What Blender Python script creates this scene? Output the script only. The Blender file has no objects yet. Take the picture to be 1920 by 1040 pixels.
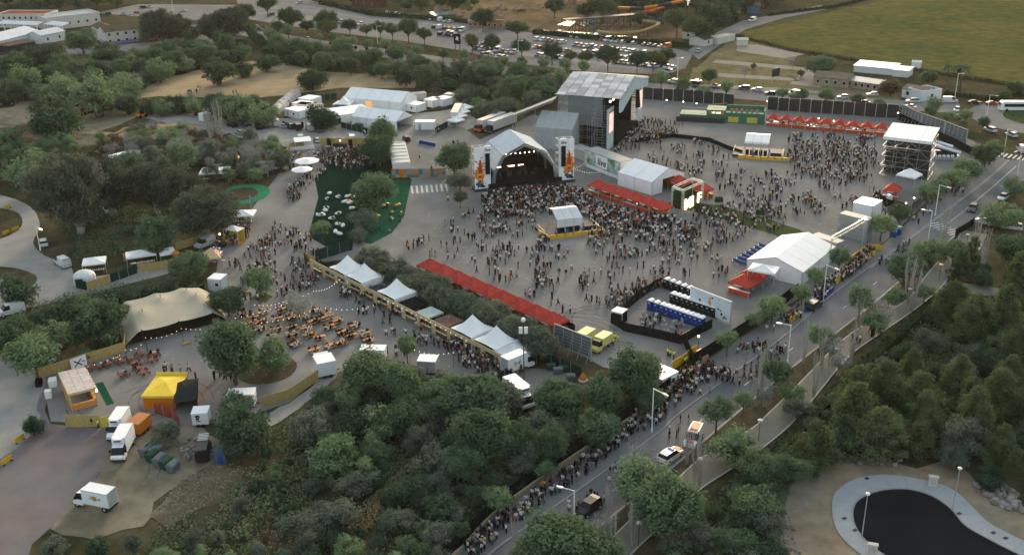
import bpy, bmesh, math, random
import numpy as np
from mathutils import Vector, Matrix, noise
from mathutils.geometry import tessellate_polygon
sc = bpy.context.scene
COL = sc.collection
rnd = random.Random(7)
R_ = math.radians
# ------------------------------------------------------------------ camera
F, TH, RO, CH = 1936.0, R_(22.8), R_(1.0), 85.0
fwd = Vector((0, math.cos(TH), -math.sin(TH)))
up0 = Vector((0, math.sin(TH), math.cos(TH)))
rt0 = Vector((1, 0, 0))
RT = rt0*math.cos(RO) - up0*math.sin(RO)
UP = up0*math.cos(RO) + rt0*math.sin(RO)
camd = bpy.data.cameras.new('camera'); cam = bpy.data.objects.new('camera', camd); COL.objects.link(cam)
cam.matrix_world = Matrix(((RT.x, UP.x, -fwd.x, 0), (RT.y, UP.y, -fwd.y, 0), (RT.z, UP.z, -fwd.z, CH), (0, 0, 0, 1)))
camd.sensor_width = 36; camd.lens = F/1920*36; camd.clip_start = 1; camd.clip_end = 6000
sc.camera = cam
# ------------------------------------------------------------------ sky, sun, exposure
SUN_EL, SUN_AZ = R_(9), R_(12)          # low, ahead of the camera and a little to the right
w = bpy.data.worlds.new('World'); sc.world = w; w.use_nodes = True
nt = w.node_tree; bg = nt.nodes['Background']
sky = nt.nodes.new('ShaderNodeTexSky'); sky.sky_type = 'NISHITA'; sky.sun_disc = False
sky.sun_elevation = SUN_EL; sky.sun_rotation = SUN_AZ; sky.dust_density = 3.0; sky.air_density = 1.0; sky.ozone_density = 1.0
veil = nt.nodes.new('ShaderNodeMixRGB'); veil.inputs[0].default_value = 0.45      # thin even cloud veil over the whole sky
veil.inputs[2].default_value = (2.85, 3.1, 3.15, 1)
nt.links.new(sky.outputs[0], veil.inputs[1]); nt.links.new(veil.outputs[0], bg.inputs[0])
bg.inputs[1].default_value = 0.13
sl = bpy.data.lights.new('sun', 'SUN'); sl.energy = 1.7; sl.angle = R_(14); sl.color = (1.0, 0.80, 0.56)
so = bpy.data.objects.new('sun', sl); COL.objects.link(so)
sd = Vector((math.sin(SUN_AZ)*math.cos(SUN_EL+.12), math.cos(SUN_AZ)*math.cos(SUN_EL+.12), math.sin(SUN_EL+.12)))
so.rotation_euler = sd.to_track_quat('Z', 'Y').to_euler(); so.location = (0, 0, 150)
sc.view_settings.view_transform = 'Standard'; sc.view_settings.look = 'None'
sc.view_settings.exposure = 1.54; sc.view_settings.gamma = 1.0
sc.cycles.max_bounces = 5; sc.cycles.diffuse_bounces = 3; sc.cycles.glossy_bounces = 2; sc.cycles.transmission_bounces = 3; sc.cycles.transparent_max_bounces = 6
sc.cycles.caustics_reflective = False; sc.cycles.caustics_refractive = False
# ------------------------------------------------------------------ helpers
def G(x, y, z=0.0):
    """the point at height z that the photograph shows at pixel (x, y)"""
    d = RT*((x-960)/F) - UP*((y-520)/F) + fwd
    t = (z-CH)/d.z
    return Vector((0, 0, CH)) + d*t
def S(y): return (y+295)*0.01082        # pixels per metre at image row y
def fr(a, b, z=0.0):
    p, q = G(*a, z), G(*b, z); d = q-p
    return Vector((p.x, p.y, 0)), math.atan2(d.y, d.x), math.hypot(d.x, d.y)
def hd(p, d):
    """ground heading of a pixel direction d at pixel p"""
    a, b = G(*p), G(p[0]+d[0], p[1]+d[1]); return math.atan2(b.y-a.y, b.x-a.x)
def srgb(h):
    h = h.lstrip('#'); return tuple(((int(h[i:i+2], 16)/255)**2.2) for i in (0, 2, 4))
MATS = {}
def mat(name, col, rough=.8, var=.12, scale=.6, bump=0., emit=0., metal=0., spec=.12, col2=None, c2s=None, detail=4, alpha=1., objcol=False, vcol=False, transl=0.):
    if name in MATS: return MATS[name]
    m = bpy.data.materials.new(name); m.use_nodes = True; n = m.node_tree; L = n.links; N = n.nodes
    b = N['Principled BSDF']; b.inputs['Roughness'].default_value = rough; b.inputs['Metallic'].default_value = metal
    b.inputs['Specular IOR Level'].default_value = spec if rough < .84 else 0.
    geo = N.new('ShaderNodeNewGeometry')
    if objcol: oi = N.new('ShaderNodeObjectInfo'); src = oi.outputs['Color']
    elif vcol: at = N.new('ShaderNodeAttribute'); at.attribute_name = 'col'; src = at.outputs['Color']
    else:
        rg = N.new('ShaderNodeRGB'); rg.outputs[0].default_value = (*col, 1); src = rg.outputs[0]
    if col2 is not None:
        nz = N.new('ShaderNodeTexNoise'); nz.inputs['Scale'].default_value = c2s or scale*.3; nz.inputs['Detail'].default_value = 6; nz.inputs['Roughness'].default_value = .65
        L.new(geo.outputs['Position'], nz.inputs['Vector'])
        mr = N.new('ShaderNodeMapRange'); mr.inputs[1].default_value = .4; mr.inputs[2].default_value = .62
        L.new(nz.outputs['Fac'], mr.inputs[0])
        mx = N.new('ShaderNodeMixRGB'); L.new(mr.outputs[0], mx.inputs[0]); L.new(src, mx.inputs[1]); mx.inputs[2].default_value = (*col2, 1); src = mx.outputs[0]
    if var:
        nz = N.new('ShaderNodeTexNoise'); nz.inputs['Scale'].default_value = scale; nz.inputs['Detail'].default_value = detail; nz.inputs['Roughness'].default_value = .6
        L.new(geo.outputs['Position'], nz.inputs['Vector'])
        mr = N.new('ShaderNodeMapRange'); mr.inputs[1].default_value = .25; mr.inputs[2].default_value = .75; mr.inputs[3].default_value = 1-var; mr.inputs[4].default_value = 1+var
        L.new(nz.outputs['Fac'], mr.inputs[0])
        vm = N.new('ShaderNodeVectorMath'); vm.operation = 'SCALE'; L.new(src, vm.inputs[0]); L.new(mr.outputs[0], vm.inputs['Scale']); src = vm.outputs[0]
    L.new(src, b.inputs['Base Color'])
    if bump:
        nb = N.new('ShaderNodeTexNoise'); nb.inputs['Scale'].default_value = scale*6; nb.inputs['Detail'].default_value = 5; L.new(geo.outputs['Position'], nb.inputs['Vector'])
        bp = N.new('ShaderNodeBump'); bp.inputs['Strength'].default_value = bump; bp.inputs['Distance'].default_value = .1
        L.new(nb.outputs['Fac'], bp.inputs['Height']); L.new(bp.outputs[0], b.inputs['Normal'])
    if emit:
        L.new(src, b.inputs['Emission Color']); b.inputs['Emission Strength'].default_value = emit
    if alpha < 1: b.inputs['Alpha'].default_value = alpha
    if transl:
        out = N['Material Output']; tr = N.new('ShaderNodeBsdfTranslucent'); L.new(src, tr.inputs[0])
        ms = N.new('ShaderNodeMixShader'); ms.inputs[0].default_value = transl
        L.new(b.outputs[0], ms.inputs[1]); L.new(tr.outputs[0], ms.inputs[2]); L.new(ms.outputs[0], out.inputs[0])
    MATS[name] = m; return m
class MB:
    def __init__(s): s.v = []; s.f = []; s.m = []
    def add(s, vs, fs, m=0):
        o = len(s.v); s.v += [tuple(v) for v in vs]; s.f += [tuple(i+o for i in f) for f in fs]; s.m += [m]*len(fs); return s
    def box(s, x0, x1, y0, y1, z0, z1, m=0, inset=0.):
        i = inset
        return s.add([(x0,y0,z0),(x1,y0,z0),(x1,y1,z0),(x0,y1,z0),(x0+i,y0+i,z1),(x1-i,y0+i,z1),(x1-i,y1-i,z1),(x0+i,y1-i,z1)],
              [(3,2,1,0),(4,5,6,7),(0,1,5,4),(1,2,6,5),(2,3,7,6),(3,0,4,7)], m)
    def quad(s, a, b, c, d, m=0): return s.add([a, b, c, d], [(0,1,2,3)], m)
    def tri(s, a, b, c, m=0): return s.add([a, b, c], [(0,1,2)], m)
    def slab(s, a, b, c, d, t=.05, m=0):
        """a quad with thickness t below it"""
        a, b, c, d = map(Vector, (a, b, c, d)); n = (b-a).cross(d-a).normalized()*t
        return s.add([a-n, b-n, c-n, d-n, a, b, c, d], [(3,2,1,0),(4,5,6,7),(0,1,5,4),(1,2,6,5),(2,3,7,6),(3,0,4,7)], m)
    def tube(s, p, q, r, m=0, n=5, r2=None, cap=True):
        p, q = Vector(p), Vector(q); d = (q-p); 
        if d.length < 1e-6: return s
        d.normalize(); a = d.orthogonal().normalized(); b = d.cross(a); r2 = r if r2 is None else r2
        vs = []
        for c, rr in ((p, r), (q, r2)):
            for k in range(n):
                t = 2*math.pi*k/n; vs.append(c + a*math.cos(t)*rr + b*math.sin(t)*rr)
        fs = [(k, (k+1) % n, n+(k+1) % n, n+k) for k in range(n)]
        if cap: fs += [tuple(range(n-1, -1, -1)), tuple(range(n, 2*n))]
        return s.add(vs, fs, m)
    def loft(s, rings, m=0, cap=True, closed=True):
        n = len(rings[0]); vs = [p for r in rings for p in r]; fs = []
        for i in range(len(rings)-1):
            for k in range(n if closed else n-1):
                k2 = (k+1) % n; fs.append((i*n+k, i*n+k2, (i+1)*n+k2, (i+1)*n+k))
        if cap: fs += [tuple(range(n-1, -1, -1)), tuple(range((len(rings)-1)*n, len(rings)*n))]
        return s.add(vs, fs, m)
    def ball(s, c, r, m=0, n=8, k=5, sz=1.):
        c = Vector(c); rings = []
        for i in range(1, k):
            t = math.pi*i/k; rings.append([c+Vector((math.cos(2*math.pi*j/n)*math.sin(t)*r, math.sin(2*math.pi*j/n)*math.sin(t)*r, -math.cos(t)*r*sz)) for j in range(n)])
        return s.loft(rings, m)
    def mesh(s, name, mats):
        me = bpy.data.meshes.new(name); me.from_pydata(s.v, [], s.f)
        for m in (mats if isinstance(mats, (list, tuple)) else [mats]): me.materials.append(m)
        if any(s.m): me.polygons.foreach_set('material_index', s.m)
        me.update(); return me
    def build(s, name, mats, parent=None, loc=None, rz=None):
        return obj(name, s.mesh(name, mats), parent, loc, rz)
def obj(name, me, parent=None, loc=None, rz=None):
    o = bpy.data.objects.new(name, me); COL.objects.link(o)
    if parent is not None: o.parent = parent
    if loc is not None: o.location = loc
    if rz is not None: o.rotation_euler = (0, 0, rz)
    return o
def tag(o, label, cat, group=None, kind=None):
    if label: o['label'] = label
    if cat: o['category'] = cat
    if group: o['group'] = group
    if kind: o['kind'] = kind
    return o
def thing(name, label, cat, loc=(0,0,0), rz=0., group=None):
    o = bpy.data.objects.new(name, None); o.empty_display_size = .5; COL.objects.link(o)
    o.location = loc; o.rotation_euler = (0, 0, rz); return tag(o, label, cat, group)
KIDS = {}
def dup(root, loc, rz, label=None, group=None, sc_=None, color=None):
    if root.name not in KIDS: KIDS[root.name] = [(c, list(c.children)) for c in root.children]
    r = root.copy(); COL.objects.link(r); r.location = loc; r.rotation_euler = (0, 0, rz)
    if sc_ is not None: r.scale = sc_ if isinstance(sc_, (tuple, list)) else (sc_,)*3
    if color: r.color = (*color, 1)
    if label: r['label'] = label
    if group: r['group'] = group
    for ch, gs in KIDS[root.name]:
        c = ch.copy(); COL.objects.link(c); c.parent = r
        if color: c.color = (*color, 1)
        for g in gs:
            d = g.copy(); COL.objects.link(d); d.parent = c
    return r
def smooth(pts, n=4, closed=True):
    out = []; N = len(pts); rng = range(N if closed else N-1)
    for i in rng:
        g = lambda k: Vector(pts[k % N]) if closed else Vector(pts[max(0, min(N-1, k))])
        p0, p1, p2, p3 = g(i-1), g(i), g(i+1), g(i+2)
        for k in range(n):
            t = k/n; out.append(.5*((2*p1)+(p2-p0)*t+(2*p0-5*p1+4*p2-p3)*t*t+(3*p1-p0-3*p2+p3)*t**3))
    if not closed: out.append(Vector(pts[-1]))
    return out
def px(pts, z=0.): return [G(x, y, z) for x, y in pts]
def ragged(pts, step, amp, seed):
    r = random.Random(seed); out = []
    for i in range(len(pts)):
        a, b = pts[i], pts[(i+1) % len(pts)]; n = max(1, int((b-a).length/step))
        for k in range(n):
            p = a.lerp(b, k/n); nn = noise.noise_vector(Vector((p.x*.15, p.y*.15, seed)))*amp*1.4
            out.append(p + Vector((nn.x+r.uniform(-.3, .3)*amp, nn.y+r.uniform(-.3, .3)*amp, 0)))
    return out
def sheet(name, poly, m, z, thick=0., holes=(), kind='structure', label=None, cat=None, sm=0, rag=0., parent=None, isw=False, seed=1):
    P = [Vector((p.x, p.y, 0)) for p in (poly if isw else px(poly))]
    if sm: P = smooth(P, sm)
    if rag: P = ragged(P, 2.5*max(.4, rag), rag, seed)
    polys = [P] + [list(h) for h in holes]
    tris = tessellate_polygon(polys); flat = [p for q in polys for p in q]
    b = MB(); n = len(flat)
    up = []
    for t in tris:
        a, c, d = (flat[i] for i in t)
        up.append(tuple(t) if (c-a).cross(d-a).z > 0 else (t[0], t[2], t[1]))
    b.add([(p.x, p.y, z) for p in flat], up)
    if thick:
        o = 0
        for q in polys:
            k = len(q)
            for i in range(k):
                a, c = q[i], q[(i+1) % k]
                b.quad((a.x, a.y, z), (c.x, c.y, z), (c.x, c.y, z-thick), (a.x, a.y, z-thick))
    ob = b.build(name, m, parent)
    if parent is None: tag(ob, label, cat, None, kind)
    return ob
def ribbon(pts, width, off=0.):
    """world polygon along a world polyline"""
    L, Rr = [], []
    for i, p in enumerate(pts):
        a = pts[max(0, i-1)]; b = pts[min(len(pts)-1, i+1)]; d = (b-a); d.z = 0; d.normalize(); n = Vector((-d.y, d.x, 0))
        L.append(p+n*(off+width/2)); Rr.append(p+n*(off-width/2))
    return L + Rr[::-1]
def text_mesh(s, size, ext=.02, shear=0., bold=0.):
    cu = bpy.data.curves.new('lettering', 'FONT'); cu.body = s; cu.size = size; cu.extrude = ext; cu.shear = shear; cu.offset = bold
    cu.align_x = 'CENTER'; cu.align_y = 'CENTER'; cu.resolution_u = 2
    t = bpy.data.objects.new('lettering', cu); COL.objects.link(t)
    dg = bpy.context.evaluated_depsgraph_get(); me = bpy.data.meshes.new_from_object(t.evaluated_get(dg))
    bpy.data.objects.remove(t); return me
def lettering(s, size, m, parent, loc, rot, shear=0., bold=0., ext=.02, name='lettering'):
    me = text_mesh(s, size, ext, shear, bold); me.materials.clear(); me.materials.append(m)
    o = obj(name, me, parent); o.location = loc; o.rotation_euler = rot; return o
def inpoly(p, poly):
    x, y = p[0], p[1]; c = False; j = len(poly)-1
    for i in range(len(poly)):
        xi, yi = poly[i][0], poly[i][1]; xj, yj = poly[j][0], poly[j][1]
        if (yi > y) != (yj > y) and x < (xj-xi)*(y-yi)/(yj-yi)+xi: c = not c
        j = i
    return c
def scatter(poly, spacing, seed, z=0., tries=12):
    """world points spread through a ground polygon given in pixels, at least spacing apart"""
    r = random.Random(seed); W = px(poly, z); xs = [p.x for p in W]; ys = [p.y for p in W]
    area = abs(sum(W[i].x*W[(i+1) % len(W)].y-W[(i+1) % len(W)].x*W[i].y for i in range(len(W))))/2
    n = int(area/(spacing*spacing)*tries); pts = []; g = {}
    for _ in range(n):
        p = (r.uniform(min(xs), max(xs)), r.uniform(min(ys), max(ys)))
        if not inpoly(p, W): continue
        k = (int(p[0]/spacing), int(p[1]/spacing)); ok = True
        for i in (-1, 0, 1):
            for j in (-1, 0, 1):
                for q in g.get((k[0]+i, k[1]+j), ()):
                    if (q[0]-p[0])**2+(q[1]-p[1])**2 < spacing*spacing: ok = False
        if ok: g.setdefault(k, []).append(p); pts.append(p)
    return pts
# ------------------------------------------------------------------ materials
white = mat('white_pvc', (.80, .80, .79), .6, .06, .4)
tentg = mat('grey_white_roof', (.58, .6, .61), .5, .1, .5)
redf = mat('red_fabric', (.43, .055, .036), .75, .22, .7)
redp = mat('red_panel', (.50, .07, .03), .5, .1, 1)
black = mat('black_cloth', (.014, .015, .015), .85, .3, .6)
dark = mat('dark_grey', (.04, .042, .045), .7, .15, 1)
steel = mat('steel', (.34, .35, .36), .45, .12, 2, metal=.5)
galv = mat('galvanised', (.42, .44, .45), .5, .1, 2, metal=.3)
woodp = mat('pale_wood', (.50, .39, .22), .75, .14, 1.2)
reed = mat('reed_screen', (.42, .31, .12), .85, .22, 2.5)
orangew = mat('orange_wood', (.55, .27, .09), .7, .16, 2)
brownw = mat('brown_wood', (.19, .07, .04), .7, .2, 2)
greenm = mat('green_mesh', (.018, .045, .035), .85, .25, .8)
carpet = mat('green_carpet', (.016, .07, .04), .95, .18, .5)
carpetd = mat('dark_green_turf', (.009, .026, .016), .95, .3, .6)
yellow = mat('yellow_plastic', (.62, .36, .02), .5, .1, 1)
yellowf = mat('yellow_fabric', (.72, .52, .06), .7, .1, .8)
orange = mat('orange_paint', (.55, .17, .02), .55, .1, 1)
blue = mat('blue_plastic', (.012, .05, .25), .45, .1, 1)
glass = mat('dark_glass', (.012, .014, .016), .35, 0, 1, spec=.2)
tyre = mat('tyre_rubber', (.015, .015, .015), .9, 0)
paint = mat('car_paint', (1, 1, 1), .42, 0, objcol=True, spec=.3)
wpaint = mat('white_paint', (.76, .77, .77), .4, .04, .6, spec=.4)
conc = mat('concrete', (.36, .36, .34), .85, .14, .8, bump=.1)
bulb = mat('bulb_glow', (1, .8, .52), .5, 0, emit=1.3)
flood = mat('flood_glow', (1, .86, .62), .5, 0, emit=4)
screen = mat('led_screen', (.95, .62, .55), .5, .25, .9, emit=.26)
bark = mat('bark', (.10, .08, .06), .9, .25, 2, bump=.3)
palebark = mat('pale_bark', (.36, .33, .28), .85, .2, 2)
# ------------------------------------------------------------------ ground, roads, pavements
m_ground = mat('scrub_ground', (.042, .044, .022), .95, .4, .35, bump=.5, col2=(.085, .072, .042), c2s=.05)
m_plaza = mat('plaza_asphalt', (.17, .166, .155), .92, .16, .12, bump=.08, col2=(.215, .212, .2), c2s=.035, detail=8)
m_gravel = mat('gravel', (.26, .255, .24), .95, .16, .25, bump=.2, col2=(.27, .26, .235), c2s=.05)
m_road = mat('road_asphalt', (.12, .124, .128), .92, .12, .15, bump=.05, col2=(.175, .175, .175), c2s=.04)
m_farroad = mat('far_asphalt', (.17, .165, .16), .92, .14, .12, col2=(.21, .205, .195), c2s=.02)
m_pave = mat('pavement', (.165, .168, .168), .92, .1, .4, bump=.05)
m_kerb = mat('kerb_stone', (.26, .26, .25), .85, .1, .8)
m_prom = mat('promenade_paving', (.19, .178, .145), .9, .12, .4, bump=.08)
m_lot = mat('lot_asphalt', (.15, .145, .147), .92, .14, .2, bump=.1, col2=(.175, .14, .13), c2s=.045)
m_dirt = mat('bare_dirt', (.22, .195, .14), .95, .25, .35, bump=.6, col2=(.15, .13, .09), c2s=.09)
m_sand = mat('dry_field', (.34, .26, .165), .95, .15, .2, bump=.3, col2=(.26, .205, .12), c2s=.03)
m_red = mat('reddish_soil', (.23, .155, .095), .95, .25, .4, bump=.5, col2=(.28, .23, .16), c2s=.09)
m_field = mat('crop_field', (.108, .098, .033), .95, .38, .18, bump=.8, col2=(.066, .076, .028), c2s=.014, detail=8)
m_grass = mat('lawn', (.055, .075, .03), .95, .25, .5, bump=.4)
m_fresh = mat('fresh_asphalt', (.013, .0145, .016), 1., .3, .12, bump=.05, spec=.02)
m_cwalk = mat('new_concrete_walk', (.30, .315, .325), .85, .09, .5, bump=.04)
m_line = mat('road_paint', (.46, .46, .44), .7, .15, 1.5)
m_bed = mat('planting_soil', (.068, .058, .038), .95, .3, .5, bump=.4)

gb = MB(); gb.quad((-3000, -300, 0), (3000, -300, 0), (3000, 4000, 0), (-3000, 4000, 0)); tag(gb.build('ground', m_ground), None, None, None, 'structure')
sheet('crop_field', [(1385, 62), (1480, 42), (1560, 22), (1640, 5), (1720, -20), (2300, -60), (2350, 200), (1920, 158), (1760, 132), (1580, 104), (1440, 82)], m_field, .02, rag=.6)
sheet('dry_field', [(230, 185), (300, 150), (380, 130), (470, 115), (540, 120), (600, 135), (700, 140), (780, 142), (780, 165), (640, 165), (540, 178), (470, 185), (380, 182), (300, 182)], m_sand, .02, rag=1.2, seed=2)
sheet('dirt_track', [(0, 215), (40, 190), (110, 190), (140, 200), (160, 215), (215, 205), (270, 215), (220, 235), (170, 250), (110, 290), (40, 310), (0, 312), (0, 285), (60, 270), (110, 240), (60, 232), (0, 240)], m_dirt, .024, rag=1.0, seed=3)
sheet('gravel_yard', [(255, 218), (300, 212), (380, 213), (430, 225), (520, 222), (640, 222), (760, 215), (850, 205), (880, 215), (905, 232), (870, 246), (800, 262), (760, 278), (690, 270), (560, 280), (470, 262), (400, 250), (360, 245), (300, 228)], m_gravel, .03, rag=.6, seed=4)
sheet('reddish_mound_soil', [(175, 285), (230, 240), (290, 232), (360, 245), (420, 262), (440, 285), (360, 300), (250, 300)], m_red, .026, rag=1.2, seed=5)
sheet('gravel_road', [(-60, 360), (10, 368), (60, 390), (75, 425), (62, 455), (85, 480), (130, 495), (150, 520), (260, 505), (330, 490), (340, 505), (230, 535), (140, 560), (60, 575), (0, 590), (-60, 600), (-60, 525), (0, 522), (50, 540), (70, 520), (40, 505), (0, 500), (-60, 500), (-60, 450), (0, 448), (40, 425), (35, 400), (0, 390), (-60, 388)], m_gravel, .03, sm=3, seed=6)
sheet('plaza', [(95, 790), (78, 705), (235, 648), (420, 602), (400, 545), (410, 480), (430, 440), (470, 395), (520, 330), (535, 280), (690, 262), (735, 290), (780, 250), (800, 228), (870, 240), (900, 262), (1000, 215), (1040, 225), (1205, 186), (1440, 200), (1700, 212), (1850, 275), (1800, 322), (1660, 452), (1560, 527), (1310, 662), (1250, 695), (1200, 702), (1130, 688), (1095, 668), (1035, 612), (900, 547), (780, 502), (700, 482), (590, 492), (700, 552), (850, 627), (985, 690), (1080, 695), (1065, 750), (960, 765), (900, 733), (700, 692), (610, 700), (540, 755), (430, 792), (300, 800)], m_plaza, .05)
sheet('gravel_lot', [(-90, 1100), (-90, 680), (0, 672), (70, 690), (108, 700), (90, 740), (95, 795), (215, 803), (205, 845), (190, 880), (130, 960), (60, 1020), (30, 1100)], m_lot, .04, sm=2)
sheet('side_track', [(-60, 690), (0, 676), (70, 690), (85, 712), (70, 760), (75, 790), (30, 840), (-60, 870)], m_gravel, .055, sm=3, rag=.4, seed=8)
sheet('dirt_lot', [(205, 800), (300, 795), (390, 800), (430, 850), (400, 890), (340, 905), (290, 940), (275, 985), (180, 1010), (100, 990), (140, 945), (190, 875)], m_dirt, .06, rag=.8, seed=9)
sheet('dirt_by_food_court', [(450, 800), (540, 755), (610, 702), (640, 700), (600, 735), (560, 765), (500, 800)], m_gravel, .034, rag=.6, seed=10)
sheet('lawn_strip', [(1230, 382), (1290, 378), (1345, 385), (1420, 405), (1500, 430), (1520, 446), (1460, 444), (1380, 418), (1300, 398)], m_grass, .07, rag=.3, seed=11)
dj = sheet('dark_turf_area', [(590, 335), (605, 320), (625, 292), (690, 270), (745, 290), (770, 335), (700, 385), (668, 420), (660, 470), (620, 468), (578, 443), (597, 370)], carpetd, .066)
sheet('green_carpet', [(712, 338), (772, 336), (764, 375), (758, 405), (735, 437), (695, 458), (668, 450), (690, 400)], carpet, .07)
sheet('green_ring_carpet', [(430, 352), (470, 346), (500, 350), (506, 362), (485, 377), (440, 384), (415, 375)], mat('bright_carpet', (.035, .17, .085), .95, .1, .5), .07, sm=3)
sheet('soil_disc', [(435, 356), (470, 352), (484, 362), (468, 374), (440, 376), (425, 368)], m_bed, .074, sm=3)
# parking lot, north road, water park ground
sheet('parking_lot', [(440, -20), (560, -6), (620, 12), (720, 28), (850, 40), (960, 58), (1100, 72), (1270, 92), (1300, 100), (1285, 128), (1250, 140), (1100, 135), (960, 118), (870, 96), (760, 78), (600, 58), (450, 34)], m_farroad, .04)
nroad = smooth(px([(380, 45), (470, 62), (580, 80), (700, 97), (830, 116), (950, 134), (1080, 152), (1200, 163), (1330, 172), (1450, 182), (1600, 192), (1720, 199), (1800, 204)]), 4, False)
sheet('north_road', ribbon(nroad, 15), m_farroad, .05, isw=True)
sheet('farm_forecourt', [(1290, 160), (1300, 130), (1370, 75), (1420, 80), (1500, 100), (1480, 120), (1560, 150), (1680, 178), (1700, 195), (1500, 185)], mat('weedy_plot', (.12, .105, .05), .95, .3, .3, bump=.5, col2=(.17, .145, .09), c2s=.05), .03, rag=.8, seed=12)
sheet('water_park_ground', [(870, -20), (1000, -40), (1300, -10), (1360, 20), (1290, 72), (1160, 74), (1000, 60), (900, 48)], mat('park_sand', (.2, .135, .075), .95, .25, .2, col2=(.1, .085, .05), c2s=.04), .035, rag=.6, seed=13)
sheet('access_lane', [(1290, 95), (1330, 68), (1390, 40), (1480, 22), (1540, 10), (1550, 18), (1470, 34), (1400, 55), (1350, 85), (1310, 112)], m_farroad, .045)
rc = G(1965, 222)
ring = [rc+Vector((math.cos(t)*24, math.sin(t)*24, 0)) for t in np.linspace(0, 2*math.pi, 49)[:-1]]
ring2 = [rc+Vector((math.cos(t)*13.5, math.sin(t)*13.5, 0)) for t in np.linspace(0, 2*math.pi, 41)[:-1]]
sheet('roundabout', ring, m_farroad, .06, isw=True)
sheet('roundabout_kerb', [rc+(p-rc)*1.04 for p in ring2], m_kerb, .19, .13, isw=True)
sheet('roundabout_island', ring2, m_grass, .21, isw=True)
# the street on the right
lk = px([(830, 1100), (915, 1040), (960, 1005), (1225, 817), (1272, 775), (1415, 670), (1482, 620), (1562, 550), (1690, 457), (1776, 392), (1850, 335), (1888, 300)])
rk = px([(985, 1100), (1060, 1040), (1125, 990), (1266, 875), (1385, 775), (1481, 695), (1625, 582), (1690, 528), (1790, 445), (1850, 395), (1925, 335), (1960, 300)])
lks, rks = smooth(lk, 4, False), smooth(rk, 4, False)
road = sheet('road', lks + rks[::-1], m_road, .055, isw=True)
wallpx = [(800, 1090), (868, 1036), (960, 945), (1200, 780), (1262, 735), (1305, 690), (1420, 615), (1560, 527), (1660, 455), (1800, 325), (1845, 285)]
wl = smooth(px(wallpx), 4, False)
sheet('pavement', wl + [p for p in lks[::-1]], m_pave, .16, .12, isw=True)
sheet('kerb', ribbon(lks, .28, -.15), m_kerb, .18, .14, isw=True)
sheet('kerb_far_side', ribbon(rks, .28, .15), m_kerb, .18, .14, isw=True)
pl = px([(1060, 1100), (1140, 1015), (1205, 952), (1267, 900), (1310, 862), (1405, 806), (1440, 775), (1490, 727), (1580, 637), (1650, 592), (1702, 560), (1737, 515), (1790, 455), (1802, 432)])
pr = px([(1150, 1080), (1190, 1035), (1230, 997), (1310, 922), (1365, 885), (1432, 840), (1500, 780), (1587, 675), (1650, 627), (1715, 582), (1760, 545), (1790, 510), (1830, 480), (1850, 440)])
pls, prs = smooth(pl, 4, False), smooth(pr, 4, False)
sheet('verge', rks[:40] + pls[:48][::-1], m_bed, .15, .1, isw=True)
sheet('promenade', pls + prs[::-1], m_prom, .17, .12, isw=True)
sheet('promenade_branch', [(1745, 540), (1782, 528), (1865, 540), (1900, 550), (1860, 556), (1780, 548), (1730, 565)], m_prom, .174, .1)
for e, s_ in ((pls, 1), (prs, -1)): sheet('promenade_edging', ribbon(e, .22, -.12*s_), mat('pale_edging', (.42, .41, .37), .85, .1, 1), .19, .12, isw=True)
def stripe(pts, z=.068, m=m_line, name='road_marking', parent=None):
    return sheet(name, pts, m, z, isw=True, parent=parent)
marks = [((1147, 921), (1157, 913.5)), ((1226, 858), (1237, 849.5)), ((1306, 795), (1317, 786)), ((1395, 723), (1407, 714)), ((1479, 658.5), (1487, 652)), ((1530, 618), (1538, 611.5)), ((1580, 579), (1588, 573)), ((1637, 534.5), (1645, 528)), ((1690, 491), (1697, 485.5)), ((1733, 457), (1739, 452))]
for a, b in marks: stripe(ribbon([G(*a), G(*b)], .16), parent=road, name='lane_dash')
stripe(ribbon(px([(1775, 421), (1812, 392), (1860, 352), (1905, 312)]), .16), parent=road, name='lane_line')
stripe(ribbon([p.lerp(q, .055) for p, q in zip(lks[30:], rks[30:])], .14), parent=road, name='edge_line')
stripe(ribbon([p.lerp(q, .95) for p, q in zip(lks[:34], rks[:34])], .14), parent=road, name='edge_line')
def zebra(a, b, n, length, wid, z=.068, parent=None):
    p, q = G(*a), G(*b); d = (q-p); L = d.length; d.normalize(); nn = Vector((-d.y, d.x, 0))
    for i in range(n):
        c = p+d*(L*(i+.5)/n); h = d*wid/2
        stripe([c-h-nn*length/2, c+h-nn*length/2, c+h+nn*length/2, c-h+nn*length/2], z, parent=parent, name='crossing_stripe')
zebra((1745, 418), (1796, 440), 7, 4, .5, parent=road); zebra((1872, 290), (1925, 298), 6, 4.5, .55, z=.075, parent=road)
plaza = bpy.data.objects['plaza']
zebra((768, 356), (842, 352), 8, 6.5, .55, z=.062, parent=plaza)
zebra((655, 253), (680, 246), 7, 5, .35, z=.062, parent=bpy.data.objects['gravel_yard'])
for a, b in [((852, 425), (853, 447)), ((804, 408), (805, 398)), ((864, 404), (878, 391)), ((1015, 545), (1110, 590)), ((1115, 592), (1165, 618)), ((985, 520), (1015, 540)), ((1195, 560), (1225, 575))]:
    stripe(ribbon(px([a, b]), .12), .062, mat('worn_paint', (.34, .335, .325), .85, .2, 2), 'worn_line', plaza)
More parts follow.
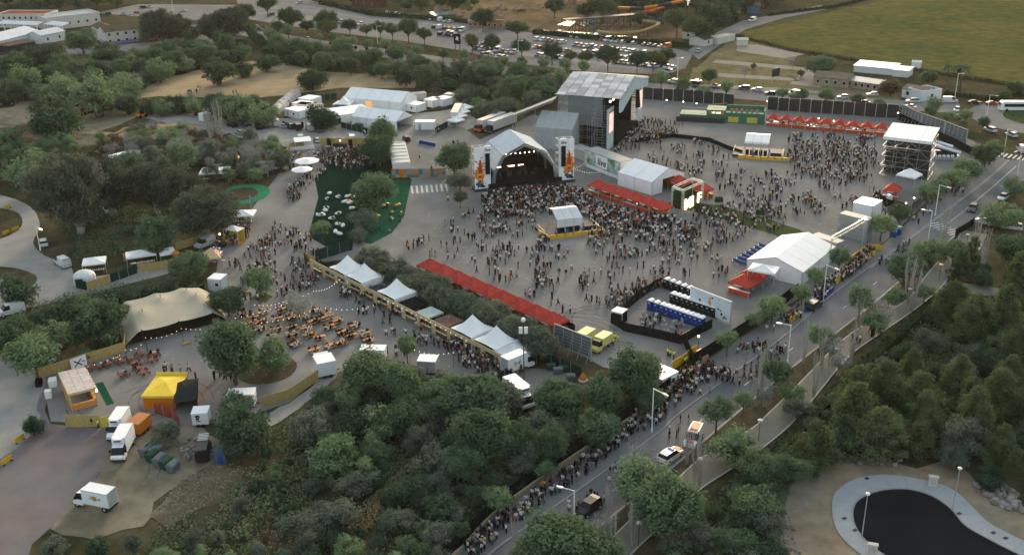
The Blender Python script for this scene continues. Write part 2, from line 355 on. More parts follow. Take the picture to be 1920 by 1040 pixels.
# bay lines of the parking lot: many, each under a pixel wide
pb = MB()
for (a, b, n, ln) in [((478, 10), (850, 50), 56, 5), ((470, 22), (800, 62), 50, 5), ((500, 3), (700, 28), 36, 5), ((1000, 66), (1250, 92), 36, 5), ((985, 85), (1230, 112), 36, 5), ((980, 102), (1200, 128), 32, 5)]:
    p, q = G(*a), G(*b); d = (q-p).normalized(); nn = Vector((-d.y, d.x, 0))
    for i in range(n):
        c = p.lerp(q, i/(n-1)); s_ = [c-d*.09-nn*ln/2, c+d*.09-nn*ln/2, c+d*.09+nn*ln/2, c-d*.09+nn*ln/2]
        pb.quad(*[(v.x, v.y, .06) for v in s_])
o = pb.build('bay_lines', m_line, bpy.data.objects['parking_lot']); o['kind'] = 'stuff'
# turning circle, lower right
ai = smooth(px([(1600, 960), (1612, 937), (1650, 921), (1700, 918), (1745, 930), (1782, 955), (1808, 985), (1850, 1010), (1915, 1043), (2000, 1085), (1940, 1120), (1780, 1090), (1700, 1062), (1640, 1028), (1607, 992)]), 5)
ao = smooth(px([(1560, 958), (1566, 925), (1600, 900), (1655, 891), (1725, 899), (1785, 918), (1822, 950), (1850, 978), (1895, 1003), (1960, 1032), (2060, 1080), (1960, 1150), (1760, 1120), (1680, 1075), (1615, 1040), (1572, 1000)]), 5)
sheet('dirt_by_turning_circle', [(1440, 960), (1470, 915), (1530, 880), (1560, 860), (1640, 862), (1720, 880), (1760, 862), (1790, 850), (1830, 900), (1880, 940), (1960, 960), (2000, 1100), (1900, 1100), (1600, 1080), (1450, 1080)], mat('ochre_dirt', (.245, .19, .125), .95, .28, .4, bump=.7, col2=(.22, .2, .155), c2s=.12), .03, rag=1., seed=14)
sheet('turning_circle', ai, m_fresh, .05, isw=True)
cw = sheet('turning_circle_pavement', ao, m_cwalk, .17, .14, holes=[ai[::-1]], isw=True)
sheet('turning_circle_kerb', [p for p in [ (q + (sum(ai, Vector())/len(ai)-q).normalized()*-.30) for q in ai]], m_kerb, .185, .13, holes=[ai[::-1]], isw=True)
# paving joints of the new walk as thin recessed-looking slabs edges, drain covers and grates
for k in range(0, len(ai), 3):
    a = ai[k]; b = min(ao, key=lambda q: (q-a).length); 
    if (b-a).length > .5: stripe(ribbon([a.lerp(b, .1), a.lerp(b, .97)], .05), .174, mat('joint', (.22, .23, .23), .9, 0), 'paving_joint', cw)
for (x, y) in [(1625, 898), (1583, 973), (1603, 995), (1798, 964), (1862, 1000), (1885, 1010)]:
    p = G(x, y); mb = MB(); mb.box(-.35, .35, -.25, .25, 0, .02); c_ = mb.build('drain_cover', dark, cw, (p.x, p.y, .17), .5)
# low earth mounds
def mound(name, cx, cy, wpx, hpx, h, m, seed):
    c = G(cx, cy); ax = wpx/2/S(cy); e1, e2 = G(cx, cy-hpx/2), G(cx, cy+hpx/2); ay = (e1-e2).length/2
    b = MB(); n, k = 40, 11; rings = []
    for i in range(k):
        t = i/(k-1); rr = []
        for j in range(n):
            an = 2*math.pi*j/n; jt = 1+.35*noise.noise(Vector((math.cos(an)*1.7, math.sin(an)*1.7, seed*3.1+t)))+.12*noise.noise(Vector((an*3, t*4, seed))); q = Vector((math.cos(an)*ax*(1-t)*jt, math.sin(an)*ay*(1-t)*jt, 0))
            nn = noise.noise(Vector((q.x*.25, q.y*.25, seed)))+.6*noise.noise(Vector((q.x*.8, q.y*.8, seed)))
            rr.append((q.x*(1+.12*math.sin(an*3+seed)), q.y, max(-.02, h*math.sin(t*math.pi/2)*(1+.5*nn) - .03*(t == 0))))
        rings.append(rr)
    b.loft(rings); o = b.build(name, m, None, (c.x, c.y, 0)); tag(o, None, None, None, 'structure')
    for p in o.data.polygons: p.use_smooth = True
    return o
mound('sand_mound', 40, 215, 150, 34, 2.2, m_dirt, 1); mound('sand_mound', 145, 262, 190, 26, 1.6, m_dirt, 2); mound('earth_mound', 300, 262, 230, 60, 3.0, m_red, 3)
for q in ([(1330, 136), (1480, 146), (1500, 153), (1322, 143)], [(1345, 112), (1520, 128), (1510, 133), (1335, 118)], [(1290, 158), (1440, 164), (1560, 172), (1540, 176), (1300, 165)], [(1480, 158), (1515, 128), (1540, 130), (1540, 165)], [(1385, 84), (1420, 84), (1510, 102), (1470, 110), (1380, 96)]): sheet('pale_lane', q, mat('pale_lane', (.25, .235, .2), .95, .15, .2), .05, rag=.3)
sheet('school_road', [(180, 25), (260, 8), (470, 10), (480, 35), (400, 40), (270, 32)], m_farroad, .03)
sheet('school_yard', [(120, 88), (205, 86), (290, 78), (380, 66), (420, 80), (330, 92), (220, 104), (130, 102)], m_farroad, .03, rag=.6)
sheet('round_planting_bed', [(437, 680), (470, 664), (520, 662), (556, 680), (545, 705), (500, 720), (455, 715)], m_bed, .075, sm=3)
sheet('square_planting_bed', [(468, 560), (490, 547), (512, 556), (498, 568)], m_grass, .075)
sheet('eroded_bank', [(290, 965), (335, 900), (400, 870), (455, 880), (440, 930), (360, 960), (310, 990)], mat('brown_bank', (.11, .095, .062), .95, .35, .4, bump=1., col2=(.16, .14, .1), c2s=.12), .07, rag=1., seed=21)

# tyre marks and litter on the plaza
for c_, r0, a0, a1 in [((1060, 640), 9, .3, 1.6), ((1075, 650), 13, .4, 1.7), ((1150, 600), 8, 2.6, 4.2), ((1165, 640), 15, 1.2, 2.4), ((300, 760), 7, .2, 2.6), ((250, 740), 9, 3.6, 5.6), ((330, 745), 6, 2, 4.4), ((120, 900), 12, 0, 1.6), ((820, 440), 30, 3.5, 4.3)]:
    q = G(*c_)
    for dr in (0, 1.6): stripe(ribbon([q+Vector((math.cos(t)*(r0+dr), math.sin(t)*(r0+dr), 0)) for t in np.linspace(a0, a1, 14)], .22), .0625, mat('tyre_mark', (.125, .125, .12), .95, .3, .5), 'tyre_mark', plaza)
lb = MB(); rl = random.Random(77)
for x, y in scatter([(740, 460), (900, 380), (1110, 390), (1300, 400), (1500, 260), (1660, 280), (1640, 400), (1400, 520), (1200, 560), (1060, 590), (900, 530)], 1.6, 5)+scatter([(430, 600), (430, 480), (560, 360), (590, 460), (640, 540), (860, 650), (880, 700), (620, 690), (300, 770), (110, 770)], 2.2, 6):
    s_ = rl.uniform(.04, .09); a = rl.uniform(0, 3); d = Vector((math.cos(a)*s_, math.sin(a)*s_, 0)); n_ = Vector((-d.y, d.x, 0))*.7; p = Vector((x, y, .09))
    lb.quad(p-d-n_, p+d-n_, p+d+n_+Vector((0, 0, .05)), p-d+n_, rl.choice((0, 0, 0, 1, 2)))
tag(lb.build('litter', [white, dark, mat('litter_tan', (.3, .24, .16), .9, 0)]), 'paper cups and scraps scattered over the plaza', 'litter', None, 'stuff')
# ------------------------------------------------------------------ stages
def truss(b, p, q, w_=.4, r=.045, m=0, step=1.2):
    p, q = Vector(p), Vector(q); d = q-p; L = d.length; d.normalize(); a = d.orthogonal().normalized()*w_/2; c = d.cross(a)
    cs = [a+c, a-c, -a-c, -a+c]
    for o_ in cs: b.tube(p+o_, q+o_, r, m, 4, cap=False)
    n = max(1, int(L/step))
    for i in range(n):
        k = i % 4; b.tube(p+d*(L*i/n)+cs[k], p+d*(L*(i+1)/n)+cs[(k+1) % 4], r*.7, m, 3, cap=False)
        b.tube(p+d*(L*i/n)+cs[(k+2) % 4], p+d*(L*(i+1)/n)+cs[(k+3) % 4], r*.7, m, 3, cap=False)
def scaffold(b, x0, x1, y0, y1, z0, z1, nx, ny, nz, r=.06, m=0):
    for i in range(nx+1):
        for j in range(ny+1):
            x = x0+(x1-x0)*i/nx; y = y0+(y1-y0)*j/ny; b.tube((x, y, z0), (x, y, z1), r, m, 4, cap=False)
    for k in range(nz+1):
        z = z0+(z1-z0)*k/nz
        for j in range(ny+1): y = y0+(y1-y0)*j/ny; b.tube((x0, y, z), (x1, y, z), r, m, 4, cap=False)
        for i in range(nx+1): x = x0+(x1-x0)*i/nx; b.tube((x, y0, z), (x, y1, z), r, m, 4, cap=False)
        if k < nz:
            zz = z0+(z1-z0)*(k+1)/nz
            for i in range(nx):
                xa = x0+(x1-x0)*i/nx; xb = x0+(x1-x0)*(i+1)/nx
                if (i+k) % 2: xa, xb = xb, xa
                b.tube((xa, y0, z), (xb, y0, zz), r*.8, m, 4, cap=False); b.tube((xb, y1, z), (xa, y1, zz), r*.8, m, 4, cap=False)
lblue = mat('pale_blue_sheet', (.42, .52, .53), .8, .1, .4)
greyc = mat('grey_curtain', (.36, .38, .385), .85, .12, .5)
meshg = mat('grey_scrim', (.27, .29, .29), .9, .15, .8, alpha=.42)
cream = mat('cream_and_sunlit_sheet', (.55, .5, .4), .8, .1, .5)
# -- stage with the checkered roof
O, rz, L = fr((1128, 283), (1200, 222))
A = thing('concert_stage', 'huge scaffold stage with checkered grey panel roof and pale blue front', 'stage', O, rz)
tones = [mat('roof_panel_%d' % i, (g*.97, g, g*1.03), .5, .08, .5) for i, g in enumerate((.30, .38, .46, .54, .62))]
xe, ze, xr, zr, xf, zf = 3.0, 15.4, 18, 19.2, 33.5, 16.0; y0, y1 = -4.5, 15.5
pm = []
for t in tones:
    q = MB(); q.slab((0, 0, 0), (0, 1, 0), (1, 1, 0), (1, 0, 0), -.12); pm.append(q.mesh('roof_panel', t))
for i in range(8):
    for j in range(7):
        a, b_ = i/8, (i+1)/8; ya, yb = y0+(y1-y0)*j/7, y0+(y1-y0)*(j+1)/7
        p0 = Vector((xe+(xr-xe)*a, ya+.12, ze+(zr-ze)*a)); p1 = Vector((xe+(xr-xe)*b_-.08, ya+.12, ze+(zr-ze)*b_-.01))
        o = obj('roof_panel', pm[rnd.choice((0, 1, 1, 2, 3, 3, 4))], A); o.location = p0
        dx = p1-p0; o.scale = (dx.length, (yb-ya)-.24, 1); o.rotation_euler = (0, -math.atan2(dx.z, dx.x), 0)
b = MB(); b.slab((xr, y0, zr), (xf, y0, zf), (xf, y1, zf), (xr, y1, zr), .12); b.build('back_roof_slope', cream, A)  # warm low-sun glow on the far slope is painted in as cream
b = MB()
for j in range(8):
    y = y0+(y1-y0)*j/7; truss(b, (xe, y, ze-.5), (xr, y, zr-.5), .6, .06); truss(b, (xr, y, zr-.5), (xf, y, zf-.5), .6, .06)
b.build('roof_truss', steel, A)
b = MB()   # gable fascia and side sheets
b.add([(xe, y0-.05, ze), (xr, y0-.05, zr), (xf, y0-.05, zf), (xf, y0-.05, zf-3), (xr, y0-.05, zr-4.2), (xe+3, y0-.05, ze-4.2), (xe, y0-.05, ze-4)], [(0, 6, 5, 4, 1), (1, 4, 3, 2)])
b.box(xe-.1, xe+2.6, y0-.2, y0+.3, 11.2, ze-.6)
b.build('front_fascia', lblue, A)
for xx in (-.5, 31):
    b = MB(); scaffold(b, xx, xx+5.5, -1.5, 3, 0, 12.4, 2, 1, 5); b.build('tower_scaffold', steel, A)
    b = MB(); b.box(xx-.3, xx+5.8, -1.95, -1.75, .2, 12.6); p_ = b.build('tower_sheet', lblue, A)
    b = MB(); b.box(xx+.9, xx+4.8, -2.15, -2.0, 5.4, 11.2); b.box(xx+.75, xx+4.95, -2.0, -1.96, 5.2, 11.4, 1); b.build('led_screen', [screen, black], A)
    b = MB()
    for k in range(9): b.box(xx+(6.1 if xx < 5 else -1.6), xx+(7.4 if xx < 5 else -.3), -2.6-.05*k, -1.7, 11.5-k*.62, 12.05-k*.62)
    b.build('line_array', black, A)
b = MB(); b.box(5.6, 30.8, -2.5, 13, 0, 2.0); b.build('stage_deck', black, A)
b = MB(); b.box(6, 30.5, 12.6, 12.8, 2, 15.2); b.box(6, 6.2, 0, 12.6, 2, 15); b.box(30.4, 30.6, 0, 12.6, 2, 15); b.build('backdrop', black, A)
b = MB(); scaffold(b, 3.4, 5.4, 1, 15, 0, 15, 1, 6, 6); b.build('side_scaffold', steel, A)
b = MB(); b.box(3.2, 3.28, 1.0, 15, 6.5, 15.2); b.build('side_scrim', meshg, A)
b = MB()
for j in range(5):
    ya, yb = 8+j*2.4, 10.4+j*2.4; b.slab((-3.5, ya+.04, 6.6), (-3.5, yb-.04, 6.6), (2.6, yb-.04, 10.2), (2.6, ya+.04, 10.2), -.08)
    for k in range(6):
        s0, s1 = ya+(yb-ya)*k/6, ya+(yb-ya)*(k+1)/6; d0, d1 = .28*math.sin(k/6*math.pi), .28*math.sin((k+1)/6*math.pi)
        b.quad((-3.5-d0, s0, 0), (-3.5-d1, s1, 0), (-3.55, s1, 6.6), (-3.55, s0, 6.6))
b.quad((-3.5, 8, 0), (2.6, 8, 0), (2.6, 8, 10.2), (-3.5, 8, 6.6)); b.quad((-3.5, 20, 0), (2.6, 20, 0), (2.6, 20, 10.2), (-3.5, 20, 6.6))
b.build('side_tent', greyc, A)
b = MB(); b.slab((3.5, 15.5, 14.6), (1, 28, 9.2), (-1.5, 28, 8.8), (.5, 15.5, 14.2), .1); b.build('side_awning', cream, A)
b = MB(); truss(b, (3.5, 15.5, 14.3), (1, 28, 8.9), .5, .06); truss(b, (.5, 15.5, 13.9), (-1.5, 28, 8.5), .5, .06)
for q in ((1, 28, 8.9), (-1.5, 28, 8.5), (2, 22, 11.4)): b.tube((q[0], q[1], 0), q, .1)
b.build('awning_frame', steel, A)
for k in range(7): b = MB(); b.box(8+k*3.2, 8.6+k*3.2, 1.0, 1.4, 12.0, 12.5); b.build('stage_lamp', flood, A)
for k in range(14): b = MB(); b.box(6+k*1.8, 7.3+k*1.8, -4.0, -3.6, 0, 1.1+.4*(k % 3 == 0)); b.build('front_barrier', dark, A)
# -- arched stage
O, rz, L = fr((921, 354), (1044, 341))
B = thing('arched_stage', 'arched truss stage with ribbed white roof and dense crowd in front', 'stage', O, rz)
prof = [(0.3, 0), (.9, 5.0), (3.2, 9.0), (L*.5, 11.8), (L-3.2, 9.0), (L-.9, 5.0), (L-.3, 0)]
D_ = 15
b = MB()
for i in range(1, 5):
    (xa, za), (xb, zb) = prof[i], prof[i+1]
    for j in range(9):
        ya, yb = D_*j/9-.6, D_*(j+1)/9-.6
        n = Vector((-(zb-za), 0, xb-xa)).normalized()*.34
        b.quad((xa, ya, za), (xb, ya, zb), (xb+n.x, (ya+yb)/2, zb+n.z), (xa+n.x, (ya+yb)/2, za+n.z)); b.quad((xa+n.x, (ya+yb)/2, za+n.z), (xb+n.x, (ya+yb)/2, zb+n.z), (xb, yb, zb), (xa, yb, za))
b.build('roof_skin', tentg, B)
b = MB()
for y in (-.8, D_*.5, D_-.6):
    for i in range(6): truss(b, (prof[i][0], y, max(.0, prof[i][1]-.35)), (prof[i+1][0], y, max(0, prof[i+1][1]-.35)), .55, .05, step=.8)
for i in (1, 2, 3, 4, 5): truss(b, (prof[i][0], -.8, prof[i][1]-.35), (prof[i][0], D_-.6, prof[i][1]-.35), .4, .045)
b.build('arch_truss', galv, B)
b = MB(); b.add([(p[0], D_-1, p[1]) for p in prof], [tuple(range(7))])
for i in (0, 5): b.quad((prof[i][0], 0.4, prof[i][1]), (prof[i+1][0], .4, prof[i+1][1]), (prof[i+1][0], D_-1, prof[i+1][1]), (prof[i][0], D_-1, prof[i][1]))
b.build('backdrop', black, B)
b = MB(); b.box(-1, L+1, -1.4, D_-1.2, 0, 1.7); b.build('stage_deck', black, B)
for k in range(7): b = MB(); b.ball((5.5+k*1.3, 4, 7.9), .16); b.build('stage_lamp', flood, B)
for k in range(5): b = MB(); b.box(3+k*3, 3.8+k*3, -2.2, -1.7, .0, 1.0); b.build('subwoofer', dark, B)
for k in range(16): b = MB(); b.box(-1+k*1.3, .2+k*1.3, -3.9, -3.7, 0, 1.15); b.build('front_barrier', dark, B)
b = MB(); r5 = random.Random(5)
for k in range(10): x = r5.uniform(3, 15); y = r5.uniform(2, 9); b.box(x, x+r5.uniform(.5, 1.4), y, y+.8, 1.7, 1.7+r5.uniform(.5, 1.6))
b.build('band_equipment', dark, B)
b = MB()
for x, w_ in ((4.2, 1.6), (7.2, 2.2), (10.4, 1.6)): b.box(x, x+w_, 9.5, 9.6, 2.6, 3.0)
b.build('stage_light_strip', mat('pink_glow', (1, .55, .45), .5, 0, emit=1.6), B)
splash_o = mat('splash_orange', (.62, .17, .035), .6, .25, 1.5, col2=(.75, .38, .06), c2s=1.2)
splash_b = mat('splash_blue', (.05, .1, .2), .6, .2, 2)
splash_r = mat('splash_red', (.45, .05, .03), .6, .2, 2)
inkm = mat('ink_black', (.015, .015, .018), .6, 0)
def blob(b, cx, cz, r, n, seed, y, m=0, sx=1., sz=1.):
    r_ = random.Random(seed); pts = []
    for k in range(n):
        t = 2*math.pi*k/n; rr = r*(r_.uniform(.45, 1.25)); pts.append((cx+math.cos(t)*rr*sx, y, cz+math.sin(t)*rr*sz))
    b.add([(cx, y, cz)]+pts, [(0, 1+k, 1+(k+1) % n) for k in range(n)], m)
def bottle(b, cx, z0, h, y, m):
    w_ = h*.115; pr = [(w_, 0), (w_, .55), (w_*.45, .75), (w_*.42, .97), (w_*.5, 1)]
    pts = [(cx+x, y, z0+z*h) for x, z in pr]+[(cx-x, y, z0+z*h) for x, z in pr[::-1]]
    b.add(pts, [tuple(range(len(pts)))], m)
for tx, sgn, lab in ((-4.6, 1, 'left'), (L+.3, -1, 'right')):
    O2 = O + Vector((math.cos(rz)*tx, math.sin(rz)*tx, 0)) + Vector((-math.sin(rz), math.cos(rz), 0))*(-1.0)
    T = thing('stage_tower', 'tower with orange splash banner beside the arched stage, %s' % ('near round trees' if sgn > 0 else 'near the leafy container'), 'tower', O2, rz, 'towers flanking the arched stage')
    b = MB(); scaffold(b, 0, 4.2, .3, 2.8, 0, 11.8, 2, 1, 6, .05); b.build('scaffold', galv, T)
    b = MB(); b.box(0, 4.3, .05, .15, .6, 12.0); bn = b.build('banner', white, T)
    b = MB(); cx = 1.5 if sgn > 0 else 2.9
    for k in range(5): blob(b, cx+rnd.uniform(-.3, .3), 3.8+k*.9, 1.75-.24*k, 21, k+int(tx), .036-.002*k, 0, 1, 1)
    blob(b, cx, 1.6, 1.2, 17, 4, .03, 1, 1.1, .8); blob(b, cx+.5, 1.4, .6, 13, 9, .026, 2)
    bottle(b, cx, 3.6, 4.8, .02, 3); blob(b, cx, 4.6, .8, 13, 12, .016, 0, 1.3, .6)
    for k in range(34): blob(b, cx+rnd.uniform(-1.4, 1.4), rnd.uniform(.9, 9.4), rnd.uniform(.08, .3), 6, k+40, .034, rnd.choice((0, 2, 3)))
    b.build('splash_print', [splash_o, splash_b, inkm, splash_r], bn)
    b = MB(); b.box(2.5 if sgn > 0 else .2, 4.4 if sgn > 0 else 2.1, -.35, .03, 10.3, 12.2); sg = b.build('sign_box', white, T)
    lettering('live', 1.15, inkm, sg, ((3.45 if sgn > 0 else 1.15), -.37, 11.15), (math.pi/2, 0, 0), shear=.25, bold=.02)
    b = MB()
    for k in range(9): b.box(2.9 if sgn > 0 else .6, 4.0 if sgn > 0 else 1.7, -.55, -.06, 4.6+k*.62, 5.16+k*.62)
    b.build('line_array', black, T)
    b = MB(); b.box(-.2, 4.4, -.6, 3, 0, .55); b.build('tower_base', dark, T)
# -- front-of-house tent between the arched stage and the plaza
def barrier_run(pts, z=0., mtl=yellow, h=1.0, unit=2.0, label='', group=None, cat='barrier', name='plastic_barrier'):
    out = []; W = pts
    for a, c in zip(W[:-1], W[1:]):
        d = c-a; n = max(1, round(d.length/unit)); rz_ = math.atan2(d.y, d.x); u = d.length/n
        for k in range(n):
            p = a+d*(k/n)
            o = thing(name, label, cat, (p.x, p.y, z), rz_, group)
            b = MB(); b.box(.04, u-.04, -.22, .22, .06, h*.55, inset=.05); b.box(.09, u-.09, -.13, .13, h*.55, h, inset=.02); b.build('shell', mtl, o)
            b = MB(); b.box(.12, .5, -.26, .26, 0, .08); b.box(u-.5, u-.12, -.26, .26, 0, .08); b.build('foot', mtl, o)
            out.append(o)
    return out
def foh(corner_a, corner_b, depth, label, h=4.4, wall=1.9, tone=tentg):
    O, rz, L = fr(corner_a, corner_b)
    t = thing('control_tent', label, 'tent', O, rz)
    b = MB(); b.box(-3.2, L+4.2, -.6, depth+1, 0, .75); b.build('deck', dark, t)
    b = MB()
    for j in range(3):
        xa, xb = L*j/3+.03, L*(j+1)/3-.03
        b.slab((xa, 0, h-wall*.15), (xb, 0, h-wall*.15), (xb, depth*.62, h+1.1), (xa, depth*.62, h+1.1), -.06); b.slab((xa, depth*.62, h+1.1), (xb, depth*.62, h+1.1), (xb, depth, h+.7), (xa, depth, h+.7), -.06)
        b.box(xa, xb, -.03, .03, h-wall*.15-wall, h-wall*.15-.01)
    b.build('roof_skin', tone, t)
    b = MB()
    for x in (0, L/3, 2*L/3, L):
        b.tube((x, 0, 0), (x, 0, h-.3), .07); b.tube((x, depth, 0), (x, depth, h+.7), .07); b.tube((x, 0, .9), (x, 1.6, 2.4), .05)
    for x in (-3, L+4): b.tube((x, -.5, .75), (x, -.5, 1.7), .04); b.tube((x, depth*.9, .75), (x, depth*.9, 1.7), .04); b.tube((x, -.5, 1.7), (x, depth*.9, 1.7), .04)
    b.build('frame', galv, t)
    b = MB()
    for k in range(5): b.box(.4+k*L/5.4, 1.3+k*L/5.4, .8, 2.0, .75, 1.7)
    b.build('mixing_desk', black, t)
    b = MB(); b.box(L+.3, L+3.8, .4, 3.2, .75, .85); b.box(L+.5, L+3.6, .6, 1.2, .85, 1.5); b.build('riser', dark, t)
    b = MB(); b.quad((L*.98, -.1, .8), (L*1.05, -.1, .8), (L*1.06, .1, 2.6), (L*1.02, .1, 2.6)); b.quad((L*.34, -.15, .7), (L*.46, -.15, .7), (L*.44, -.1, 1.6), (L*.36, -.1, 1.6)); b.build('blue_tarp', mat('blue_tarp', (.05, .13, .32), .7, .15, 1), t)
    return t, O, rz, L
t, O, rz, L = foh((1044, 444), (1092, 438), 6, 'grey three bay sound control tent ringed by yellow barriers')
M3 = Matrix.Translation(O) @ Matrix.Rotation(rz, 4, 'Z')
barrier_run([M3 @ Vector(q) for q in ((-3.4, 3.5, 0), (-2.4, -1.1, 0), (L+5.2, -1.1, 0), (L+4.2, 3.8, 0))], label='yellow plastic barrier around the grey sound control tent', group='barriers around the sound control tent')
t2, O, rz, L = foh((1394, 294), (1440, 297), 7, 'white ribbed sound control tent with blue tarp out on the plaza', h=4.6, wall=.5, tone=white)
M3 = Matrix.Translation(O) @ Matrix.Rotation(rz, 4, 'Z')
barrier_run([M3 @ Vector(q) for q in ((-1.5, -1.6, 0), (5, -2.1, 0), (L+6, -1.5, 0))], label='yellow plastic barrier before the white sound control tent', group='barriers before the white sound tent')
# -- scaffold tower stage with white roof, lower right of the plaza
O, rz, L = fr((1648, 326), (1738, 338))
T = thing('scaffold_grandstand', 'open scaffold tower with white panelled roof near the street', 'tower', O, rz)
b = MB(); scaffold(b, 0, L, 0, 9, 0, 10.5, 4, 2, 4, .08); b.build('scaffold', steel, T)
b = MB(); b.box(.2, L*.75, 4.6, 4.8, 0, 8.5); b.box(L*.72, L, .2, .3, 0, 10); b.build('scrim', mat('dark_scrim', (.045, .045, .042), .9, .2, 1, alpha=.95), T)
for j in range(4):
    b = MB(); xa, xb = L*j/4+.04, L*(j+1)/4-.04
    b.slab((xa, -.6, 10.6), (xb, -.6, 10.6), (xb, 10, 12.0), (xa, 10, 12.0), -.1); b.box(xa, xb, -.64, -.58, 9.9, 10.6); b.build('roof_panel', white, T)
for k in range(4):
    b = MB(); b.box(.1, L-.1, .3, 4.4, 2.55*k+1.9, 2.55*k+2.0)
    if k in (0, 2): b.build('platform', dark, T)
# inflatable slide
O, rz, L = fr((1752, 300), (1800, 300))
T = thing('inflatable_slide', 'blue and white inflatable ride behind the scaffold tower', 'inflatable', O, rz)
b = MB(); b.box(0, L, 0, 7, 0, 1.2, inset=.2); b.build('base', mat('white_pvc2', (.66, .66, .65), .5, .05), T)
b = MB()
for k in range(9): b.tube((.3+k*(L-2)/9, .7, 3.6-k*.22), (.3+k*(L-2)/9, 6.5, 3.6-k*.22), .5, 0, 8)
b.build('slide_bed', mat('navy_pvc', (.03, .06, .18), .5, .1), T)
b = MB()
for yy in (.3, 6.9):
    for k in range(8): b.tube((k*L/8-.1, yy, 4.1-k*.26), ((k+1)*L/8-.1, yy, 4.1-(k+1)*.26), .42, 0, 8)
for k in range(5): b.ball((k*1.2, -.2, 1.1), .55)
b.build('side_tube', white, T)
b = MB(); b.box(0, L-1, .1, .4, 0, 2.6); b.build('side_print', dark, T)
# ------------------------------------------------------------------ tents
def canopy_mesh(w_, d_, eave, peak, val=.35):
    b = MB(); c = (w_/2, d_/2, peak); q = [(0, 0, eave), (w_, 0, eave), (w_, d_, eave), (0, d_, eave)]
    n = 6                              # four sagging faces meeting in one peak
    def P(e, t, u):
        a, c2 = Vector(q[e]), Vector(q[(e+1) % 4]); p = a.lerp(c2, u); r = p.lerp(Vector(c), t); r.z -= .22*math.sin(t*math.pi)*(1-abs(2*u-1)) if 0 < t < 1 else 0; return r
    for e in range(4):
        for i in range(3):
            for k in range(4):
                b.quad(P(e, i/3, k/4), P(e, i/3, (k+1)/4), P(e, (i+1)/3, (k+1)/4), P(e, (i+1)/3, k/4))
        a, c2 = Vector(q[e]), Vector(q[(e+1) % 4]); dn = Vector((0, 0, val))
        b.quad(a-dn, c2-dn, c2, a)
    return b
RC = {}
def canopy(loc, rz, w_, d_, m, label, group, eave=2.4, peak=4.1, name='canopy_tent', marks=True):
    key = (round(w_, 1), round(d_, 1), m.name, eave, peak)
    if key not in RC:
        k = RC[key] = {}; k['roof'] = canopy_mesh(w_, d_, eave, peak).mesh('canopy', m)
        lb = MB(); lb.box(-.05, .05, -.05, .05, 0, eave); k['leg'] = lb.mesh('leg', galv)
        mb = MB()
        for s_ in (.33, .67): mb.quad((w_*s_-.12, d_*.27, eave+(peak-eave)*.5), (w_*s_+.12, d_*.27, eave+(peak-eave)*.5), (w_*s_+.12, d_*.33, eave+(peak-eave)*.62), (w_*s_-.12, d_*.33, eave+(peak-eave)*.62))
        mb.box(w_*.3, w_*.7, -.03, -.01, eave-.25, eave-.1); k['mark'] = mb.mesh('printed_mark', white)
    k = RC[key]; t = thing(name, label, 'tent', loc, rz, group)
    obj('canopy', k['roof'], t)
    for x, y in ((.06, .06), (w_-.06, .06), (w_-.06, d_-.06), (.06, d_-.06)): obj('leg', k['leg'], t, (x, y, 0))
    if marks and m is redf: obj('printed_mark', k['mark'], t)
    return t
def canopy_row(a, b_, n, depth, m, label, group, counter=None, z=2.4, clabel=None, side=-1):
    O, rz, L = fr(a, b_, z); u = L/n; d = Vector((math.cos(rz), math.sin(rz), 0))
    for k in range(n):
        lb = label if isinstance(label, str) else label[k]
        canopy(O+d*(u*k+.02), rz, u-.04, depth, m, lb, group)
    if counter:
        c = thing('bar_counter', clabel, 'counter', O, rz)
        for k in range(n):
            bb = MB(); y = .35 if side < 0 else depth-.8
            bb.box(u*k+.1, u*(k+1)-.1, y, y+.5, 0, 1.08); bb.build('front_panel', counter, c)
            bb = MB(); bb.box(u*k+.02, u*(k+1)-.02, y-.08, y+.6, 1.08, 1.14); bb.build('counter_top', white if k % 3 == 0 else orangew, c)
            bb = MB(); r = random.Random(k)
            for q in range(6): xx = u*k+r.uniform(.3, u-.6); bb.box(xx, xx+r.uniform(.2, .7), depth*.45, depth*.6, 0, r.uniform(.8, 1.9))
            bb.build('bar_fridge', [steel, brownw, orangew][k % 3], c)
    return O, rz, L
canopy_row((780, 497), (1038, 612), 9, 4.3, redf, 'red peaked canopy in the row of nine behind the tamarisk hedge', 'red canopies behind the tamarisk hedge', redp, clabel='long red bar counter under nine red canopies by the hedge', side=1)
canopy_row((1100, 347), (1242, 394), 6, 4.2, redf, 'red peaked canopy facing the arched stage crowd', 'red canopies on the crowd side of the white marquee', redp, clabel='red bar counter facing the arched stage crowd')
canopy_row((1190, 318), (1318, 360), 6, 4.2, redf, 'red peaked canopy behind the white marquee', 'red canopies behind the white marquee', redp, clabel='red bar counter behind the white marquee', side=1)
canopy_row((1436, 223), (1665, 243), 9, 4.0, redf, 'red peaked canopy along the black screen wall', 'red canopies along the black screen wall', redp, clabel='long red bar counter along the black screen wall')
O, rz, L = fr((1366, 530), (1432, 517), 2.4)
canopy_row((1364, 528), (1404, 540), 1, 5.5, redf, 'red canopy pair front half beside the long white marquee', 'red canopies beside the long marquee', redp, clabel='red bar counter beside the long white marquee')
canopy_row((1388, 512), (1430, 522), 1, 4.0, redf, 'red canopy half tucked against the long white marquee', 'red canopies beside the long marquee')
canopy_row((1655, 357), (1684, 361), 1, 5, redf, 'red canopy below the scaffold tower', 'red canopies below the scaffold tower', redp, clabel='red bar counter below the scaffold tower')
canopy(G(1678, 345, 2.6), fr((1678, 345), (1712, 352))[1], 5.0, 4.5, white, 'white canopy between red canopy and scaffold tower', None, 2.6, 4.2)
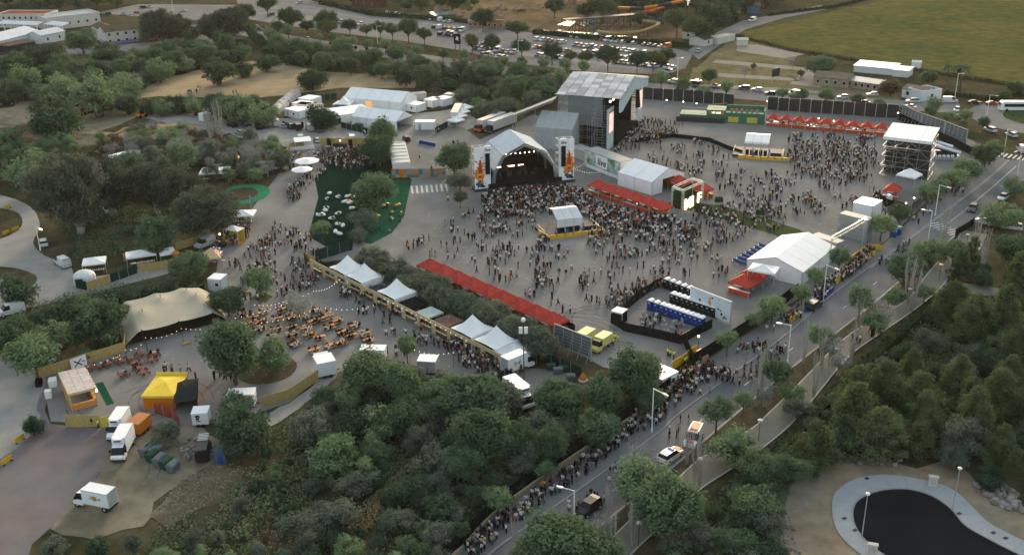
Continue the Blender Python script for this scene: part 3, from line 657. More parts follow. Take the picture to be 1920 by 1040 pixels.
def marquee(a, b_, depth, eave, ridge, label, bays=4, along='x', z=0., door=None, opening=None, name='marquee'):
    O, rz, L = fr(a, b_, z); t = thing(name, label, 'tent', O, rz)
    W, D = L, depth
    if along == 'x':
        for k in range(bays):
            xa, xb = W*k/bays+.05, W*(k+1)/bays-.05
            for s_ in (0, 1):
                b = MB(); ye = -.12 if s_ == 0 else D+.12
                if s_ == 0: b.slab((xa, ye, eave), (xb, ye, eave), (xb, D/2, ridge), (xa, D/2, ridge), -.05)
                else: b.slab((xb, ye, eave), (xa, ye, eave), (xa, D/2, ridge), (xb, D/2, ridge), -.05)
                b.build('roof_panel', white, t)
        b = MB()
        for k in range(bays):
            if opening != k: b.box(W*k/bays+.06, W*(k+1)/bays-.06, -.03, .03, 0, eave-.05)
            b.box(W*k/bays+.06, W*(k+1)/bays-.06, D-.03, D+.03, 0, eave-.05)
        for x in (.02, W-.02):
            if door == 'right' and x > 1:
                b.add([(x, 0, 0), (x, D*.32, 0), (x, D*.32, eave), (x, D*.68, eave), (x, D*.68, 0), (x, D, 0), (x, D, eave), (x, D/2, ridge-.05), (x, 0, eave)], [(0, 1, 2, 8), (2, 3, 7, 8), (3, 6, 7), (3, 4, 5, 6)])
            elif door == 'open' and x > 1:
                b.add([(x, 0, eave), (x, D, eave), (x, D/2, ridge-.05)], [(0, 1, 2)])
            else: b.add([(x, 0, 0), (x, D, 0), (x, D, eave), (x, D/2, ridge-.05), (x, 0, eave)], [(0, 1, 2, 3, 4)])
        b.build('wall', white, t)
        b = MB()
        for k in range(bays+1):
            x = W*k/bays; b.box(x-.05, x+.05, -.06, .06, 0, eave); b.box(x-.05, x+.05, D-.06, D+.06, 0, eave)
            b.tube((x, 0, eave-.04), (x, D/2, ridge-.05), .06); b.tube((x, D, eave-.04), (x, D/2, ridge-.05), .06)
        b.build('frame', galv, t)
    return t
warm = mat('warm_interior', (.5, .25, .08), .8, .2, 1, emit=.5)
# two-bay marquee between the red rows
marquee((1158, 347), (1222, 367), 12.5, 3.6, 6.2, 'white two bay marquee between two rows of red canopies', 2, door='right')
# long marquee by the street: its side faces the street
marquee((1502, 536), (1563, 486), 12.2, 3.0, 5.0, 'long white marquee beside the street fence and steel containers', 4)
canopy(G(1400, 528, 2.5), fr((1400, 528), (1447, 536))[1], 5.5, 4, white, 'small white flat tent at the end of the long marquee', None, 2.7, 3.6)
t = marquee((645, 202), (754, 212), 11, 3.6, 6.2, 'large white five bay marquee in the backstage yard', 5)
b = MB(); Lm = fr((645, 202), (754, 212))[2]; b.box(Lm*.38, Lm*.5, -.12, -.05, 0, 3.0); b.build('lit_doorway', warm, t)
marquee((660, 236), (745, 247), 9, 3.2, 5.6, 'smaller white three bay marquee with open gable end', 3, door='open')
def pagoda(a, b_, label, h=2.9, peak=6.4, depth=None, z=None, m=white, group=None):
    O, rz, L = fr(a, b_, h if z is None else z); t = thing('pagoda_tent', label, 'tent', O, rz, group); D = depth or L
    b = MB(); rings = []
    for i in range(9):
        r = 1-i/8*.985; zz = h+(peak-h)*(1-r)**2.0; ring = []
        for (x, y) in ((-1, -1), (0, -1), (1, -1), (1, 0), (1, 1), (0, 1), (-1, 1), (-1, 0)):
            k = 1.0 if (x and y) else 1-.05*r
            ring.append((L/2+x*L/2*r*k, D/2+y*D/2*r*k, zz))
        rings.append(ring)
    b.loft(rings, cap=False); rf = b.build('roof', m, t)
    for p in rf.data.polygons: p.use_smooth = True
    b = MB(); b.box(L-.05, L, 0, D, 0, h); b.box(0, .05, 0, D, 0, h); b.box(.06, L-.06, D-.05, D, 0, h-.02); b.build('side_wall', m, t)
    b = MB()
    for x in (.05, L-.05):
        for y in (.05, D-.05): b.tube((x, y, 0), (x, y, h), .06)
    b.tube((L/2, D/2, peak-.6), (L/2, D/2, peak+.25), .04); b.build('frame', galv, t)
    return t
# ------------------------------------------------------------------ food stalls: a timber front with tents behind it
sa, sb = (583, 507), (968, 705)
O, rz, L = fr(sa, sb); st = thing('food_stalls', 'long pale timber stall front with serving hatches along the food court', 'stall', O, rz)
nb = 14; u = L/nb; r6 = random.Random(6)
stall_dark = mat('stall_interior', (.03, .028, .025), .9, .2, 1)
for k in range(nb):
    x0_ = u*k
    b = MB(); b.box(x0_+.02, x0_+1.3, -.06, .06, 0, 2.75); b.build('plank_pier', woodp, st)
    b = MB(); b.box(x0_+1.3, x0_+u, -.05, .05, 1.95, 2.72); b.build('lintel_board', woodp, st)
    if k not in (10, 11, 12):
        b = MB(); b.box(x0_+1.31, x0_+u-.02, -.045, .045, 0, 1.05); b.build('hatch_apron', mat('olive_apron', (.16, .13, .06), .8, .2, 1.5) if k % 3 else mat('brown_apron', (.13, .06, .035), .8, .2, 1), st)
        b = MB(); b.box(x0_+1.32, x0_+u-.05, -.35, .1, 1.06, 1.12); b.build('serving_shelf', woodp, st)
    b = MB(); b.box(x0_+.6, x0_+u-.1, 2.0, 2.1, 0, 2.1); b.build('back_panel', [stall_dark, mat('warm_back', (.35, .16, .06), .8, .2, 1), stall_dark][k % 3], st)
    b = MB()
    for q in range(4): xx = x0_+r6.uniform(.7, u-.8); b.box(xx, xx+r6.uniform(.3, .7), .5, 1.1, 0, r6.uniform(.9, 1.5))
    b.build('equipment', steel, st)['kind'] = 'stuff'
    if k in (3, 6, 7):
        b = MB(); b.box(x0_+.08, x0_+.5, -.09, -.07, 1.4, 2.2); b.build('menu_board', white, st)
b = MB()
for k in range(18): xx = L*.42+k*1.5; b.ball((xx, -.25, 2.3), .06, n=5, k=4)
lb_ = b.build('string_bulbs', bulb, st); lb_['kind'] = 'stuff'
M3 = Matrix.Translation(O) @ Matrix.Rotation(rz, 4, 'Z')
def along(x, y=0.): p = M3 @ Vector((x, y, 0)); return p
def ptent(px_, lab, side=5.8, h=2.9, peak=5.7):
    a = G(px_[0], px_[1], h); loc = M3.inverted() @ Vector((a.x, a.y, 0)); p = along(loc.x, .25)
    t = thing('pagoda_tent', lab, 'tent', (p.x, p.y, 0), rz, 'white peaked tents behind the stall front')
    b = MB(); rings = []
    for i in range(10):
        r = 1-i/9*.985; zz = h+(peak-h)*(1-r)**1.75; ring = []
        for (x, y) in ((-1, -1), (0, -1), (1, -1), (1, 0), (1, 1), (0, 1), (-1, 1), (-1, 0)):
            ring.append((side/2+x*side/2*r*(1 if x and y else 1-.05*r), side/2+y*side/2*r*(1 if x and y else 1-.05*r), zz))
        rings.append(ring)
    b.loft(rings, cap=False); rf = b.build('roof', white, t)
    for p_ in rf.data.polygons: p_.use_smooth = True
    b = MB(); b.box(side-.05, side, 0, side, 0, h); b.box(0, .05, 0, side, 0, h); b.box(.06, side-.06, side-.05, side, 0, h-.02); b.build('side_wall', white, t)
    b = MB(); b.tube((side/2, side/2, peak-.6), (side/2, side/2, peak+.2), .04); b.build('finial', galv, t)
ptent((609, 503), 'white peaked tent beside the black tent with red markings at the stall row end'); ptent((641, 518), 'white peaked tent with grey side wall, second along the stall front')
ptent((699, 548), 'single white peaked tent between two black canopies along the stall front'); ptent((835, 618), 'white peaked tent beside the brown canopy along the stall front'); ptent((878, 640), 'white peaked tent next to the low white canopy at the stall row end')
def lowtent(px_, lab, m, side=4.2, h=2.5, peak=3.3):
    a = G(px_[0], px_[1], h); loc = M3.inverted() @ Vector((a.x, a.y, 0)); p = along(loc.x, .3)
    canopy((p.x, p.y, 0), rz, side, side, m, lab, None, h, peak)
lowtent((598, 497), 'black canopy with red markings at the stall row end', black, 3.6, 2.4, 3.0); lowtent((686, 540), 'dark grey canopy in front of a white side wall', mat('charcoal_canopy', (.03, .034, .045), .8, .1), 3.4, 2.4, 3.0)
lowtent((742, 568), 'black canopy with generators behind, beside single peaked tent', black, 4.6, 2.4, 3.0); lowtent((781, 584), 'pale green canopy beside the brown canopy', mat('pale_green_canopy', (.42, .5, .46), .7, .08), 3.8); lowtent((809, 601), 'brown canopy with two round emblems', mat('brown_canopy', (.15, .09, .07), .8, .15), 4.2)
lowtent((916, 658), 'low grey white canopy next to the white lorry', tentg, 5.6, 2.6, 3.4)
a = G(590, 493); b = MB(); 
# ------------------------------------------------------------------ stretch tent
FL, FR_, BL, BR_ = G(234, 655), G(428, 603), G(214, 592), G(400, 556)
c0 = (FL+FR_+BL+BR_)/4; t = thing('stretch_tent', 'large beige stretch tent with sagging peaks held by poles', 'tent', (c0.x, c0.y, 0), 0)
NU, NV = 44, 18; g = []
peaks = [(.18, .0, 3.4, .06, .12), (.53, .0, 3.3, .07, .12), (.86, .0, 3.2, .06, .12), (.24, .42, 4.6, .13, .26), (.45, .72, 4.7, .12, .24), (.78, .52, 4.8, .12, .26), (.72, .8, 4.4, .1, .2), (.12, 1., 3.2, .07, .12), (.42, 1., 3.6, .08, .14), (.68, 1., 3.6, .08, .14)]
for j in range(NV+1):
    for i in range(NU+1):
        uu, vv = i/NU, j/NV; p = FL.lerp(FR_, uu).lerp(BL.lerp(BR_, uu), vv)-c0
        ed = min(1, min(uu, 1-uu)/.14); base = .15+2.2*(ed**.7) ; zz = base+.35*math.sin(vv*math.pi)*ed
        for (pu, pv, ph, su, sv) in peaks:
            k = math.exp(-math.sqrt(((uu-pu)/su)**2+((vv-pv)/sv)**2+.02)*1.25); zz += (ph-2.7)*k*.6
        bow = .9*math.sin(uu*math.pi*3.1)**2*(1-abs(2*vv-1)) if False else 0
        g.append((p.x, p.y, zz))
b = MB(); b.add(g, [(j*(NU+1)+i, j*(NU+1)+i+1, (j+1)*(NU+1)+i+1, (j+1)*(NU+1)+i) for j in range(NV) for i in range(NU)])
o = b.build('canopy', mat('beige_canvas', (.37, .34, .265), .85, .08, .3), t)
for p in o.data.polygons: p.use_smooth = True
for (pu, pv, ph, su, sv) in peaks:
    q = FL.lerp(FR_, pu).lerp(BL.lerp(BR_, pu), pv)-c0; b = MB(); b.tube((q.x, q.y, 0), (q.x, q.y, ph-.25), .06); b.build('pole', dark, t)
# other white canopies, left side
for a, b_, d_, lab in [((372, 326), (425, 324), 6, 'white flat canopy of the bar near the green ring carpet'), ((335, 352), (368, 350), 4, 'white canopy half hidden by a eucalyptus'), ((428, 405), (474, 404), 4.5, 'white canopy bar beside the tall banner flag'), ((153, 497), (197, 492), 4.2, 'white canopy with a table beneath by the gravel road'), ((236, 484), (293, 476), 4, 'long white canopy stall beside the reed fence'), ((300, 478), (330, 473), 4, 'white canopy stall next to the orange parasol')]:
    O, rz, L = fr(a, b_, 2.5); canopy(O, rz, L, d_, white, lab, None, 2.5, 3.3)
    c = thing('stall_table', 'table with goods under the %s' % lab.replace('white ', ''), 'table', O+Vector((.5, .8, 0)), rz)
    b = MB(); b.box(0, L-1.2, 0, .8, .72, .78); b.build('table_top', white, c); b = MB()
    for q in (.1, L-1.4): b.box(q, q+.06, .1, .16, 0, .72); b.box(q, q+.06, .6, .66, 0, .72)
    b.build('leg', steel, c); b = MB(); r = random.Random(3)
    for q in range(10): x = r.uniform(.1, L-1.6); b.box(x, x+.2, .2, .5, .78, .78+r.uniform(.1, .35))
    b.build('goods', dark, c)
# octagonal white parasols
for (x, y, w_) in ((575, 300, 7.2), (566, 316, 6.0)):
    c = G(x, y, 3); t = thing('octagonal_parasol', 'white octagonal parasol at the crowded entrance to the dark turf' if y < 310 else 'smaller white octagonal parasol nearest the displayed car', 'parasol', (c.x, c.y, 0))
    b = MB(); n = 8; ring = [(math.cos(2*math.pi*k/n+.4)*w_/2, math.sin(2*math.pi*k/n+.4)*w_/2, 2.8) for k in range(n)]
    b.add(ring+[(0, 0, 3.5)], [(k, (k+1) % n, n) for k in range(n)]); b.add(ring+[(p[0], p[1], 2.6) for p in ring], [(k, (k+1) % n, n+(k+1) % n, n+k) for k in range(n)]); b.build('canopy', white, t)
    b = MB(); b.tube((0, 0, 0), (0, 0, 3.5), .06); b.box(-.4, .4, -.4, .4, 0, .12); b.build('pole', galv, t)
for (x, y) in ((443, 295), (329, 475)):
    c = G(x, y, 2.4); t = thing('orange_lamp_balloon' if y < 300 else 'orange_parasol', 'glowing orange balloon lamp over the reeds' if y < 300 else 'small orange parasol next to a white canopy stall', 'lamp' if y < 300 else 'parasol', (c.x, c.y, 0))
    b = MB(); b.ball((0, 0, 2.4), .9, 0, 10, 6, .65); b.build('shade', mat('orange_lamp', (.9, .4, .1), .5, 0, emit=.9) if y < 300 else orange, t); b = MB(); b.tube((0, 0, 0), (0, 0, 2.4), .05); b.build('pole', dark, t)
# ------------------------------------------------------------------ cabins and containers
def cabin(a, b_, depth, h, label, m=wpaint, roof=None, win=1, door=1, name='site_cabin', z=0., group=None, corr=False, loc=None):
    O, rz, L = fr(a, b_, z); O.z = 0
    t = thing(name, label, 'container' if corr else 'cabin', O, rz, group)
    b = MB(); b.box(0, L, 0, depth, .1, h)
    if corr:
        n = int(L/.28)
        for k in range(n): b.box(L*k/n+.04, L*k/n+.16, -.04, 0, .25, h-.2)
        n = int(depth/.28)
        for k in range(n): b.box(L, L+.04, depth*k/n+.04, depth*k/n+.16, .25, h-.2)
    b.build('body', m, t)
    b = MB(); b.box(-.05, L+.05, -.06, depth+.05, h, h+.1); b.build('roof', roof or m, t); b = MB(); b.box(-.05, L+.05, -.06, .04, h-.22, h); b.build('eave_rail', roof or m, t)
    b = MB()
    for x in (0, L):
        for y in (0, depth): b.box(x-.07, x+.07, y-.07, y+.07, 0, h)
    b.build('corner_post', m if corr else galv, t)
    for k in range(win):
        x = L*(.25+.5*k/max(1, win-1)) if win > 1 else L*.68
        b = MB(); b.box(x-.5, x+.5, -.05, -.02, 1.1, 2.0); w_ = b.build('window', white, t); b = MB(); b.box(x-.4, x+.4, -.07, -.05, 1.2, 1.9); b.build('pane', glass, w_)
    if door:
        b = MB(); b.box(L*.18, L*.18+.9, -.06, -.02, .12, 2.1); b.build('door', galv if not corr else dark, t)
    return t
beige = mat('cabin_beige', (.48, .47, .43), .6, .08, .6); groof = mat('cabin_roof', (.33, .33, .31), .7, .12, .5)
for i, (a, b_, d_, h, m) in enumerate([((534, 218), (560, 224), 6, 2.6, wpaint), ((548, 207), (572, 211), 5, 2.6, wpaint), ((560, 198), (584, 201), 6, 2.6, wpaint), ((548, 212), (590, 216), 6, 2.6, beige), ((573, 218), (608, 221), 3, 2.6, beige), ((617, 219), (638, 232), 12, 2.8, wpaint)][:6]):
    cabin(a, b_, d_, h, ['white cabin at the corner of the grey sheeted wall', 'white cabin nearest the dry field behind the sheeted wall', 'white cabin against the green mesh fence of the backstage yard', 'grey roofed cabin block in the backstage yard', 'pale cabin with small window facing the parked vans', 'long white cabin with steps beside the turf court'][i], m, groof if i in (3, 4) else None, win=1 if i != 5 else 0)
for a, b_, d_, lab in [((752, 207), (782, 212), 5, 'white cabin block with dark window beside the big marquee'), ((795, 200), (812, 203), 5, 'white cabin standing alone near the back row'), ((814, 198), (832, 201), 5, 'white cabin next to another at the back of the yard'), ((833, 190), (868, 193), 3, 'grey cabin along the back of the yard'), ((778, 244), (815, 244), 3, 'white cabin with two doors facing the gravel road'), ((770, 191), (800, 188), 3, 'low grey cabin behind the big marquee gable')]:
    cabin(a, b_, d_, 2.6, lab, wpaint if 'grey' not in lab else beige, win=1 if 'window' in lab else 0, door=1)
for k, (a, b_) in enumerate([((838, 225), (848, 227)), ((843, 217), (853, 219)), ((849, 209), (859, 211)), ((855, 201), (865, 203))]):
    O, rz, L = fr(a, b_, 2.4); canopy(O, rz, 4.2, 4.2, white, 'white canopy in the line beside the parked lorry trailer', 'white canopies beside the parked trailer', 2.4, 3.6)
pagoda((623, 196), (655, 197), 'white peaked tent in front of the big backstage marquee', 2.7, 5.0, 6)
# container with leafy print, grey containers
leafp = mat('leaf_print', (.62, .66, .62), .6, .05, 1, col2=(.06, .2, .09), c2s=.55)
t = cabin((1096, 312), (1162, 338), 4.5, 5.0, 'stacked container hung with leafy green print and script sign', wpaint, groof, win=0, door=0, name='printed_container'); Lc = fr((1096, 312), (1162, 338))[2]
b = MB(); b.box(.1, Lc-.1, -.12, -.07, 1.2, 4.9); bn = b.build('leaf_banner', leafp, t); b = MB(); b.box(Lc*.33, Lc*.66, -.14, -.125, 1.5, 4.7); bp = b.build('sign_panel', white, bn)
lettering('live', 2.9, inkm, bp, (Lc*.5, -.17, 3.0), (math.pi/2, 0, 0), shear=.25, bold=.03)
cabin((1068, 292), (1100, 305), 4, 2.8, 'grey container behind the right stage tower', beige, groof, 0, 0, corr=True)
cabin((1570, 441), (1622, 455), 2.5, 2.6, 'lower grey corrugated container of the stack by the street gate', mat('grey_container', (.30, .31, .31), .6, .15, .6), None, 0, 0, 'shipping_container', corr=True)
t = cabin((1570, 441), (1622, 455), 2.5, 2.6, 'upper grey corrugated container of the stack by the street gate', mat('grey_container', (.3, .3, .3)), None, 0, 0, 'shipping_container', corr=True); t.location.z = 2.72
cabin((1519, 462), (1567, 478), 2.6, 2.7, 'single grey container against the long marquee gable', mat('grey_container', (.3, .3, .3)), None, 0, 0, 'shipping_container', corr=True)
cabin((1596, 412), (1633, 420), 5.5, 4.4, 'tall white cabin stack with roof vents by the street', wpaint, wpaint, 0, 0)
# gantry of the street gate
p, q = G(1560, 447, 5.6), G(1622, 412, 6.0); c0 = (p+q)/2; t = thing('gate_gantry', 'white truss gantry with lit floodlight over the street gate', 'gantry', (c0.x, c0.y, 0))
b = MB(); truss(b, p-Vector((c0.x, c0.y, 0)), q-Vector((c0.x, c0.y, 0)), .7, .07); b.build('truss', galv, t); b = MB(); b.ball(q-Vector((c0.x, c0.y, -.4)), .32); b.ball(q-Vector((c0.x+1.2, c0.y, .2)), .2); b.build('floodlight', flood, t)
b = MB(); b.tube((p.x-c0.x, p.y-c0.y, 0), (p-Vector((c0.x, c0.y, 0))), .12); b.tube((q.x-c0.x, q.y-c0.y, 0), (q-Vector((c0.x, c0.y, 0))), .12); b.build('post', galv, t)
cabin((392, 545), (416, 547), 3, 2.7, 'small pale grey cabin with white framed window by the stretch tent', mat('pale_grey_cabin', (.5, .52, .54), .6, .05), wpaint, 1, 0)
cabin((1240, 738), (1270, 722), 4, 2.6, 'white cabin with window beside the street wall and queue', wpaint, wpaint, 1, 0)
# VIP terrace
vg = mat('vip_green', (.05, .16, .10), .7, .1, .6)
O, rz, L = fr((1274, 226), (1432, 234)); t = thing('vip_terrace', 'green two level terrace with lettered sign and yellow hatches', 'terrace', O, rz)
b = MB(); b.box(0, L*.32, 0, 6, 0, 2.2); b.build('lower_deck', vg, t); b = MB(); b.box(L*.32, L*.54, -.3, 6, 0, 4.1); b.build('sign_block', vg, t); b = MB(); b.box(L*.54, L, 0, 6, 0, 3.4); b.box(L*.54, L, 5.8, 6, 3.4, 4.6); b.box(L-.2, L, 0, 6, 3.4, 4.4); b.build('upper_deck', vg, t)
b = MB(); b.box(-1, L*.54, -1.4, -1.2, 0, 1.7); b.build('lower_screen', dark, t)
for x in (.58, .80): b = MB(); b.box(L*x, L*(x+.12), -.08, -.03, .3, 2.1); b.build('hatch', mat('hatch_yellow', (.55, .45, .07), .7, .1), t)
b = MB(); b.box(L*.34, L*.53, -.4, -.33, 2.7, 3.8); sgn = b.build('sign_board', mat('timber_sign', (.35, .19, .08), .7, .2), t); lettering('VIP LIVE', .85, mat('lit_letter', (1, .93, .8), .5, 0, emit=.55), sgn, (L*.435, -.43, 3.22), (math.pi/2, 0, 0), bold=.02)
b = MB(); b.tube((L*.54, 5.9, 4.7), (L, 5.9, 4.7), .09); b.tube((0, 5.6, 3.2), (L*.3, 5.6, 3.2), .09); b.tube((L*.32, 5.6, 4.4), (L*.54, 5.6, 5.2), .09); b.build('rail', woodp, t)
for k in range(6): x = L*(.6+.06*k); b = MB(); b.box(x, x+.6, 1.2, 1.8, 3.41, 3.85); b.box(x, x+.6, 1.8, 1.9, 3.41, 4.3); b.build('seat', redp, t)
# lettered hedge box with truss frame
P4 = [G(1262, 351, 5.2), G(1281, 357, 5.2), G(1318, 341, 5.2), G(1298, 335, 5.2)]; c0 = sum(P4, Vector())/4; t = thing('lettered_hedge_frame', 'truss cube frame with hedge walls and glowing letters on the plaza', 'installation', (c0.x, c0.y, 0))
Q = [Vector((p.x-c0.x, p.y-c0.y, 0)) for p in P4]; b = MB()
for i in range(4): truss(b, Q[i]+Vector((0, 0, 5.2)), Q[(i+1) % 4]+Vector((0, 0, 5.2)), .4, .06); truss(b, Q[i], Q[i]+Vector((0, 0, 5.2)), .4, .06)
b.build('truss_frame', mat('white_truss', (.6, .6, .58), .5, .05), t); b = MB()
for i in (0, 3): b.slab(Q[i], Q[(i+1) % 4], Q[(i+1) % 4]+Vector((0, 0, 4.2)), Q[i]+Vector((0, 0, 4.2)), .25)
b.build('hedge_wall', mat('hedge_wall', (.03, .06, .02), .95, .5, 2, bump=.8), t)
d = (Q[2]-Q[1]); an = math.atan2(d.y, d.x)
for k, ch in enumerate('MLF'):
    q = Q[1].lerp(Q[2], .12+.3*k)+Vector((math.sin(an), -math.cos(an), 0))*(.9-.1*k)
    lettering(ch, 3.9, mat('marquee_letter', (1, .72, .4), .5, .3, 3, emit=.75), t, q+Vector((0, 0, 1.6)), (math.pi/2, 0, an), bold=.05, ext=.2, name='letter')
# billboards
def billboard(a, b_, h0, h1, label):
    O, rz, L = fr(a, b_); t = thing('billboard', label, 'billboard', O, rz)
    b = MB(); b.box(0, L, -.1, .1, h0, h1); b.box(-.08, L+.08, -.05, .14, h1, h1+.1); bd = b.build('board', mat('poster_ground', (.62, .66, .7), .6, .08, .2), t)
    b = MB(); r = random.Random(9)
    for k in range(26): blob(b, L*r.uniform(.15, .95), r.uniform(h0+.3, h1-.4), r.uniform(.08, .34), 9, k, -.104-.0005*k)
    bottle(b, L*.5, h0+.6, (h1-h0)*.72, -.13, 1); blob(b, L*.5, h0+1, .6, 11, 77, -.134, 1); b.build('splash_print', [inkm, splash_o], bd)
    b = MB()
    for k in range(5): b.box(L*k/4-.06, L*k/4+.06, .1, .3, 0, h1)
    b.build('post', galv, t)
billboard((1293, 577), (1368, 607), .3, 4.6, 'long pale billboard with ink splashes above black toilet cabins')
# portable toilets
def wc_mesh(m):
    b = MB(); b.box(0, 1.1, 0, 1.15, .08, 2.1, 0); b.box(.0, 1.1, -.02, .02, .1, 2.0, 0); b.box(.13, .97, -.05, -.02, .15, 1.9, 0)
    rings = [[(x, y, z) for x, y in ((-.04, -.07), (1.14, -.07), (1.14, 1.19), (-.04, 1.19))] for z in (2.1, 2.16)]
    b.loft(rings, 1); b.add([(-.04, -.07, 2.16), (1.14, -.07, 2.16), (1.14, 1.19, 2.16), (-.04, 1.19, 2.16), (.3, -.07, 2.38), (.8, -.07, 2.38), (.8, 1.19, 2.38), (.3, 1.19, 2.38)], [(0, 1, 5, 4), (1, 2, 6, 5), (2, 3, 7, 6), (3, 0, 4, 7), (4, 5, 6, 7)], 1)
    b.box(.35, .75, -.065, -.05, 1.55, 1.75, 2); b.box(.85, .92, -.08, -.05, .95, 1.1, 2); return b.mesh('cabin_shell', [m, white, mat('wc_sign', (.6, .6, .5), .6, 0)])
wcb, wck = wc_mesh(blue), wc_mesh(mat('wc_black', (.018, .022, .02), .6, .1))
wch = MB(); wch.box(-.01, 1.11, 0, 1.15, 0, .08); wcbase = wch.mesh('skid_base', dark)
def wc_row(a, b_, n, me, label, group, gap0=0):
    O, rz, L = fr(a, b_); d = Vector((math.cos(rz), math.sin(rz), 0)); u = L/n
    for k in range(n):
        p = O+d*(u*k - (gap0*(2-k) if k < 2 else 0)); t = thing('portable_toilet', label, 'toilet', p, rz, group); obj('cabin_shell', me, t); obj('skid_base', wcbase, t)
wc_row((1218, 583), (1316, 617), 11, wcb, 'blue portable toilet with white roof in the fenced compound', 'row of blue portable toilets', .35)
wc_row((1255, 568), (1340, 597), 9, wck, 'black portable toilet with white roof in front of the billboard', 'row of black toilets before the billboard')
wc_row((1243, 540), (1296, 561), 5, wck, 'black portable toilet with white roof left of the billboard', 'row of black toilets beyond the billboard')
p = G(1664, 383); t = thing('portable_toilet', 'single white portable cabin below the red canopy', 'toilet', p, .1); obj('cabin_shell', wc_mesh(wpaint), t)
for x, y in ((1676, 447), (1684, 443)):
    p = G(x, y); t = thing('portable_toilet', 'blue portable toilet beside the pavement trees', 'toilet', p, .6, 'blue toilets by the pavement'); obj('cabin_shell', wcb, t); obj('skid_base', wcbase, t)
# water tanks / urinal islands in the compound
for x, y in ((1206, 598), (1228, 606), (1244, 612), (1262, 616), (1278, 612), (1215, 612), (1249, 622)):
    p = G(x, y); t = thing('urinal_island', 'grey moulded urinal island in the toilet compound', 'urinal', p, rnd.uniform(0, 3), 'urinal islands in the toilet compound'); b = MB()
    b.loft([[(math.cos(2*math.pi*k/8)*r, math.sin(2*math.pi*k/8)*r, z) for k in range(8)] for r, z in ((.7, 0), (.65, .5), (.3, .7), (.28, 1.5), (.12, 1.75))]); b.build('shell', mat('grey_plastic', (.26, .27, .27), .6, .1), t)
p = G(1143, 598); cabin((1146, 604), (1166, 609), 2.2, 2.4, 'small black cabin with white roof at the toilet compound corner', black, white, 0, 0)
# ------------------------------------------------------------------ fences
def fence(pts, h, m, label, unit=2.5, name='screen_fence', post=galv, zbase=0., lean=.03, seed=0, pthick=.04, sag=0., closed=False, world=False, pr=.03):
    W = pts if world else px(pts); r = random.Random(seed); t = thing(name, label, 'fence', (W[0].x, W[0].y, zbase))
    pm_ = MB()
    if sag: 
        for k in range(6): a, c = k/6, (k+1)/6; pm_.quad((a, math.sin(a*9)*.05, 0), (c, math.sin(c*9)*.05, 0), (c, 0, h-sag*math.sin(c*math.pi)), (a, 0, h-sag*math.sin(a*math.pi)))
    else: pm_.box(0, 1, -pthick/2, pthick/2, .06, h)
    me = pm_.mesh('panel', m); po = MB(); po.box(-pr, pr, -pr, pr, 0, h+.12); pme = po.mesh('post', dark if m is black else post)
    for a, c in zip(W[:-1], W[1:]):
        d = c-a; n = max(1, round(d.length/unit)); rz_ = math.atan2(d.y, d.x); u_ = d.length/n
        for k in range(n):
            p = a+d*(k/n)-W[0]; o = obj('panel', me, t, (p.x, p.y, r.uniform(-.03, .03))); o.scale = (u_-.03, 1, 1+r.uniform(-.02, .02)); o.rotation_euler = (r.uniform(-lean, lean), 0, rz_)
            o = obj('post', pme, t, (p.x, p.y-.06, 0))
    return t
fence([(1282, 645), (1302, 690), (1302, 690)][:2] + [], 2.3, black, 'short black return fence at the street gate corner')
fence([(1300, 688), (1420, 610), (1495, 552)], 2.6, black, 'tall black fabric fence along the street pavement', 3)
fence([(1145, 605), (1172, 622), (1200, 628), (1240, 636), (1276, 646), (1300, 632), (1335, 615)], 1.9, black, 'black mesh fence round the toilet compound', 2.6)
fence([(1166, 592), (1182, 575), (1200, 560), (1222, 545), (1250, 533)], 1.9, black, 'black mesh fence at the toilet compound entrance', 2.6)
for a, b_, lab in (((1274, 645), (1294, 633), 'yellow banner at the toilet compound corner'), ((1260, 694), (1288, 676), 'yellow banner fence by the stewards'), ((1288, 674), (1306, 662), 'yellow banner fence touching the street gate')):
    fence([a, b_], 1.7, yellow, lab, 3.5)
fence([(1190, 268), (1260, 258), (1330, 266), (1368, 282), (1392, 290)], 1.3, black, 'low dark crowd fence leading to the white sound tent', 2.6)
fence([(1043, 610), (1078, 628)], 2.2, black, 'black fence beside the parked ambulances')
bs = mat('smoke_panel', (.035, .034, .032), .5, .2, .6)
fence([(1205, 186), (1300, 192), (1375, 200)], 4.2, bs, 'dark panel screen wall behind the green terrace', 4, post=galv, pr=.09); fence([(1438, 206), (1560, 214), (1682, 222)], 4.4, bs, 'dark panel screen wall behind the red canopies', 3.6, post=galv, pr=.09)
fence([(1682, 224), (1740, 252), (1840, 300), (1850, 285)][:3], 2.4, black, 'black fence curving behind the scaffold tower', 3)
fence([(1840, 300), (1735, 375), (1700, 405), (1668, 440)], 2.2, mat('grey_hoarding', (.11, .11, .105), .85, .2, .7), 'dark hoarding between scaffold tower and the street trees', 3)
fence([(1790, 445), (1826, 422)], 1.9, black, 'black hoarding beside the zebra crossing'); fence([(1700, 395), (1660, 385), (1640, 370)], 1.8, black, 'black fence behind the small red canopy')
# street wall with pale coping
wpt = [Vector((p.x, p.y, 0)) for p in wl[:22]]
t = thing('boundary_wall', 'low tan wall along the queue with dark fence behind', 'wall', wpt[0])
for i in range(len(wpt)-1):
    a, c = wpt[i]-wpt[0], wpt[i+1]-wpt[0]; d = c-a
    if d.length < .4: continue
    n = max(1, round(d.length/3))
    for k in range(n):
        p = a+d*(k/n); b = MB(); b.box(0, d.length/n-.015, 0, .35, 0, .95); o = b.build('wall_panel', mat('tan_wall', (.31, .26, .17), .85, .15, .8), t, p, math.atan2(d.y, d.x))
fence([p+Vector((-.5, .75, 0)) for p in wpt[2:20:2]], 2.3, black, 'dark screen fence behind the street wall', 3, world=True)
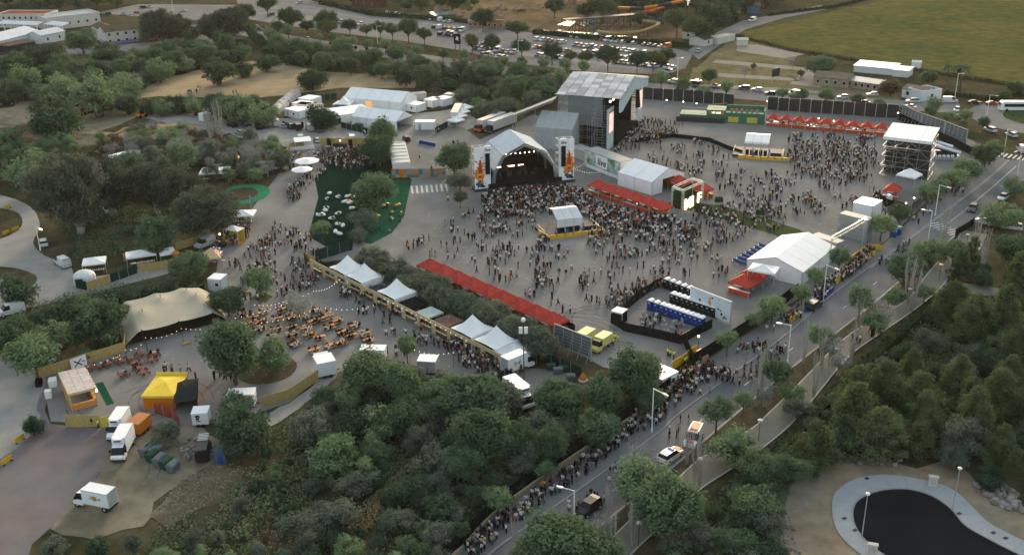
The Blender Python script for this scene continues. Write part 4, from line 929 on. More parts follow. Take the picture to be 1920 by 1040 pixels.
# reed and green fences of the left side
fence([(66, 712), (135, 690), (165, 680), (235, 660), (237, 640)], 2.0, reed, 'reed fence with festoon lights by the timber bar'); fence([(125, 800), (190, 800)], 2.2, reed, 'reed fence in front of the timber bar'); fence([(192, 802), (222, 795)], 1.9, yellowf, 'yellow banner fence beside the white vans')
fence([(572, 505), (570, 488), (590, 500)], 2.2, reed, 'reed fence corner at the stall row end'); fence([(592, 490), (660, 468)], 2.6, greenm, 'dark green screen behind the stall row end', 3)
fence([(490, 765), (540, 750), (565, 735), (598, 712)], 2.0, reed, 'reed fence along the lower edge of the food court'); fence([(910, 735), (932, 722), (960, 700)], 1.9, greenm, 'green screen fence behind the white lorry'); 
fence([(1000, 668), (1050, 690), (1090, 708)], 2.0, greenm, 'green mesh fence along the service yard'); fence([(1090, 750), (1060, 775), (1000, 800)], 1.9, greenm, 'green mesh fence at the yard edge under trees')
fence([(420, 332), (470, 332), (505, 325), (535, 298), (545, 282), (575, 275)], 2.2, reed, 'reed fence curving round the entrance court'); fence([(600, 274), (690, 274)], 2.6, reed, 'reed wall behind the crowded dark turf', 3)
fence([(296, 478), (232, 490)], 1.9, reed, 'reed fence behind the white stalls'); fence([(330, 470), (380, 455), (415, 440)], 1.9, reed, 'reed fence under the eucalyptus')
fence([(143, 540), (165, 545)], 2.0, greenm, 'green mesh fence by the round white tent'); fence([(165, 545), (208, 530)], 1.9, reed, 'short reed fence by the gravel road'); fence([(208, 530), (258, 512)], 1.9, greenm, 'green mesh fence below the stalls'); fence([(260, 510), (325, 502)], 1.9, reed, 'reed fence in front of the long canopy stall')
fence([(215, 585), (240, 575), (290, 560), (345, 555), (385, 548)], 2.0, greenm, 'sagging green mesh fence behind the stretch tent', sag=.5)
fence([(585, 190), (632, 186)], 2.2, greenm, 'green mesh fence of the backstage yard'); fence([(530, 238), (545, 244), (570, 240)], 2, greenm, 'green mesh fence by the parked vans'); fence([(608, 242), (640, 232)], 2, greenm, 'green mesh fence at the yard steps'); fence([(640, 240), (690, 252)], 2, greenm, 'green mesh fence before the smaller marquee'); fence([(818, 250), (840, 238)], 2, greenm, 'green mesh fence beside the two door cabin')
# coloured square fence
sqm = [orange, mat('sq_teal', (.10, .16, .17), .8, .1), mat('sq_grey', (.25, .25, .23), .8, .1), mat('sq_tan', (.36, .27, .16), .8, .1), mat('sq_green', (.12, .17, .14), .8, .1)]
O, rz, L = fr((735, 334), (836, 333)); t = thing('patchwork_fence', 'screen fence of orange, teal and grey squares across the lane', 'fence', O, rz); r = random.Random(4); sm_ = MB(); sm_.box(.01, .99, -.03, .03, .01, .99)
sqme = [sm_.mesh('square_panel', m) for m in sqm]; nsq = 14
for i in range(nsq):
    for j in range(3): o = obj('square_panel', sqme[r.choice((0, 0, 1, 1, 2, 2, 3, 4))], t, (L*i/nsq, 0, .1+j*.85)); o.scale = (L/nsq, 1, .85)
b = MB(); 
for i in range(8): b.box(L*i/7-.03, L*i/7+.03, .05, .12, 0, 2.7)
b.build('post', galv, t)
# big framed screens (back views)
for a, b_, h, lab in (((1040, 650), (1108, 678), 4.6, 'tall slatted grey screen by the ambulances and service yard'), ((1690, 225), (1725, 243), 5, 'first tall framed screen panel toward the roundabout'), ((1727, 243), (1768, 258), 5, 'middle tall framed screen panel toward the roundabout'), ((1770, 259), (1810, 275), 5, 'last tall framed screen panel toward the roundabout')):
    O, rz, L = fr(a, b_); t = thing('framed_screen', lab, 'screen', O, rz); n = max(3, int(L/2)); b = MB(); b.box(-.1, L+.1, -.08, .08, h, h+.15); b.box(-.1, .1, -.08, .08, 0, h); b.box(L-.1, L+.1, -.08, .08, 0, h); b.box(-.1, L+.1, -.08, .08, .55, .7); b.build('frame', mat('pale_frame', (.42, .41, .37), .7, .1), t)
    for k in range(n): b = MB(); b.box(L*k/n+.05, L*(k+1)/n-.05, -.03, .03, .7, h-.02); b.build('panel', mat('slate_panel', (.13, .145, .15), .6, .12, .8), t)
    b = MB()
    for k in range(n+1): b.box(L*k/n-.04, L*k/n+.04, -.1, -.03, 0, h); b.tube((L*k/n, -.05, h*.7), (L*k/n, -1.4, 0), .05)
    for k in range(6): b.box(0, L, -.075, -.035, .9+k*(h-1)/6, .95+k*(h-1)/6)
    b.build('brace', galv, t)
# ------------------------------------------------------------------ buildings
def building(a, b_, depth, h, label, wallm, roofm, roof='flat', rh=1.5, rows=1, n=4, sides=0, z=0., name='building', base=None, wsz=(.55, .6), ridge='x', over=.3):
    O, rz, L = fr(a, b_, z); O.z = 0; t = thing(name, label, 'building', O, rz)
    b = MB(); b.box(0, L, 0, depth, 0, h); w_ = b.build('wall', wallm, t)
    if base: b = MB(); b.box(-.03, L+.03, -.03, depth+.03, 0, 1.5); b.build('painted_plinth', base, t)
    if roof == 'flat':
        b = MB(); b.box(.25, L-.25, .25, depth-.25, h, h+.06); b.build('roof', roofm, t); b = MB()
        b.box(-.05, L+.05, -.05, .25, h, h+.5); b.box(-.05, L+.05, depth-.25, depth+.05, h, h+.5); b.box(-.05, .25, .25, depth-.25, h, h+.5); b.box(L-.25, L+.05, .25, depth-.25, h, h+.5); b.build('parapet', wallm, t)
    elif roof == 'gable':
        o = over; D = depth
        if ridge == 'x':
            b = MB(); b.slab((-o, -o, h-.05), (L+o, -o, h-.05), (L+o, D/2, h+rh), (-o, D/2, h+rh), -.14); b.build('roof_slope', roofm, t); b = MB(); b.slab((L+o, D+o, h-.05), (-o, D+o, h-.05), (-o, D/2, h+rh), (L+o, D/2, h+rh), -.14); b.build('roof_slope', roofm, t)
            b = MB(); b.tri((0, 0, h), (0, D, h), (0, D/2, h+rh)); b.tri((L, 0, h), (L, D, h), (L, D/2, h+rh)); b.build('gable', wallm, t)
        else:
            b = MB(); b.slab((-o, D+o, h-.05), (-o, -o, h-.05), (L/2, -o, h+rh), (L/2, D+o, h+rh), -.14); b.slab((L+o, -o, h-.05), (L+o, D+o, h-.05), (L/2, D+o, h+rh), (L/2, -o, h+rh), -.14); b.build('roof', roofm, t)
            b = MB(); b.tri((0, 0, h), (L, 0, h), (L/2, 0, h+rh)); b.tri((0, D, h), (L, D, h), (L/2, D, h+rh)); b.build('gable', wallm, t)
    elif roof == 'shed':
        b = MB(); b.slab((-over, -over, h), (L+over, -over, h), (L+over, depth, h+rh), (-over, depth, h+rh), -.12); b.build('roof', roofm, t)
    fh = h/max(1, rows)
    for j in range(rows):
        for k in range(n):
            x = L*(k+.5)/n; zz = fh*j+fh*.35; b = MB(); b.box(x-wsz[0]-.07, x+wsz[0]+.07, -.05, -.01, zz-.07, zz+wsz[1]*2+.07); f = b.build('window', white, t); b = MB(); b.box(x-wsz[0], x+wsz[0], -.07, -.05, zz, zz+wsz[1]*2); b.build('pane', glass, f)
        for k in range(sides):
            y = depth*(k+.5)/sides; zz = fh*j+fh*.35; b = MB(); b.box(L+.01, L+.05, y-wsz[0], y+wsz[0], zz, zz+wsz[1]*2); b.build('window', glass, t)
    return t, L
cw_ = mat('render_cream', (.55, .53, .47), .85, .08, .3); ww = mat('render_white', (.62, .64, .65), .85, .06, .3); brt = mat('brown_tiles', (.115, .085, .06), .85, .2, .6, bump=.3); mroof = mat('metal_roof', (.50, .53, .56), .5, .08, .2); terr = mat('terracotta', (.22, .08, .05), .85, .2, .6); lilac = mat('lilac_paint', (.22, .24, .36), .8, .1)
building((200, 85), (262, 78), 12, 6.0, 'cream two storey school block with brown tiled roof and lilac plinth', cw_, brt, 'gable', 2.0, 2, 4, 0, base=lilac)
building((175, 70), (199, 84), 8, 5.6, 'cream gable wing joined to the brown roofed school block', cw_, brt, 'gable', 1.4, 1, 2, ridge='x')
building((-40, 108), (78, 76), 16, 4.5, 'long white school hall with metal roof and tiny square windows', ww, mroof, 'gable', 2.2, 1, 14, 0, wsz=(.25, .3))
building((80, 84), (124, 75), 10, 4.2, 'white school annex with pale metal roof beside the hall', ww, mroof, 'gable', 1.6, 1, 2)
building((-5, 52), (88, 52), 14, 6.5, 'cream school wing with pale veranda roof on columns', cw_, terr, 'flat', 1, 2, 9)
building((90, 58), (190, 46), 16, 6, 'cream school wing with flat grey roof and parapet', cw_, mat('grey_deck', (.26, .29, .33), .8, .1, .3), 'flat', 1, 1, 6)
for a, b_, lab in (((10, 57), (85, 60), 'pale metal veranda roof on white columns beside the school hall'), ((100, 58), (135, 62), 'shorter pale veranda roof near the dark broadleaf tree')):
    O, rz, L = fr(a, b_, 0); t = thing('veranda', lab, 'veranda', O, rz); b = MB(); b.slab((0, -5, 4.0), (L, -5, 4.0), (L, 0, 5.0), (0, 0, 5.0), -.12); b.build('roof', mroof, t)
    for k in range(7): b = MB(); b.box(L*k/6.2, L*k/6.2+.3, -4.8, -4.5, 0, 4.0); b.build('column', wpaint, t)
building((15, 100), (68, 90), 6, 3, 'low dark grey shed roof before the school hall', dark, brt, 'shed', .8, 1, 0)
# farm by the field
building((1525, 160), (1590, 166), 9, 3.2, 'stone farm house with long brown roof by the field', mat('stone_wall', (.33, .26, .19), .9, .3, .8, bump=.3), mat('old_tiles', (.21, .16, .12), .9, .25, .5, bump=.4), 'gable', 1.4, 1, 4)
building((1575, 162), (1645, 172), 6, 2.6, 'farm terrace with low grey lean-to roof', mat('stone_wall', (.33, .26, .19)), mat('grey_lean', (.34, .36, .38), .7, .12), 'shed', .5, 1, 6)
building((1600, 135), (1675, 142), 10, 2.5, 'white flat roofed shed at the field edge', ww, white, 'shed', .4, 1, 0); building((1672, 143), (1702, 146), 7, 2.5, 'smaller white flat roof next to the field edge shed', ww, white, 'shed', .4, 1, 0); building((1708, 130), (1726, 131), 4, 2.4, 'tiny white shed by the field hedge', ww, white, 'flat', 1, 1, 0)
building((1690, 182), (1732, 189), 8, 3.0, 'whitewashed farm cottage with green shutters and brown roof', ww, mat('old_tiles', (.2, .16, .12)), 'gable', 1.0, 1, 2); building((1728, 191), (1764, 186), 7, 3.2, 'white flat roofed cottage extension with chimneys', ww, groof, 'flat', 1, 1, 1)
building((1320, 88), (1336, 84), 8, 3.0, 'dark roofed barn beside the field lane', cw_, dark, 'gable', 1.2, 1, 1); building((1345, 84), (1378, 76), 5, 2.5, 'cream walled yard shed by the lane', cw_, cream, 'flat', 1, 1, 0); building((1382, 86), (1402, 86), 4, 2.4, 'tiny cream hut at the field corner', cw_, cream, 'gable', .8, 1, 0)
building((1280, 73), (1300, 74), 6, 3.4, 'small cream hut with terracotta roof by the car park', cw_, terr, 'gable', 1, 1, 1); building((1400, 26), (1425, 26), 8, 4, 'blue barn with grey roof beyond the lane', mat('blue_wall', (.1, .14, .2), .8, .1), dark, 'gable', 1.2, 1, 0)
# water park: rock terraces, pools, tube slides, lit sign
rockm = mat('cast_rock', (.31, .21, .125), .95, .3, .5, bump=.6)
r = random.Random(12)
for k, (x, y, w_, h) in enumerate([(885, 35, 40, 5), (915, 45, 30, 3), (940, 25, 40, 6), (860, 28, 36, 4), (975, 20, 30, 4), (1010, 18, 36, 4), (830, 20, 36, 4), (1070, 12, 30, 5), (1190, 68, 26, 3), (940, 38, 20, 4)]):
    c = G(x, y); b = MB(); ax = w_/2/S(y); rings = []
    for i, (rr, zz) in enumerate(((1, 0), (.95, .35), (.8, .7), (.5, .95), (.15, 1))): rings.append([(math.cos(2*math.pi*j/12)*ax*rr*r.uniform(.8, 1.15), math.sin(2*math.pi*j/12)*ax*.6*rr*r.uniform(.5, 1.5), h*.7*zz*r.uniform(.6, 1.3)) for j in range(12)])
    b.loft(rings); o = b.build('artificial_rock', rockm, None, (c.x, c.y, 0)); tag(o, 'tan cast rock formation in the water park', 'rock', 'tan rocks of the water park')
for a, b_, d_, h, lab in (((878, 52), (905, 52), 6, 3, 'tan adobe gatehouse of the water park'), ((912, 54), (945, 56), 6, 4, 'tan adobe building with flat roof beside the car park'), ((660, 10), (705, 16), 8, 4, 'dark green roofed barn beside the car park hedge')):
    building(a, b_, d_, h, lab, rockm if 'adobe' in lab else mat('brick_dark', (.12, .06, .045), .9, .2), rockm if 'adobe' in lab else greenm, 'flat' if 'gate' not in lab else 'gable', 1, 1, 3)
poolm = mat('pool_water', (.12, .28, .36), .1, .1, .3, spec=.6)
for pts in ([(1045, 47), (1062, 40), (1080, 41), (1070, 50)], [(1085, 45), (1110, 38), (1120, 42), (1095, 50)], [(800, 24), (845, 18), (850, 26), (815, 30)], [(1000, 56), (1180, 66), (1180, 70), (1000, 60)], [(1215, 36), (1245, 32), (1247, 40), (1222, 42)]):
    sheet('pool', pts, poolm, .12, .1)
def slide(pts, rad, m, lab):
    W = [G(x, y, z) for x, y, z in pts]; W = smooth(W, 5, False); t = thing('water_slide', lab, 'slide', (W[0].x, W[0].y, 0)); o0 = Vector((W[0].x, W[0].y, 0))
    for i in range(len(W)-1): b = MB(); b.tube(W[i]-o0, W[i+1]-o0, rad, 0, 8); b.build('slide_section', m[i // 3 % len(m)], t)
    b = MB()
    for i in range(0, len(W), 3): q = W[i]-o0; b.tube((q.x, q.y, 0), q, .14)
    b.build('support_post', dark, t)
slide([(1160, 15, 9), (1200, 16, 10), (1240, 10, 11), (1280, 2, 12)], .8, [orange, dark], 'orange and black striped tube slide')
slide([(1170, 30, 5), (1195, 26, 6), (1225, 20, 8), (1245, 14, 9)], .8, [redp, orange], 'red tube slide below the striped one')
slide([(1120, 60, 2), (1150, 64, 2), (1185, 62, 2.4), (1215, 56, 3), (1235, 45, 4), (1205, 40, 5)], .9, [mat('sand_slide', (.3, .2, .08), .6, .15)], 'sand coloured spiral slide near the car park hedge')
O, rz, L = fr((1060, 62), (1240, 48)); t = thing('slide_scaffold', 'dark timber trestle carrying the water slides', 'scaffold', O, rz); b = MB(); scaffold(b, 0, L, 0, 5, 0, 6, 14, 1, 2, .13); b.box(0, L, 0, 5, 6, 6.2); b.build('trestle', dark, t)
O, rz, L = fr((1285, 30), (1310, 28)); t = thing('lit_park_sign', 'glowing stacked lettering of the water park among dark pines', 'sign', O, rz); gl = mat('sign_glow', (.95, .9, .75), .5, 0, emit=.4); gl2 = mat('sign_glow_gold', (.9, .65, .2), .5, 0, emit=.35)
for s_, z_, m_ in (('Western', 11.5, gl2), ('Water', 8.8, gl), ('Park', 6.4, gl)): lettering(s_, 3.6, m_, t, (L/2, 0, z_), (math.pi/2, 0, 0), bold=.06, name='lettering')
b = MB(); b.tube((1, .5, 0), (1, .5, 12), .2); b.tube((L-1, .5, 0), (L-1, .5, 12), .2); b.build('post', dark, t)
O, rz, L = fr((852, 95), (864, 96)); t = thing('park_totem', 'dark advertising totem beside the car park entrance', 'sign', O, rz); b = MB(); b.box(0, L, -.2, .2, 3, 7.5); b.build('panel', black, t); b = MB(); b.tube((.5, 0, 0), (.5, 0, 3), .15); b.tube((L-.5, 0, 0), (L-.5, 0, 3), .15); b.build('post', dark, t); b = MB(); blob(b, L/2, 5.4, 1.0, 12, 3, -.22); b.build('emblem', wpaint, t)
O, rz, L = fr((1446, 160), (1460, 157)); t = thing('road_sign_board', 'dark road sign on two posts beside the north road', 'sign', O, rz); b = MB(); b.box(0, L, -.1, .1, 3, 6); b.build('panel', dark, t); b = MB(); b.tube((.6, .1, 0), (.6, .1, 6), .1); b.tube((L-.6, .1, 0), (L-.6, .1, 6), .1); b.build('post', galv, t)
def hedge(pts, w_, h, label, m=None, unit=3., seed=0, group=None):
    W = px(pts); t = thing('hedge', label, 'hedge', (W[0].x, W[0].y, 0)); r_ = random.Random(seed); b = MB(); n = 0
    mm = m or mat('hedge_leaf', (.028, .042, .02), .95, .45, 1.2, bump=.8)
    V = []
    for a, c in zip(W[:-1], W[1:]):
        d = c-a; k = max(1, int(d.length*(34 if a.y < 260 else 9)*max(.35, w_/2))); 
        dn = d.normalized(); nn = Vector((-dn.y, dn.x, 0))
        for i in range(k):
            q = a+d*r_.random()-W[0]+nn*r_.uniform(-w_/2, w_/2); zz = r_.uniform(.2, 1)*h*(.9+.2*noise.noise(q*.3)); s_ = r_.uniform(.1, .24) if a.y < 260 else r_.uniform(.25, .5)
            nrm = Vector((r_.uniform(-1, 1), r_.uniform(-1, 1), r_.uniform(.2, 1))).normalized(); u = nrm.orthogonal().normalized(); v = nrm.cross(u); o_ = Vector((q.x, q.y, zz))
            b.quad(o_-u*s_-v*s_*.6, o_+u*s_*.7-v*s_, o_+u*s_+v*s_*.7, o_-u*s_*.8+v*s_)
        rr = math.atan2(d.y, d.x); cs, sn = math.cos(rr), math.sin(rr); p0, p1 = a-W[0], c-W[0]; hw = nn*w_*.42
        b.add([p0-hw, p1-hw, p1+hw, p0+hw]+[q+Vector((0, 0, h*.8)) for q in (p0-hw*.8, p1-hw*.8, p1+hw*.8, p0+hw*.8)], [(4, 5, 6, 7), (0, 1, 5, 4), (1, 2, 6, 5), (2, 3, 7, 6), (3, 0, 4, 7)])
    b.build('foliage', mm, t); return t
hedge([(1430, 880), (1500, 815), (1590, 720), (1700, 620), (1790, 540)], 2.2, 1.8, 'clipped dark hedge between promenade and pine wood'); hedge([(600, 8), (700, 30), (860, 42), (980, 58)], 2.5, 2.5, 'tall hedge along the far side of the car park'); hedge([(1000, 64), (1150, 78), (1290, 90)], 2.5, 2.6, 'hedge between parked cars and the water slides'); hedge([(1300, 70), (1380, 35)], 3, 3, 'hedge along the lane beside the field'); hedge([(1380, 68), (1480, 95), (1600, 115), (1760, 140), (1920, 165)], 1.6, 1.2, 'low brown hedge along the near field edge', mat('dry_hedge', (.09, .07, .035), .95, .4, 1)); hedge([(1440, 30), (1560, 15), (1650, -5)], 2, 1.5, 'dark hedge along the far field edge'); hedge([(1770, 178), (1850, 188), (1915, 180)], 2, 1.6, 'hedge along the farm garden by the roundabout')
for k, (x, y) in enumerate([(620, 84), (667, 92), (688, 95), (727, 100), (762, 103), (740, 102), (700, 98), (1271, 171), (1297, 176), (1311, 178), (1337, 180), (1349, 182)]):
    p = G(x, y); b = MB(); b.ball((0, 0, .75), .8, 0, 9, 6); o = b.build('clipped_shrub', mat('clipped_leaf', (.02, .03, .017), .95, .4, 2, bump=1.), None, (p.x, p.y, 0)); tag(o, 'small clipped dark shrub along the north road', 'shrub', 'clipped shrubs along the north road')
for x, y in ((1348, 378), (1425, 402), (1308, 390)):
    p = G(x, y); b = MB(); b.box(-1, 1, -.7, .7, 0, 1.2, inset=.15); o = b.build('box_planter_shrub', mat('hedge_wall', (.03, .06, .02)), None, (p.x, p.y, 0)); tag(o, 'boxy clipped shrub on the lawn strip of the plaza', 'shrub', 'boxy shrubs on the lawn strip')
# ------------------------------------------------------------------ lower left: timber bar, coloured tents, bins
O, rz, L = fr((135, 772), (178, 768)); c = G(110, 700, 3.2); d = Vector((c.x-O.x, c.y-O.y, 0)); D = d.length
rz = math.atan2(-d.x, d.y); t = thing('timber_bar', 'long timber bar with pale printed roof panels and festoon bulbs', 'bar', O, rz); L = 4.2
rp = mat('printed_roof', (.52, .47, .44), .75, .06, .6, col2=(.44, .37, .35), c2s=.9); pme_ = MB(); pme_.box(.02, .98, .02, .98, 0, .05); pme_ = pme_.mesh('roof_panel', rp)
for i in range(3):
    for j in range(8): o = obj('roof_panel', pme_, t, (L*i/3, D*j/8, 3.2+.12*(1-i/3))); o.scale = (L/3, D/8, 1)
b = MB(); b.box(-.1, 0, -.1, D+.1, 3.0, 3.42); b.box(L, L+.1, -.1, D+.1, 2.95, 3.3); b.box(0, L, -.12, -.02, 2.95, 3.35); b.box(0, L, D+.02, D+.12, 2.95, 3.35); b.build('roof_edge', woodp, t)
b = MB()
for k in range(6):
    for x in (.1, L-.1): b.box(x-.08, x+.08, D*k/5-.08+.1*(k == 0)-.1*(k == 5), D*k/5+.08+.1*(k == 0)-.1*(k == 5), 0, 3.0)
b.build('post', woodp, t); b = MB(); b.box(L-.5, L, .2, D-.2, 0, 1.1); b.box(.2, L-.2, .1, .5, 0, 1.1); b.box(0, .15, .3, D-.3, 0, 2.4); b.build('counter', orangew, t)
b = MB()
for k in range(12): b.ball((L+.2, D*k/12+.5, 2.8), .07, n=5, k=4)
o = b.build('festoon_bulb', bulb, t); o['kind'] = 'stuff'; b = MB(); b.ball((L+.1, .4, 2.5), .22); b.build('bar_lamp', flood, t)
b = MB(); b.box(L+1.1, L+2.3, -1, D*.9, .052, .08); o = b.build('turf_strip', carpet, t)
for x, y, w_, d_, h, m, lab in ((100, 722, 1.2, 1.8, 1.2, wpaint, 'white chest freezer behind the timber bar'), (92, 745, 1.0, 1.0, 1.4, wpaint, 'white fridge unit by the fence of the timber bar'), (74, 722, 1, 1.6, 1.1, black, 'black waste bin by the reed fence'), (480, 548, 1.6, 1.2, .5, reed, 'straw bale') ):
    if 'straw' in lab: continue
    p = G(x, y); t = thing('chest_unit', lab, 'appliance', p, .3); b = MB(); b.box(-w_/2, w_/2, -d_/2, d_/2, .06, h-.08); b.build('body', m, t); b = MB(); b.box(-w_/2-.02, w_/2+.02, -d_/2-.02, d_/2+.02, h-.08, h); b.build('lid', m, t)
O, rz, L = fr((135, 695), (164, 684)); t = thing('cross_sign', 'white sign board with a big black cross on the reed fence', 'sign', O+Vector((.1, -.25, 0)), rz); b = MB(); b.box(0, L, -.04, .04, .15, 2.3); bd = b.build('board', white, t)
b = MB(); 
for s_ in (-1, 1): b.add([(L*.45-.7-.2*s_*0, -.05, 1.2-s_*.6-.13), (L*.45-.7, -.05, 1.2-s_*.6+.13), (L*.45+.7, -.05, 1.2+s_*.6+.13), (L*.45+.7, -.05, 1.2+s_*.6-.13)], [(0, 1, 2, 3)] if s_ < 0 else [(3, 2, 1, 0)])
b.box(L*.7, L*.9, -.052, -.045, 1.15, 1.3); b.build('cross_mark', inkm, bd)
O, rz, L = fr((271, 768), (329, 768)); t = thing('yellow_marquee', 'yellow roofed tent with orange skirt beside the dark tent', 'tent', O, rz); D = 7
b = MB(); e, pk = 2.7, 3.25; b.add([(-.1, -.1, e), (L+.1, -.1, e), (L+.1, D+.1, e), (-.1, D+.1, e), (L/2, D*.55, pk)], [(0, 1, 4), (1, 2, 4), (2, 3, 4), (3, 0, 4)]); b.box(-.12, L+.12, -.14, -.1, e-.4, e); b.build('roof', yellowf, t); b = MB(); b.box(-.12, L+.12, D+.1, D+.16, e-.2, e+.5); b.build('back_valance', yellowf, t); b = MB(); b.box(0, L, 0, .05, 0, e-.4); b.box(0, .05, .05, D, 0, e-.1); b.box(L-.05, L, .05, D, 0, e-.1); b.build('skirt', orange, t); b = MB()
for x in (0, L):
    for y in (0, D): b.box(x-.05, x+.05, y-.05, y+.05, 0, e)
b.build('leg', galv, t)
O, rz, L = fr((330, 780), (374, 775)); t = thing('dark_marquee', 'dark grey low tent with red side beside the yellow tent', 'tent', O, rz+.1); D = 7; b = MB(); b.add([(-.1, -.1, 2.5), (L+.1, -.1, 2.5), (L+.4, D+.1, 2.7), (.3, D+.1, 2.7), (L/2+.1, D/2, 3.3)], [(0, 1, 4), (1, 2, 4), (2, 3, 4), (3, 0, 4)]); b.build('roof', mat('charcoal_fabric', (.03, .035, .032), .85, .2, .7), t); b = MB(); b.box(L-.1, L, 0, D, 0, 2.5); b.build('side_wall', mat('red_side', (.42, .09, .03), .7, .15), t); b = MB(); b.box(.1, L-.2, D-.3, D-.2, 0, 2.4); b.box(0, .06, 0, .06, 0, 2.4); b.build('back_wall', dark, t)
fence([(290, 775), (325, 785), (338, 800)], 1.8, mat('red_mesh', (.25, .06, .045), .8, .2, 1), 'red mesh fence behind the orange trailer')
# recycling bins
binm = [mat('bin_grey', (.12, .14, .15), .7, .15), mat('bin_green', (.03, .07, .045), .7, .15)]
def wbin(x, y, rz_, m, label, group, s_=1.):
    p = G(x, y); t = thing('waste_container', label, 'bin', p, rz_, group); t.scale = (s_,)*3
    b = MB(); b.loft([[(-.85, -.5, .15), (.85, -.5, .15), (.85, .5, .15), (-.85, .5, .15)], [(-1, -.65, 1.25), (1, -.65, 1.25), (1, .65, 1.25), (-1, .65, 1.25)]]); b.build('body', m, t); b = MB(); b.loft([[(-1.03, -.68, 1.25), (1.03, -.68, 1.25), (1.03, .68, 1.25), (-1.03, .68, 1.25)], [(-1, -.5, 1.5), (1, -.5, 1.5), (1, .5, 1.5), (-1, .5, 1.5)], [(-.95, -.15, 1.62), (.95, -.15, 1.62), (.95, .15, 1.62), (-.95, .15, 1.62)]]); b.build('lid', m, t)
    for sx in (-.7, .7):
        for sy in (-.4, .4): b = MB(); b.tube((sx, sy-.05, .09), (sx, sy+.05, .09), .09, 0, 8); b.build('wheel', tyre, t)
for k, (x, y) in enumerate([(275, 853), (287, 862), (300, 870), (313, 876), (326, 882), (281, 848), (292, 854)]): wbin(x, y, 1.1+.1*(k % 3), binm[k % 2 if k < 5 else 0], ('grey' if (k % 2 == 0 or k > 4) else 'green')+' wheeled waste container in the cluster on the dirt lot', 'waste containers clustered on the dirt lot')
for k, (x, y) in enumerate([(1033, 693), (1046, 700), (1057, 697), (1070, 713)]): wbin(x, y, .2, binm[1-k % 2], ('grey' if k % 2 else 'green')+' waste container in the service yard', 'waste containers in the service yard', .8)
for k, (x, y) in enumerate([(316, 207), (324, 207), (333, 208), (342, 209)]): wbin(x, y, .1, binm[k % 2], ('grey' if k % 2 == 0 else 'green')+' waste container at the back of the gravel yard', 'waste containers at the back of the gravel yard', 1.2)
# scattered small things
wbin(1310, 668, .6, yellow, 'yellow waste container by the street gate', None, .8)
for (x, y) in [(1093, 713)]:
    p = G(x, y); t = thing('plastic_buoy_cone', 'orange topped white cone on the yard edge', 'cone', p); b = MB(); b.loft([[(math.cos(k*.785)*r_, math.sin(k*.785)*r_, z) for k in range(8)] for r_, z in ((.8, 0), (.78, .35))]); b.build('base', white, t); b = MB(); b.loft([[(math.cos(k*.785)*r_, math.sin(k*.785)*r_, z) for k in range(8)] for r_, z in ((.7, .35), (.6, .8), (.1, 1.5))]); b.build('cone', orange, t)
for (x, y) in [(38, 828), (14, 868), (15, 392), (12, 440), (30, 433)]:
    p = G(x, y); t = thing('yellow_barrier', 'small yellow barrier standing alone on the %s' % ('dusty lot' if y > 700 else 'gravel road edge'), 'barrier', p, 1.2, 'yellow barriers on the %s' % ('dusty lot' if y > 700 else 'gravel road')); b = MB(); b.box(-1, 1, -.04, .04, .25, 1.05); b.build('panel', yellow, t); b = MB(); b.box(-.8, -.7, -.3, .3, 0, .25); b.box(.7, .8, -.3, .3, 0, .25); b.build('foot', dark, t)
for (x, y) in [(350, 646), (405, 628), (432, 611), (465, 550), (405, 600)]:
    p = G(x, y); o = thing('straw_bale', 'straw bale on the ground near the stretch tent', 'bale', p, rnd.uniform(0, 1), 'straw bales near the stretch tent'); b = MB(); b.box(-.7, .7, -.28, .28, 0, .5, inset=.03); b.build('bale', mat('straw', (.36, .28, .12), .95, .25, 4), o); b = MB(); b.box(-.35, -.31, -.29, .29, 0, .51); b.box(.31, .35, -.29, .29, 0, .51); b.build('twine', orange, o)
# cafe tables and chairs beside the stretch tent
cb = MB(); cb.box(-.22, .22, -.22, .22, .42, .46); cb.box(-.22, .22, .19, .23, .46, .9)
for x in (-.2, .2):
    for y in (-.2, .2): cb.box(x-.02, x+.02, y-.02, y+.02, 0, .42)
chm = cb.mesh('wooden_chair', brownw)
def cafe(x, y, n, lab):
    p = G(x, y); t = thing('cafe_table', 'brown cafe table %s' % lab, 'table', p, rnd.uniform(0, 1), 'brown cafe tables by the stretch tent'); b = MB(); b.box(-.45, .45, -.45, .45, .7, .75); b.build('table_top', brownw, t); b = MB(); b.tube((0, 0, 0), (0, 0, .7), .05); b.box(-.25, .25, -.25, .25, 0, .04); b.build('leg', dark, t)
    for k in range(n):
        a = 2*math.pi*k/n+rnd.uniform(-.3, .3); q = p+Vector((math.cos(a)*.95, math.sin(a)*.95, 0)); o = obj('wooden_chair', chm, None, q, a-math.pi/2+rnd.uniform(-.4, .4)); tag(o, 'brown wooden chair at a cafe table near the stretch tent', 'chair', 'brown chairs round the cafe tables')
for x, y, n in [(172, 693, 4), (193, 690, 4), (207, 686, 4), (222, 678, 4), (232, 682, 4), (247, 676, 4), (268, 668, 4), (290, 670, 5), (262, 695, 4), (270, 703, 4), (233, 706, 4), (255, 685, 4), (285, 680, 5)]: cafe(x, y, n, 'with wooden chairs by the reed fence')
